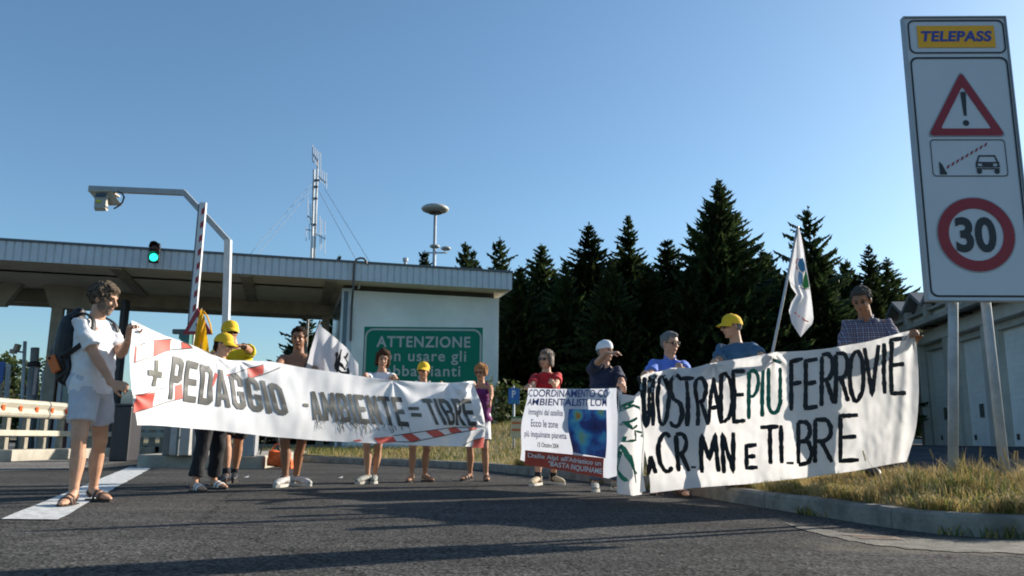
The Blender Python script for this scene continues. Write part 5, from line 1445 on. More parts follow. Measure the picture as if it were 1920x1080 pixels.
        for c, sh, el, wr, ll, sg in arms:
            fk = s * (.9 if fem else 1)
            if spec.get('tank'):
                m_.tube([c + ll * .085 * s * sg - UP * .06 + ft * .05, nb + ll * .095 * s * sg + UP * .0, c + ll * .085 * s * sg - UP * .06 - ft * .07], .028 * s, 8, True, 0, True); continue
            if sl <= 1:
                pts_ = sleeve_pts(c, sh, el, wr, sl); rad_ = [.062 * fk, .070 * fk, .069 * fk, .071 * fk]
                m_.tube(pts_, rad_, 16, True)
            else:
                m_.tube([c.lerp(sh, .3), sh, sh.lerp(el, .5), el, el.lerp(wr, .5), el.lerp(wr, .92)], [.062 * fk, .068 * fk, .06 * fk, .053 * fk, .047 * fk, .038 * fk], 14, True)
        me = fused(m_, .0085 if vox > .006 else .0065, 5, .5); crease(me, spec.get('fold', .016), (7, 7, 11), top[0] * .37); obj('shirt', me, sk, t_, True)
        if spec.get('collar'):
            m_ = MB()
            for sg in (-1, 1):
                m_.tube([nb - ft * .06 * s + lt * .02 * sg + UP * .02 * s, nb + lt * .062 * s * sg + UP * .018 * s, nb + ft * .055 * s + lt * .035 * s * sg - UP * .025 * s, nb + ft * .088 * s + lt * .05 * s * sg - UP * .06 * s], [.018 * s, .02 * s, .021 * s, .008 * s], 8, True, 0, True, (UP, .35))
            m_.build('collar', sk, t_, True)
    bk_ = spec.get('bottom')
    if bk_:
        kind, cm = bk_[0], bk_[1]; m_ = MB()
        rr_ = torso(P_, s, fem, belly * .4, .014 * s, .0, .36 if not spec.get('shirt') else .3)
        m_.rings([ring_at(P_, t, a, b, off) for t, a, b, off in rr_])
        if kind == 'skirt':
            rows = []
            for j in range(6):
                q = j / 5; c, ll, ff = P_(.28 - .28 * min(1, q * 1.2)); c = c - UP * (bk_[2] * H * q)
                rows.append([c + ll * (.175 + .03 * q) * s * math.cos(a) + ff * (.125 + .045 * q) * s * math.sin(a) for a in [2 * math.pi * i / 24 for i in range(24)]])
            m_.rings(rows)
        else:
            for hip, kn, ank, fd, sdv, ft_, bk2, zf in legs:
                if kind == 'shorts':
                    q = bk_[2]; end = hip.lerp(kn, min(1, q)) if q <= 1 else kn.lerp(ank, q - 1)
                    m_.tube([hip + UP * .03 * s, hip.lerp(end, .4), hip.lerp(end, .75), end], [.106 * s, .104 * s, .103 * s, (.105 if q < .9 else .092) * s], 18, True)
                else:
                    m_.tube([hip + UP * .03 * s, hip.lerp(kn, .5), kn, kn.lerp(ank, .5), kn.lerp(ank, bk_[2])], [.108 * s, .098 * s, .082 * s, .076 * s, .078 * s], 18, True)
        me = fused(m_, .0085, 4, .5); crease(me, .015, (9, 9, 6), top[0] * .7); obj({'shorts': 'shorts', 'skirt': 'skirt', 'trousers': 'trousers'}[kind], me, cm, t_, True)
    fk_ = spec.get('feet', 'shoe'); fm = spec.get('footmat', shoe_w)
    for hip, kn, ank, fd, sdv, ft_, bk2, zf in legs:
        if fk_ == 'sandal':
            m_ = MB(); out = []
            sh_ = [(-.035, .0), (-.02, .030), (.05, .036), (.12, .042), (.19, .050), (.24, .040), (.268, .012)]
            pl_ = [(a, w_) for a, w_ in sh_] + [(a, -w_) for a, w_ in sh_[::-1]]
            m_.prism([ft_(a, 0) + sdv * w_ * s - UP * .018 for a, w_ in pl_], UP * .019); sd_ = m_.build('sandal', sole_d, t_)
            m_ = MB()
            def strap(a0, z, w_, r_):
                m_.tube([ft_(a0, .0) + sdv * (w_ + .008) * s, ft_(a0 + .005, z * .75) + sdv * w_ * .9 * s, ft_(a0 + .01, z) + sdv * w_ * .2 * s, ft_(a0 + .005, z * .95) - sdv * w_ * .5 * s, ft_(a0, z * .6) - sdv * (w_) * s, ft_(a0, 0) - sdv * (w_ + .008) * s], r_ * s, 8, True, 0, False, (fd, .35))
            strap(.165, .054, .044, .019); strap(.105, .072, .038, .017)
            if spec.get('straps', 3) > 2:
                m_.tube([ft_(.06, .02) + sdv * .036 * s, ft_(.0, .055) + sdv * .032 * s, ft_(-.04, .06), ft_(.0, .055) - sdv * .032 * s, ft_(.06, .02) - sdv * .036 * s], .013 * s, 8, True, 0, False, (UP, .4))
            m_.build('straps', fm, sd_, True)
        else:
            m_ = MB()
            m_.tube([ft_(-.022, .035), ft_(.03, .055), ft_(.09, .058), ft_(.15, .044), ft_(.21, .034), ft_(.255, .026)], [.034 * s, .042 * s, .044 * s, .047 * s, .047 * s, .034 * s], 14, True, 0, True, (sdv, .78))
            m_.tube([ft_(.02, .05), ft_(.015, .095)], [.047 * s, .045 * s], 14, True, 0, False)
            sh_o = obj('shoe', fused(m_, .007, 3), fm, t_, True)
            m_ = MB(); sh_ = [(-.062, .0), (-.045, .032), (.05, .040), (.12, .046), (.20, .052), (.25, .042), (.287, .012)]
            pl_ = [(a, w_) for a, w_ in sh_] + [(a, -w_) for a, w_ in sh_[::-1]]
            m_.prism([ft_(a, 0) + sdv * w_ * s - UP * .017 for a, w_ in pl_], UP * .030 * s); m_.build('sole', spec.get('sole', sole_w), sh_o)
            if spec.get('laces'):
                m_ = MB()
                for a0 in (.10, .13, .16): m_.tube([ft_(a0, .088 - (a0 - .1) * .35) + sdv * .024 * s, ft_(a0 + .01, .094 - (a0 - .1) * .35), ft_(a0, .088 - (a0 - .1) * .35) - sdv * .024 * s], .005 * s, 6)
                m_.build('laces', black_c, sh_o, True)
            if spec.get('socks'):
                m_ = MB(); m_.tube([ank - UP * .03, ank + (kn - ank).normalized() * .05], [.045 * s, .043 * s], 14, True, 0, True); m_.build('sock', spec['socks'], t_, True)
    return dict(t=t_, H=H, s=s, C=C, hf=hf, hl=hl, hu=hu, k=k, nb=nb, P=P_, f=ft, l=lt, arms=arms, legs=legs, z0=z0)
def grip(pl, px, py, back=.045, down=.03, thumb=None, hint=None, curl=1.0):
    "a hand that comes up behind the cloth and folds its fingers over the upper edge"
    E = pl.hit(px, py); at = E - pl.n * (back + .045) - UP * (down + .075)
    d = dict(at=at, hint=hint or (-UP * .8 - pl.n * .2), d=UP * .75 + pl.n * .62, n=pl.n * .75 - UP * .65, curl=curl * 1.1)
    if thumb: d['thumb'] = thumb
    return d
class Curtain:
    "an upright sheet of cloth that follows a curved line on the ground, given by pixels and distances"
    def __init__(self, pts):
        g_ = [P(px, 800, d) for px, d in pts]; g_ = [Vector((p.x, p.y)) for p in g_]
        g_ = [g_[0] * 2 - g_[1]] + g_ + [g_[-1] * 2 - g_[-2]]
        self.pl = []
        for i in range(1, len(g_) - 2):
            p0, p1, p2, p3 = g_[i - 1:i + 3]
            for k in range(8):
                t = k / 8; self.pl.append(.5 * (2 * p1 + (p2 - p0) * t + (2 * p0 - 5 * p1 + 4 * p2 - p3) * t * t + (3 * p1 - p0 - 3 * p2 + p3) * t ** 3))
        self.pl.append(g_[-2])
        self.pl = [self.pl[0] * 2 - self.pl[1] - (self.pl[1] - self.pl[0]) * 3] + self.pl + [self.pl[-1] * 2 - self.pl[-2] + (self.pl[-1] - self.pl[-2]) * 3]
        t = (self.pl[-1] - self.pl[0]).normalized(); self.n = Vector((t.y, -t.x, 0))
    def hit(self, px, py, off=0.0):
        d = ray(px, py); best = None
        ang = math.atan2(d.x, d.y)
        for i, (a, b) in enumerate(zip(self.pl[:-1], self.pl[1:])):
            aa, ab = math.atan2(a.x, a.y), math.atan2(b.x, b.y)
            if (aa <= ang <= ab) or (i == 0 and ang < aa) or (i == len(self.pl) - 2 and ang > ab):
                e = b - a; n = Vector((e.y, -e.x)); k = a.dot(n) / (d.x * n.x + d.y * n.y)
                n.normalize(); q = CAM + d * k; return q + Vector((n.x, n.y, 0)) * off
        raise ValueError('ray misses the cloth')
PL_LEFT = Curtain([(240, 6.88), (388, 7.80), (548, 8.62), (712, 9.35), (800, 9.75), (915, 10.35)])
PL_MID = Curtain([(975, 9.8), (1060, 9.25), (1160, 8.72)])
PL_RIGHT = Curtain([(1200, 7.92), (1270, 7.75), (1400, 7.40), (1560, 7.1), (1722, 6.98)])

# 1 the man on the left
n1 = PL_LEFT.n
e1 = PL_LEFT.hit(238, 735); e2 = PL_LEFT.hit(247, 612)
M1 = person('curly grey-haired man in white shirt and shorts holding the left end of the long banner', ((180, 940, 0, 62), (130, 949, 0, 8)), (203, 533), 78, skin_b,
    dict(vox=.006, hair=('curly', hair_gb), brow=hair_gb, beard=True, hyaw=6, hpitch=14, hoff=(.04, 0, 0), lean=(-.045, 0, 0), poff=(-.02, .0, 0), shirt=white_c, loose=.016, hem=.05, sleeve=.72, bottom=('shorts', white_s, .62), feet='sandal', footmat=brown_l, fold=.017,
         rh=dict(at=e1 + Vector((-.085, -.03, .02)), hint=Vector((-.6, -.1, -.5)), d=Vector((.9, .1, -.25)), n=Vector((.1, .8, -.4)), curl=.95, thumb=-1),
         lh=dict(at=e2 + Vector((-.035, .04, -.10)), hint=Vector((.1, .2, -.9)), d=Vector((.25, -.1, .95)), n=Vector((.7, -.6, .1)), curl=1.0)))
# 2 woman in black trousers
person('woman in a yellow cap and black trousers seen in profile behind the long banner', ((405, 917, 0, 60), (368, 922, 0, 50)), (388, 622), 62, skin_b,
    dict(fem=1, hat=.02, cap=yellow_c, visor=0, hair=('back', hair_d), glasses='sun', hyaw=22, hpitch=12, lean=(.05, 0, 0), shirt=white_c, bottom=('trousers', black_c, .86), feet='sandal', footmat=white_l, straps=2, legk=1.05,
         rh=grip(PL_LEFT, 408, 676, .04, .02), lh=grip(PL_LEFT, 452, 683, .04, .02)))
# 3 man in yellow shirt shading his eyes
pA = P(428, 628, 9.0)
M3 = person('man in yellow cap and yellow shirt shading his eyes with one arm', ((438, 904, 0, 15), (420, 908, 0, 0)), (412, 600), 18, skin_a,
    dict(hat=.025, cap=yellow_c, visor=0, hair=('back', hair_d), glasses='sun', hyaw=18, hpitch=4, hoff=(-.06, 0, 0), lean=(-.05, -.02, 0), shirt=yellow_t, loose=.02, sleeve=.7, bottom=('shorts', black_c, .95), footmat=shoe_b, sole=sole_d, socks=black_c,
         lh=dict(at=P(434, 629, 8.85), hint=Vector((.95, -.1, -.15)), d=Vector((-1, -.15, .05)), n=Vector((-.1, -.1, -1)), curl=.3, thumb=1, shrug=.03), rh=grip(PL_LEFT, 424, 679, .6, .1)))
# 4 bare-chested young man
person('bare-chested dark-haired young man in khaki shorts behind the long banner', ((560, 911, 0, 55), (530, 913, 0, -8)), (548, 614), 8, skin_c,
    dict(hair=('short', hair_d), hyaw=-4, hpitch=6, bottom=('shorts', khaki, .86), footmat=shoe_w, laces=True, rh=grip(PL_LEFT, 520, 700, .25, .1), lh=dict(at=P(592, 720, 8.9), hint=Vector((.3, .5, -.8)), curl=.9)))
# 5 woman in white T-shirt
person('woman with short dark brown hair in a white T-shirt before the green notice board', ((702, 906, 0, 5), (684, 907, 0, -25)), (714, 656), 2, skin_b,
    dict(fem=1, hair=('bob', hair_b), hyaw=10, hpitch=10, hroll=-6, lean=(.10, 0, 0), poff=(.04, 0, 0), shirt=white_c, sleeve=.6, bottom=('shorts', black_c, .6), footmat=shoe_g, legk=.95,
         lh=grip(PL_LEFT, 738, 712, .04, .01), rh=grip(PL_LEFT, 676, 702, .1, .05)))
# 6 woman yellow cap
person('woman in yellow cap and dark sunglasses standing before the notice board', ((800, 903, 0, 40), (770, 904, 0, -5)), (799, 677), 5, skin_a,
    dict(fem=1, hat=.022, cap=yellow_c, visor=0, hair=('back', hair_d), glasses='sun', hyaw=-14, hpitch=2, lean=(.02, 0, 0), shirt=white_c, tank=True, bottom=('shorts', khaki, .5), feet='sandal', footmat=tan_l,
         lh=grip(PL_LEFT, 841, 717, .04, .01), rh=grip(PL_LEFT, 768, 713, .1, .05)))
# 7 woman in purple
person('reddish blond woman in purple top and white skirt holding the right banner end', ((912, 902, 0, 8), (877, 901, 0, -35)), (906, 683), -8, skin_a,
    dict(fem=1, hair=('fluffy', hair_r), brow=hair_r, glasses='thin', hyaw=-12, hpitch=8, lean=(.03, 0, 0), belly=.02, shirt=purple, tank=True, loose=.02, hem=.06, bottom=('skirt', white_c, .12), feet='sandal', footmat=brown_l, legk=1.0,
         rh=grip(PL_LEFT, 889, 715, .02, .01), lh=dict(at=PL_LEFT.hit(917, 783) + Vector((.03, -.04, .03)), hint=Vector((.6, .6, 0)), d=Vector((-.1, -.1, -1)), n=Vector((-.9, .2, 0)), curl=.95, thumb=1)))
# 8 woman in red
M8 = person('woman in red T-shirt and sunglasses holding the left side of the blue lettered banner', ((1042, 908, 0, 30), (1006, 910, 0, -25)), (1030, 657), -12, skin_b,
    dict(fem=1, hair=('bob', mat('ash brown hair', (.10, .065, .042), .7, .35, 40, c2=(.15, .11, .08))), glasses='sun', hyaw=-20, hpitch=2, belly=.03, armk=1.12, shirt=red_c, loose=.024, sleeve=.75, bottom=('shorts', denim, 1.0), footmat=shoe_t, socks=black_c, legk=1.1,
         rh=dict(grip(PL_MID, 986, 738, .03, .0), hint=Vector((-.5, .2, -.8))), lh=grip(PL_MID, 1026, 729, .03, .0)))
# 9 man in navy shading eyes
M9 = person('man in navy polo shirt and white cap shading his eyes with his raised forearm', ((1158, 920, 0, 20), (1116, 921, 0, -5)), (1138, 637), 20, skin_b,
    dict(hat=.02, cap=white_c, visor=0, novisor=True, hyaw=25, hpitch=0, belly=.05, shirt=navy_c, loose=.022, sleeve=.8, collar=True, hair=('back', hair_g), bottom=('trousers', denim, .93), footmat=shoe_g, 
         rh=dict(at=P(1153, 647, 8.55), hint=Vector((-.75, -.5, -.25)), d=Vector((.9, -.1, .05)), n=Vector((.25, .1, -.9)), curl=.35, shrug=.02), lh=dict(grip(PL_MID, 1166, 731, .03, .0), hint=Vector((.8, .2, -.5)))))
# 10 man blue shirt
person('grey-haired smiling man in a bright blue shirt behind the start of the hand-painted banner', ((1278, 932, 0, 10), (1236, 928, 0, -35)), (1249, 624), 6, skin_b,
    dict(hair=('short', hair_g), brow=hair_g, glasses='thin', hyaw=22, hpitch=8, lean=(.03, -.03, 0), belly=.04, shirt=blue_c, loose=.026, sleeve=.8, collar=True, bottom=('shorts', khaki, 1.0), feet='sandal', footmat=brown_l,
         lh=grip(PL_RIGHT, 1267, 692, .03, .0), rh=grip(PL_RIGHT, 1206, 706, .03, .0)))
# 11 yellow cap man
person('man in yellow cap and slate blue T-shirt in left profile behind the hand-painted banner', ((1402, 909, .14, -30), (1374, 911, .14, -45)), (1385, 588), -42, skin_b,
    dict(hat=.022, cap=yellow_c, visor=0, hair=('back', hair_g), glasses='sun', hyaw=-38, hpitch=4, belly=.04, lean=(.01, -.02, 0), hoff=(-.03, 0, 0), shirt=teal_c, loose=.024, sleeve=.8, bottom=('shorts', khaki, 1.0), feet='sandal', footmat=tan_l,
         rh=grip(PL_RIGHT, 1338, 682, .03, .0), lh=grip(PL_RIGHT, 1452, 664, .05, .02)))
# 12 checked shirt
person('grey-haired man in a checked shirt looking down at the right end of the hand-painted banner', ((1668, 893, .25, 20), (1636, 896, .245, -10)), (1606, 541), -14, skin_c,
    dict(hair=('short', hair_gd), brow=hair_gd, hyaw=-22, hpitch=26, hoff=(-.05, -.05, 0), lean=(-.05, -.04, 0), back=.0, belly=.02, armk=1.1, shirt=plaid_m, loose=.026, sleeve=.85, collar=True, bottom=('trousers', black_c, .93), footmat=shoe_b, sole=sole_d,
         lh=grip(PL_RIGHT, 1713, 624, .01, .0), rh=dict(at=P(1585, 720, 7.25), hint=Vector((-.5, .3, -.8)), curl=.9)))
# ================================================================== BANNERS AND FLAGS
def lerp_poly(pl, t):
    n = len(pl) - 1; i = min(n - 1, int(t * n)); q = t * n - i
    return (pl[i][0] + (pl[i + 1][0] - pl[i][0]) * q, pl[i][1] + (pl[i + 1][1] - pl[i][1]) * q)
def even(pl, n=40):
    d = [0]
    for a, b in zip(pl[:-1], pl[1:]): d.append(d[-1] + math.hypot(b[0] - a[0], b[1] - a[1]))
    out = []; k = 0
    for i in range(n + 1):
        s = d[-1] * i / n
        while k < len(d) - 2 and d[k + 1] < s: k += 1
        q = (s - d[k]) / (d[k + 1] - d[k]); out.append((pl[k][0] + (pl[k + 1][0] - pl[k][0]) * q, pl[k][1] + (pl[k + 1][1] - pl[k][1]) * q))
    return out
def tugs(px, py, hands, amp=.020, reach=75.0):
    "creases that fan out from where hands pull the cloth"
    z = 0.0
    for i, (hx, hy) in enumerate(hands):
        dx, dy = px - hx, py - hy; r = math.hypot(dx, dy)
        z += amp * math.exp(-r / reach) * (1 - math.exp(-r / 9)) * math.sin(8 * math.atan2(dy, dx) + i * 1.7)
    return z
class Cloth:
    def __init__(self, pl, fold): self.pl, self.fold = pl, fold
    def at(self, px, py, up=0.0): return self.pl.hit(px, py, self.fold(px, py) + up)
    def sheet(self, name, top, bot, m, parent, nu=90, nv=30, bend=None):
        top, bot = even(top), even(bot); g = MB(); rows = []
        for j in range(nv + 1):
            v = j / nv; r = []
            for i in range(nu + 1):
                u = i / nu; a, b = lerp_poly(top, u), lerp_poly(bot, u)
                x, y = a[0] + (b[0] - a[0]) * v, a[1] + (b[1] - a[1]) * v
                if bend: dx, dy = bend(u, v); x += dx; y += dy
                r.append(self.at(x, y))
            rows.append(r)
        g.grid(rows)
        return g.build(name, m, parent, True)
    def patch(self, mb, pts, up, mi=0, n=8):
        "quad of pixels laid on the cloth"
        q = quadmap(*pts)
        mb.grid([[self.at(*q(i / n, 1 - j / n)[:2], up) for i in range(n + 1)] for j in range(n + 1)], mi)
    def line(self, mb, pts, wid, up, rng, mi=0, ragged=.1): brush(mb, pts, wid, lambda x, y: self.at(x, y, up), rng, mi, ragged)
rb = random.Random(77)
vinyl = mat('white banner vinyl', (.84, .84, .85), .55, .03, 2, transl=.12)
ink_red = mat('salmon red print', (.66, .10, .075), .6, .05, 6); ink_line = mat('dark line print', (.05, .05, .05), .6)
def ink_gradient(name, stops):
    m = bpy.data.materials.new(name); m.use_nodes = True; nt, b = nodes_of(m)
    uv = nt.nodes.new('ShaderNodeTexCoord'); sp = nt.nodes.new('ShaderNodeSeparateXYZ'); rp = nt.nodes.new('ShaderNodeValToRGB')
    nt.links.new(uv.outputs['UV'], sp.inputs[0]); nt.links.new(sp.outputs['Y'], rp.inputs['Fac'])
    rp.color_ramp.elements[0].position, rp.color_ramp.elements[0].color = stops[0][0], (*[stops[0][1] * x for x in (1, 1, .93)], 1)
    rp.color_ramp.elements[1].position, rp.color_ramp.elements[1].color = stops[-1][0], (*[stops[-1][1] * x for x in (1, 1, .93)], 1)
    for p_, c_ in stops[1:-1]:
        e = rp.color_ramp.elements.new(p_); e.color = (*[c_ * x for x in (1, 1, .93)], 1)
    nt.links.new(rp.outputs['Color'], b.inputs['Base Color']); b.inputs['Roughness'].default_value = .6
    return m
ink_grey = ink_gradient('printed metallic grey', [(0, .055), (.22, .085), (.30, .17), (.40, .06), (.7, .075), (1, .17)])
ink_grey2 = ink_gradient('printed pale grey', [(0, .05), (.3, .10), (.55, .22), (.75, .09), (1, .05)])

# ---- the long printed banner
def fold_left(px, py):
    t = (px - 244) / 670
    return tugs(px, py, ((247, 604), (240, 738), (408, 668), (452, 676), (738, 713), (841, 718), (887, 716), (912, 800)), .012, 60) + .004 * noise.noise(Vector((px * .06, py * .03, 0))) + .020 * math.sin(px * .021 + py * .012) + .007 * math.sin(px * .055 - py * .03 + 1) + .03 * math.exp(-((px - 262) / 26) ** 2) * math.sin((py - 600) / 62) - .05 * math.exp(-((py - 838) / 40) ** 2) * (.3 + .7 * t) + .035 * math.exp(-((px - 860) / 30) ** 2) * math.sin(px * .12 + py * .05)
bl_ = PL_LEFT.hit(580, 826)
lb = thing('long_banner', 'long white printed banner with grey capitals and red striped bars', 'banner', (bl_.x, bl_.y, bl_.z))
CL = Cloth(PL_LEFT, fold_left)
topL = [(247, 601), (300, 627), (365, 650), (402, 666), (430, 675), (505, 677), (570, 690), (640, 700), (690, 707), (740, 713), (800, 717), (845, 718), (868, 716), (887, 714)]
botL = [(257, 797), (300, 798), (400, 806), (500, 818), (600, 826), (700, 831), (800, 836), (912, 838)]
CL.sheet('cloth', topL, botL, vinyl, lb, 260, 80, lambda u, v: (-14 * math.sin(math.pi * min(1, v * 1.02)) ** 1.0 * math.exp(-u * 22) + 14 * math.sin(math.pi * v) * v * math.exp(-(1 - u) * 22), 0))
def Z3(pts): return [(220 + x / 2.7, 560 + y / 2.7) for x, y in pts]
def Z4(pts): return [(480 + x / 2.7, 560 + y / 2.7) for x, y in pts]
g = MB()
for q in ([(83, 245), (75, 244), (66, 323), (72, 321)], [(177, 212), (262, 205), (262, 262), (163, 292)], [(315, 222), (345, 228), (372, 250), (322, 253)],
          [(80, 490), (170, 473), (172, 548), (70, 578)], [(292, 440), (330, 430), (332, 505), (290, 512)], [(560, 388), (606, 378), (616, 405), (590, 398)], [(660, 357), (738, 335), (737, 380), (668, 405)], [(500, 372), (512, 385), (495, 440), (482, 455)]):
    CL.patch(g, Z3(q), .004, 0, 12)
for q in ([(605, 705), (700, 697), (722, 725), (630, 733)], [(742, 690), (790, 682), (838, 712), (790, 727)], [(858, 672), (915, 662), (960, 690), (905, 703)], [(970, 655), (1020, 648), (1050, 672), (1005, 682)], [(1072, 655), (1120, 652), (1127, 660), (1085, 666)], [(1118, 715), (1168, 700), (1166, 755), (1112, 755)], [(500, 718), (535, 712), (550, 718), (520, 724)]):
    CL.patch(g, Z4(q), .004, 0, 12)
g.build('red_bars', ink_red, lb)
g = MB()
for l_ in ([(75, 242), (120, 226), (175, 212), (270, 205)], [(66, 325), (115, 305), (165, 292), (225, 270), (270, 258), (330, 254), (375, 250)], [(68, 492), (115, 482), (170, 462), (245, 447)], [(72, 579), (120, 562), (172, 548), (245, 523), (332, 505)], [(560, 385), (606, 377), (660, 355), (738, 334)], [(672, 405), (740, 383), (822, 348)], [(315, 220), (345, 228), (372, 248)]):
    CL.line(g, Z3(l_), 1.7, .006, rb)
for l_ in ([(700, 694), (742, 688), (860, 670), (975, 655), (1125, 648)], [(720, 724), (800, 725), (905, 703), (1005, 684), (1125, 660)], [(1055, 745), (1112, 718), (1168, 700)]): CL.line(g, Z4(l_), 1.5, .006, rb)
g.build('bar_outlines', ink_line, lb)
def word(s, quad, m_, bold, nm, cuts=(48, 12), shear=0.0, spacing=1.0, C=CL, up=.007, root=lb, block=False):
    q = quadmap(*quad); g = MB(); letters(g, s, lambda u, v: C.at(*q(u, v)[:2], up), cuts, bold, shear, spacing, block=block); return g.build(nm, m_, root)
word('PEDAGGIO', [(322, 667), (523, 722), (540, 780), (313, 748)], ink_grey, 0, 'lettering', block=True)
word('AMBIENTE', [(576, 733), (752, 745), (768, 800), (588, 787)], ink_grey2, 0, 'lettering', block=True)
word('TIBRE', [(788, 747), (881, 748), (894, 799), (812, 796)], ink_grey, 0, 'lettering', (30, 12), block=True)
g = MB()
for pts in ([(567, 756), (577, 757.5), (577.5, 763.5), (567.5, 762)],): CL.patch(g, pts, .007, 0, 3)
for pts in ([(764, 763), (783, 763), (784, 769), (765, 769)], [(769, 774), (788, 775), (789, 782), (770, 781)]): CL.patch(g, pts, .007, 0, 3)
CL.patch(g, Z3([(168, 310), (190, 312), (178, 446), (156, 443)]), .007, 0, 6); CL.patch(g, Z3([(130, 358), (212, 372), (210, 403), (128, 388)]), .0075, 0, 6)
g.build('signs', mat('printed olive grey', (.12, .12, .10), .6, .1), lb)
g = MB()                                     # the lettering frays into roots along its foot
for k in range(34):
    x = rb.uniform(592, 768); y = 786 + (x - 590) * .078 + rb.uniform(-10, 0); L = rb.uniform(8, 28) * (1.2 if x < 700 else .8); pts = [(x, y)]
    for j in range(4): pts.append((pts[-1][0] + rb.uniform(-2.5, 5.5), pts[-1][1] + L / 4))
    CL.line(g, pts, rb.uniform(.7, 1.5), .0078, rb, 0, .5)
g.build('root_drips', mat('faded root print', (.10, .10, .09), .6), lb)

# ---- blue lettered banner in the middle
navy_ink = mat('navy banner print', (.025, .045, .20), .6, .08); red_ink = mat('brick red banner print', (.46, .055, .028), .6, .08)
def fold_mid(px, py): return tugs(px, py, ((990, 729), (1026, 729), (1158, 730)), .007, 40) + .02 * math.sin(px * .05 + py * .01) + .010 * math.sin(px * .13 + py * .02) + .015 * math.sin(py * .045 + px * .01) + .02 * math.exp(-((px - 1150) / 9) ** 2)
CM = Cloth(PL_MID, fold_mid); q = PL_MID.hit(1070, 880)
mbn = thing('printed_banner', 'white banner with navy lettering, a blue satellite map and a red lower strip', 'banner', q)
mcl = mat('thin white banner cloth', (.70, .73, .80), .8, .04, 5, transl=.38)
CM.sheet('cloth', [(988, 727), (1030, 729), (1080, 729), (1120, 729), (1160, 728)], [(974, 862), (1000, 870), (1060, 881), (1120, 892), (1143, 897), (1161, 891)], mcl, mbn, 140, 60, lambda u, v: (1.5 * math.sin(v * 9) * (1 - u), 0))
word('COORDINAMENTO CO', [(992, 730), (1145, 731), (1145, 745), (991, 744)], navy_ink, .016, 'lettering', (30, 2), C=CM, root=mbn, up=.009)
word('AMBIENTALISTI LOM', [(991, 747), (1144, 748), (1144, 762), (990, 760)], navy_ink, .016, 'lettering', (30, 2), C=CM, root=mbn, up=.009)
word('Immagini dal satellite', [(996, 766), (1057, 769), (1057, 784), (995, 781)], navy_ink, .012, 'lettering', (16, 2), C=CM, root=mbn, up=.009)
word('Ecco le zone', [(1002, 786), (1048, 789), (1048, 803), (1001, 800)], navy_ink, .012, 'lettering', (12, 2), C=CM, root=mbn, up=.009)
word('più inquinate pianeta', [(988, 807), (1060, 812), (1060, 827), (987, 822)], navy_ink, .012, 'lettering', (16, 2), C=CM, root=mbn, up=.009)
word('15 Ottobre 2004', [(1010, 829), (1046, 832), (1046, 841), (1009, 838)], ink_line, .02, 'lettering', (10, 2), C=CM, root=mbn, up=.009)
g = MB(); CM.patch(g, [(987, 844), (1135, 859), (1135, 896), (985.5, 871)], .006, 0, 24); g.build('red_strip', red_ink, mbn)
word("Dalle Alpi all'Adriatico un", [(993, 848.5), (1131, 864), (1131, 876), (993, 860)], white_paint, .016, 'strip_lettering', (24, 2), C=CM, root=mbn, up=.012)
word('"BASTA INQUINAME', [(1028, 864), (1134, 878), (1134, 891), (1027, 875)], white_paint, .016, 'strip_lettering', (30, 2), C=CM, root=mbn, up=.013)
def heat():
    m = bpy.data.materials.new('satellite map print'); m.use_nodes = True; nt, b = nodes_of(m); N = nt.nodes.new; L = nt.links.new
    tc = N('ShaderNodeTexCoord'); acc = None
    mp = N('ShaderNodeMapping'); mp.inputs['Location'].default_value = (3.1, 7.7, 0); L(tc.outputs['UV'], mp.inputs['Vector'])
    nz = N('ShaderNodeTexNoise'); nz.inputs['Scale'].default_value = 1.7; nz.inputs['Detail'].default_value = 4; nz.inputs['Roughness'].default_value = .6; L(mp.outputs[0], nz.inputs['Vector']); acc = nz.outputs['Fac']
    for (x, y, r, w) in ((.27, .86, .10, .42), (.86, .93, .12, .3), (.16, .95, .08, .2), (.95, .42, .12, .14), (.42, .45, .2, .13), (.42, .22, .16, .10)):
        d = N('ShaderNodeVectorMath'); d.operation = 'DISTANCE'; d.inputs[1].default_value = (x, y, 0); L(tc.outputs['UV'], d.inputs[0])
        mr = N('ShaderNodeMapRange'); mr.inputs['From Min'].default_value = 0; mr.inputs['From Max'].default_value = r * 1.8; mr.inputs['To Min'].default_value = w; mr.inputs['To Max'].default_value = 0; mr.interpolation_type = 'SMOOTHSTEP'; L(d.outputs['Value'], mr.inputs['Value'])
        ad = N('ShaderNodeMath'); ad.operation = 'ADD'; L(acc, ad.inputs[0]); L(mr.outputs['Result'], ad.inputs[1]); acc = ad.outputs[0]
    rp = N('ShaderNodeValToRGB'); L(acc, rp.inputs['Fac']); e = rp.color_ramp.elements
    e[0].position, e[0].color = .36, (.006, .014, .09, 1); e[1].position, e[1].color = .97, (.6, .08, .01, 1)
    for p_, c_ in ((.50, (.010, .05, .24, 1)), (.57, (.02, .17, .46, 1)), (.68, (.06, .40, .55, 1)), (.84, (.30, .42, .10, 1))): x = e.new(p_); x.color = c_
    L(rp.outputs['Color'], b.inputs['Base Color']); b.inputs['Roughness'].default_value = .5
    return m
g = MB(); pts = [(1067, 767), (1143, 769), (1138, 859), (1071, 848)]; q = quadmap(*pts); lay = g.bm.loops.layers.uv.verify(); n = 16
vs = [[g.bm.verts.new(CM.at(q(i / n, 1 - j / n)[0] - (5 * math.sin(math.pi * j / n) * (1 - i / n)), q(i / n, 1 - j / n)[1], .006)) for i in range(n + 1)] for j in range(n + 1)]
for j in range(n):
    for i in range(n):
        fc = g.bm.faces.new((vs[j][i], vs[j][i + 1], vs[j + 1][i + 1], vs[j + 1][i]))
        for lp, (a, b) in zip(fc.loops, ((i, j), (i + 1, j), (i + 1, j + 1), (i, j + 1))): lp[lay].uv = (a / n, 1 - b / n)
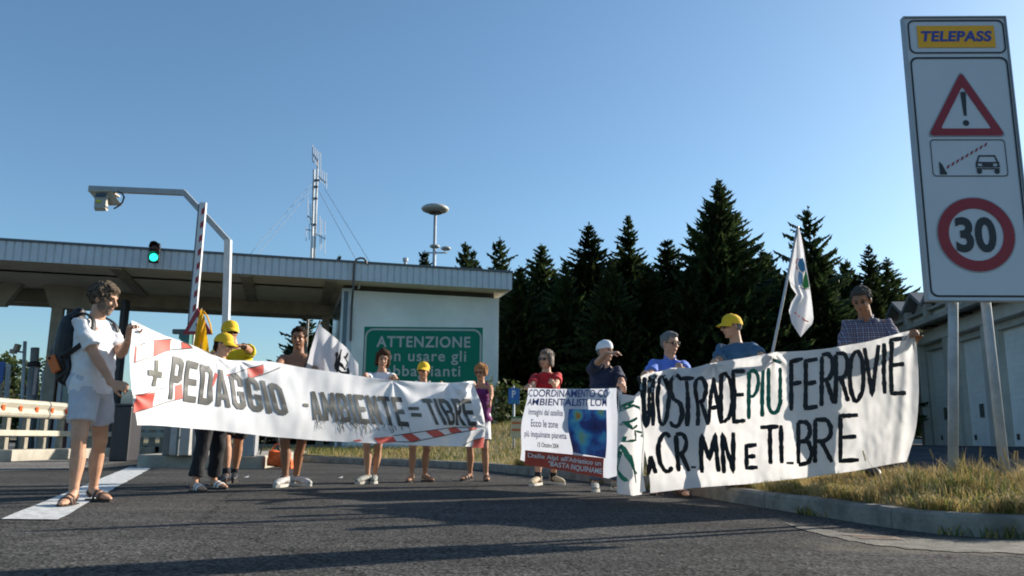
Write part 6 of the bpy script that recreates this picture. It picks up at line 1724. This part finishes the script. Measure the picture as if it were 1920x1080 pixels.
g.build('satellite_map', heat(), mbn)

# ---- hand-painted sheet on the right
sheet_cloth = mat('off-white cotton sheet', (.76, .75, .74), .9, .05, 5, .2, 90, transl=.5)
paint_b = mat('black brush paint', (.014, .014, .016), .7, .3, 30); paint_g = mat('green brush paint', (.010, .17, .105), .7, .25, 30)
def fold_right(px, py):
    return tugs(px, py, ((1206, 704), (1267, 690), (1338, 681), (1452, 661), (1713, 622)), .026, 90) + .012 * noise.noise(Vector((px * .035, py * .018, 3))) + .006 * noise.noise(Vector((px * .09, py * .06, 5))) + .014 * math.sin(px * .018 + py * .006) + .010 * math.sin(px * .06 + py * .02) + .008 * math.sin(py * .04 - px * .025) + .012 * math.exp(-((px - 1700) / 22) ** 2) * math.sin(px * .2 + py * .015) - .06 * math.exp(-((py - 905) / 45) ** 2)
CR = Cloth(PL_RIGHT, fold_right); q = PL_RIGHT.hit(1450, 900)
rbn = thing('painted_banner', 'large off-white cotton banner with hand-painted black and green capitals', 'banner', q)
CR.sheet('cloth', [(1201, 706), (1215, 699), (1240, 696), (1266, 689), (1300, 691), (1337, 680), (1395, 671), (1450, 660), (1505, 658), (1560, 652), (1625, 641), (1690, 624), (1713, 618)],
         [(1214, 925), (1300, 915), (1400, 908), (1500, 897), (1600, 884), (1660, 873), (1702, 866)], sheet_cloth, rbn, 220, 70, lambda u, v: (17 * math.sin(math.pi * v) ** .9 * math.exp(-(1 - u) * 16) - 3 * math.sin(v * 5) * math.exp(-u * 30), 0))
def zx(x): return 1160 + x / 1.928
def zy(y): return 400 + y / 1.928
L1 = [('N', 66, 92, 585, 575), ('U', 92, 114, 592, 770), ('T', 110, 142, 592, 770), ('O', 142, 184, 590, 768), ('S', 184, 236, 588, 772), ('T', 224, 272, 600, 770), ('R', 280, 322, 598, 768), ('A', 320, 372, 596, 764), ('D', 370, 412, 580, 752), ('E', 412, 458, 572, 752)]
blackp, greenp = MB(), MB(); pl_ = lambda x, y: CR.at(x, y, .006)
for ch, x0, x1, yt, yb_ in L1[1:]:
    painted(blackp, ch, zx(x0), zx(x1), zy(yt), zy(yt - 3), zy(yb_), zy(yb_ - 4), 8.0, pl_, rb)
brush(blackp, [(zx(70), zy(590)), (zx(86), zy(640)), (zx(96), zy(700)), (zx(102), zy(770))], 7.5, pl_, rb)
for ch, x0, x1, yt, yb_ in (('P', 466, 506, 570, 745), ('I', 512, 528, 566, 735), ('U', 538, 588, 560, 726)): painted(greenp, ch, zx(x0), zx(x1), zy(yt), zy(yt - 3), zy(yb_), zy(yb_ - 4), 7.6, pl_, rb)
brush(greenp, [(zx(556), zy(528)), (zx(576), zy(536)), (zx(588), zy(542))], 6.5, pl_, rb)
for ch, x0, x1, yt, yb_ in (('F', 618, 668, 540, 716), ('E', 672, 722, 538, 704), ('R', 730, 778, 516, 696), ('R', 780, 830, 510, 690), ('O', 830, 886, 505, 682), ('V', 888, 940, 485, 662), ('I', 945, 972, 474, 658), ('E', 978, 1042, 460, 654)):
    painted(blackp, ch, zx(x0), zx(x1), zy(yt), zy(yt - 12), zy(yb_), zy(yb_ - 8), 8.6, pl_, rb)
for ch, x0, x1, yt, yb_ in (('A', 102, 130, 880, 945), ('C', 142, 192, 800, 935), ('R', 206, 250, 800, 936), ('M', 292, 356, 802, 938), ('N', 370, 414, 796, 940), ('E', 456, 500, 842, 922), ('T', 512, 580, 774, 910), ('I', 572, 602, 768, 908), ('B', 644, 700, 756, 908), ('R', 706, 774, 748, 904), ('E', 796, 870, 734, 896)):
    painted(blackp, ch, zx(x0), zx(x1), zy(yt), zy(yt - 5), zy(yb_), zy(yb_ - 4), 8.6, pl_, rb)
for a, b, y in ((258, 276, 918), (604, 632, 903)): brush(blackp, [(zx(a), zy(y)), (zx(b), zy(y))], 6, pl_, rb)
blackp.build('black_lettering', paint_b, rbn); greenp.build('green_lettering', paint_g, rbn)

# ---- the small draped sheet with green lettering
PL_G = Curtain([(1155, 8.25), (1185, 8.05), (1222, 7.80)])
def fold_g(px, py): return .05 * math.sin((px - 1160) * .115 + (py - 720) * .008) + .02 * math.sin(px * .3 + py * .01)
CG = Cloth(PL_G, fold_g); q = PL_G.hit(1185, 920); gbn = thing('draped_banner', 'narrow draped white cloth with green painted letters hanging between two banners', 'banner', q)
CG.sheet('cloth', [(1160, 732), (1172, 738), (1186, 742), (1203, 726)], [(1165, 925), (1180, 930), (1200, 927), (1217, 921)], sheet_cloth, gbn, 40, 40, lambda u, v: (4 * math.sin(math.pi * v) * (1 - u) * -.6, 0))
def zg(pts): return [(940 + x / 2.8425, 600 + y / 2.8425) for x, y in pts]
g = MB()
for st in ([(652, 400), (662, 470), (700, 430)], [(650, 492), (690, 462), (684, 440)], [(692, 452), (730, 470), (752, 540), (748, 600), (730, 622)], [(660, 560), (715, 520)], [(672, 540), (690, 580), (715, 560)], [(735, 600), (700, 590), (705, 625)], [(672, 620), (668, 648), (704, 640), (703, 620)], [(636, 735), (662, 665), (706, 868)], [(660, 700), (640, 790), (668, 860)], [(678, 720), (690, 800), (712, 820)]):
    brush(g, zg(st), 4.6, lambda x, y: CG.at(x, y, .006), rb)
g.build('green_lettering', paint_g, gbn)

# ---- white flag on the right
flag_c = mat('white flag polyester', (.72, .72, .74), .7, .04, 4, transl=.4)
DF = 8.0
p0, p1 = P(1420, 800, DF), P(1496, 426, DF); fl = thing('flag', 'white flag with a blue and green emblem on a slanting pole behind the painted banner', 'flag', (p0.x, DF, .14))
g = MB(); d_ = (p1 - p0).normalized(); g.tube([p0 - d_ * .05, p1], .014, 10, True, 0, True); g.build('pole', mat('aluminium pole', (.42, .43, .44), .4, .08, metal=.5), fl, True)
def ZF(x, y): return 1280 + x / 2.842, 320 + y / 2.842
lf = [ZF(*p) for p in ((614, 296), (604, 350), (588, 420), (575, 490), (563, 560), (578, 620), (606, 660), (580, 700), (566, 745), (580, 810), (605, 850), (628, 886))]
rt = [ZF(*p) for p in ((618, 298), (632, 350), (648, 430), (658, 500), (668, 560), (678, 620), (686, 680), (693, 740), (697, 790), (690, 818), (660, 850), (630, 886))]
def flagpt(u, v, up=0.0):
    a, b = lerp_poly(lf, v), lerp_poly(rt, v); x, y = a[0] + (b[0] - a[0]) * u, a[1] + (b[1] - a[1]) * u
    return P(x, y, DF - .02 + .07 * math.sin(u * 5.0 + v * 6) * v ** .5 + .03 * math.sin(u * 9 + 2) - up)
g = MB(); g.grid([[flagpt(i / 16, j / 44) for i in range(17)] for j in range(45)]); g.build('cloth', flag_c, fl, True)
def uvz(x, y):
    "flag pixel of the enlarged view -> u, v on the cloth"
    px, py = ZF(x, y); lo_, hi_ = 0, 1
    for _ in range(30):
        m_ = (lo_ + hi_) / 2; a, b = lerp_poly(lf, m_), lerp_poly(rt, m_)
        if (a[1] + b[1]) / 2 < py: lo_ = m_
        else: hi_ = m_
    a, b = lerp_poly(lf, lo_), lerp_poly(rt, lo_); return (px - a[0]) / max(1, b[0] - a[0]), lo_
def fpoly(mb, pts, up):
    q = [uvz(*p) for p in pts]; c = (sum(p[0] for p in q) / len(q), sum(p[1] for p in q) / len(q)); cv = mb.bm.verts.new(flagpt(*c, up)); vs = [mb.bm.verts.new(flagpt(*p, up)) for p in q]
    for i in range(len(vs)): mb.bm.faces.new((cv, vs[i], vs[(i + 1) % len(vs)]))
def fbrush(mb, pts, w_, up): brush(mb, [ZF(*p) for p in pts], w_, lambda x, y: flagpt(*uvz((x - 1280) * 2.842, (y - 320) * 2.842), up), rb)
for nm, pts, m_ in (('emblem_blue', ((622, 470), (640, 462), (650, 490), (655, 525), (640, 545), (618, 520), (614, 495)), mat('emblem blue', (.06, .26, .46), .6)), ('emblem_sky', ((618, 535), (640, 548), (636, 600), (622, 618), (614, 580)), mat('emblem sky', (.12, .30, .55), .6)), ('emblem_green', ((655, 530), (664, 560), (672, 600), (674, 622), (650, 628), (638, 612), (645, 570)), mat('emblem green', (.03, .26, .06), .6))):
    g = MB(); fpoly(g, pts, .006); g.build(nm, m_, fl)
g = MB(); fbrush(g, [(614, 500), (630, 530), (645, 545), (655, 528)], 1.2, .008); fbrush(g, [(616, 612), (640, 630), (676, 628)], 1.3, .008); fbrush(g, [(640, 548), (636, 612)], 1.0, .008)
for k in range(5): fbrush(g, [(578 + k * 6, 598 + k * 8), (583 + k * 6, 600 + k * 8)], 1.4, .008)
g.build('emblem_outline', blk, fl)
g = MB(); fr_ = mat('flag red print', (.62, .04, .025), .6)
for st in ([(603, 498), (608, 472), (620, 470)], [(606, 505), (612, 530)], [(596, 765), (606, 772)], [(614, 776), (624, 782)], [(636, 782), (652, 795), (672, 798)], [(642, 790), (668, 800)]): fbrush(g, st, 2.6, .007)
g.build('red_print', fr_, fl)

# ---- white cloth behind the long banner
DW2 = 9.5
tri_t = [(597, 608), (625, 630), (650, 652), (672, 683)]
def wf(x, y, up=0): return P(x, y, DW2 + .05 * math.sin(x * .09 + y * .03) + .03 * math.sin(x * .21) - up)
q = P(610, 745, DW2); wfl = thing('white_flag', 'crumpled white flag with a black print peaking behind the long banner', 'flag', (q.x, DW2, .0))
g = MB(); rows = []
for j in range(21):
    v = j / 20; r = []
    for i in range(21):
        u = i / 20; a = (597 + 4 * u, 608 + 2 * u); tp = lerp_poly(tri_t, u); bt = (556 + 116 * u, 742 - 14 * u); lx = 597 - 41 * v
        x = tp[0] + (bt[0] - tp[0]) * v if u > 0 else lx
        r.append(wf(x, tp[1] + (bt[1] - tp[1]) * v))
    rows.append(r)
g.grid(rows); g.build('cloth', flag_c, wfl, True)
g = MB(); g.tube([P(554, 742, DW2 + .03), P(600, 602, DW2 + .03)], .012, 8); g.build('pole', dark_metal, wfl, True)
g = MB()
for st, w_ in (([(640, 655), (636, 672), (632, 698)], 5), ([(632, 660), (630, 690)], 5), ([(645, 668), (652, 680), (648, 690)], 3), ([(652, 662), (648, 672)], 3), ([(628, 690), (640, 698), (654, 700)], 6), ([(636, 680), (648, 694)], 5), ([(651, 690), (655, 700)], 4)): brush(g, st, w_, lambda x, y: wf(x, y, .012), rb, 0, .5)
g.build('black_print', paint_b, wfl)
# ---- yellow flag
DY2 = 9.6
def yf(x, y): return P(x, y, DY2 + .04 * math.sin(x * .3 + y * .05))
q = P(372, 690, DY2); yfl = thing('yellow_flag', 'hanging yellow flag left of the two yellow caps, before the warning triangle', 'flag', (q.x, DY2, 0))
g = MB(); lfp = [(376, 580), (371, 600), (366, 625), (362, 652), (362, 690)]; rtp = [(378, 580), (384, 596), (386, 614), (390, 640), (396, 690)]
g.grid([[yf(*[a + (b - a) * i / 10 for a, b in zip(lerp_poly(lfp, j / 20), lerp_poly(rtp, j / 20))]) for i in range(11)] for j in range(21)]); g.build('cloth', mat('yellow flag cloth', (.74, .42, .012), .8, .06, 5, transl=.4), yfl, True)
g = MB(); g.tube([P(381, 583, DY2 + .02), P(388, 592, DY2 + .02), P(394, 608, DY2 + .02), P(397, 625, DY2 + .02)], .025, 6, True, 0, False, (Vector((0, 1, 0)), .3)); g.build('hem', MATS['yellow flag cloth'], yfl, True)
g = MB(); g.tube([(P(379, 800, DY2).x, DY2 + .03, .02), P(377.5, 578, DY2 + .03)], .012, 8); g.build('pole', mat('wooden pole', (.3, .2, .11), .7), yfl, True)

# ================================================================== THINGS CARRIED OR LYING ABOUT
# backpack on the man at the left
m1 = M1; sk_ = m1['s']; c = m1['P'](.66)[0]; bkp = -m1['f']; ll = m1['l']; o = c + bkp * .20 * sk_ + UP * .01
bp = thing('backpack', 'black backpack on the back of the man in the white shirt', 'backpack', o)
m_ = MB(); m_.tube([o - UP * .21 * sk_, o - UP * .12 * sk_, o + UP * .08 * sk_, o + UP * .20 * sk_, o + UP * .25 * sk_ - bkp * .03], [.13 * sk_, .155 * sk_, .145 * sk_, .115 * sk_, .06 * sk_], 18, True, 0, True, (ll, .80)); m_.ell(o - UP * .07 * sk_ + bkp * .085 * sk_, ll * .12 * sk_, bkp * .065 * sk_, UP * .12 * sk_)
bagm = mat('black nylon', (.010, .010, .012), .55, .3, 15, .15, 60)
obj('bag', crease(fused(m_, .008, 3), .006, (10, 10, 10)), bagm, bp, True)
for sg in (-1, 1):
    nb_, P__ = m1['nb'], m1['P']; g = MB(); sd = ll * sg
    pts = [o + UP * .19 * sk_ + sd * .07 * sk_, nb_ + sd * .105 * sk_ + UP * .024 * sk_ + bkp * .075 * sk_, nb_ + sd * .115 * sk_ + UP * .022 * sk_, nb_ + sd * .135 * sk_ - bkp * .085 * sk_ - UP * .045 * sk_, P__(.74)[0] + sd * .165 * sk_ - bkp * .095 * sk_, P__(.60)[0] + sd * .205 * sk_ - bkp * .02 * sk_, P__(.48)[0] + sd * .19 * sk_ + bkp * .13 * sk_]
    dn = []
    for i in range(len(pts) - 1):
        a, b = pts[max(0, i - 1)], pts[min(len(pts) - 1, i + 2)]
        for k in range(5):
            t = k / 5; p0_, p1_, p2_, p3_ = a, pts[i], pts[i + 1], b
            dn.append(.5 * (2 * p1_ + (p2_ - p0_) * t + (2 * p0_ - 5 * p1_ + 4 * p2_ - p3_) * t * t + (3 * p1_ - p0_ - 3 * p2_ + p3_) * t ** 3))
    dn.append(pts[-1]); g.tube(dn, .024 * sk_, 8, True, 0, False, (sd + bkp * .3, .35)); g.build('strap', bagm, bp, True)
g = MB(); a = o - UP * .13 * sk_ - ll * .14 * sk_ - bkp * .04
for k, (dx, L_) in enumerate(((0, .16), (.03, .19))): g.tube([a + bkp * (dx - .06), a - ll * .02 - UP * L_ * .5 - bkp * .09, a - UP * L_ - bkp * .05 * k - ll * .02], .009, 6, True, 0, False, (bkp, .4))
g.build('loose_strap', bagm, bp)
oq = P(101, 682, o.y - .15); g = MB(); g.box(oq, (.075, .03, .15), Matrix.Rotation(-.45, 3, 'Y'), .01); tg = g.build('phone_case', mat('orange plastic', (.62, .14, .02), .5), bp)
g = MB(); g.box(oq + Vector((-.035, -.017, .045)), (.022, .008, .022), Matrix.Rotation(-.45, 3, 'Y'), .004); g.build('camera_hole', black_c, tg)
# wrist watches
def watch(m, idx, mt, label):
    c_, sh, el, wr, ll_, sg = m['arms'][idx]; d_ = (wr - el).normalized(); p = wr - d_ * .025; t = thing('wrist_watch', label, 'watch', p)
    g = MB(); g.tube([p - d_ * .012, p + d_ * .012], .034 * m['s'], 14); g.build('band', mt, t, True)
    cdir = (CAM - p).normalized(); cdir = (cdir - d_ * cdir.dot(d_)).normalized(); g = MB(); g.tube([p + cdir * .026, p + cdir * .040], .018, 12); g.build('dial', mt, t)
watch(M3, 0, black_c, 'black wrist watch on the raised arm of the man in the yellow shirt')
watch(M9, 0, mat('watch steel', (.55, .55, .55), .3, .1, metal=.7), 'pale wrist watch of the man in the navy polo shirt')
# orange bag and the tripod beside it
bc = G(522, 879); ob = thing('orange_bag', 'bright orange bag standing at the end of the toll island', 'bag', bc)
ora = mat('orange nylon', (.70, .11, .012), .6, .12, 8, .2, 40)
m_ = MB(); m_.prism([bc + Vector((-.24, 0, .06)), bc + Vector((.13, 0, .03)), bc + Vector((.17, 0, .27)), bc + Vector((-.19, 0, .34))], (0, .22, 0)); m_.ell(bc + Vector((.0, .1, .17)), (.2, 0, 0), (0, .13, 0), (0, 0, .15))
obj('bag', crease(fused(m_, .012, 5), .02, (9, 9, 9)), ora, ob, True)
m_ = MB(); m_.prism([bc + Vector((.08, -.10, 0)), bc + Vector((.27, -.10, 0)), bc + Vector((.25, -.10, .15)), bc + Vector((.12, -.10, .20))], (0, .16, 0)); obj('pocket', crease(fused(m_, .012, 4), .015, (9, 9, 9)), ora, ob, True)
g = MB(); g.tube([bc + Vector((-.15, .05, .32)), bc + Vector((-.09, .05, .44)), bc + Vector((.02, .05, .44)), bc + Vector((.08, .05, .29))], .013, 8); g.build('handle', ora, ob, True)
tb = G(495, 876); tr = thing('tripod', 'dark folded tripod standing behind the orange bag', 'tripod', (tb.x, tb.y + .5, 0))
tp_ = Vector((tb.x + .03, tb.y + .5, 1.15))
for dx, dy in ((-.28, -.1), (.22, -.2), (.05, .3)):
    g = MB(); g.tube([tp_, Vector((tb.x + dx, tb.y + .5 + dy, .01))], [.022, .014], 8); g.build('leg', dark_metal, tr, True)
g = MB(); g.tube([tp_ - UP * .1, tp_ + UP * .2], .03, 10); g.box(tp_ + UP * .22, (.12, .12, .06), None, .01); g.build('head', dark_metal, tr)
# litter on the asphalt
for px, py, lab in ((638, 897, 'scrap of white paper on the asphalt behind the long banner'), (461, 896, 'small pale scrap lying on the asphalt near the black shoes')):
    q = G(px, py); g = MB(); g.poly([q + Vector((-.03, 0, .008)), q + Vector((.03, .01, .006)), q + Vector((.025, .06, .03)), q + Vector((-.02, .05, .012))]); tag(rebase(g.build('paper_scrap', white_paint), q), lab, 'litter')
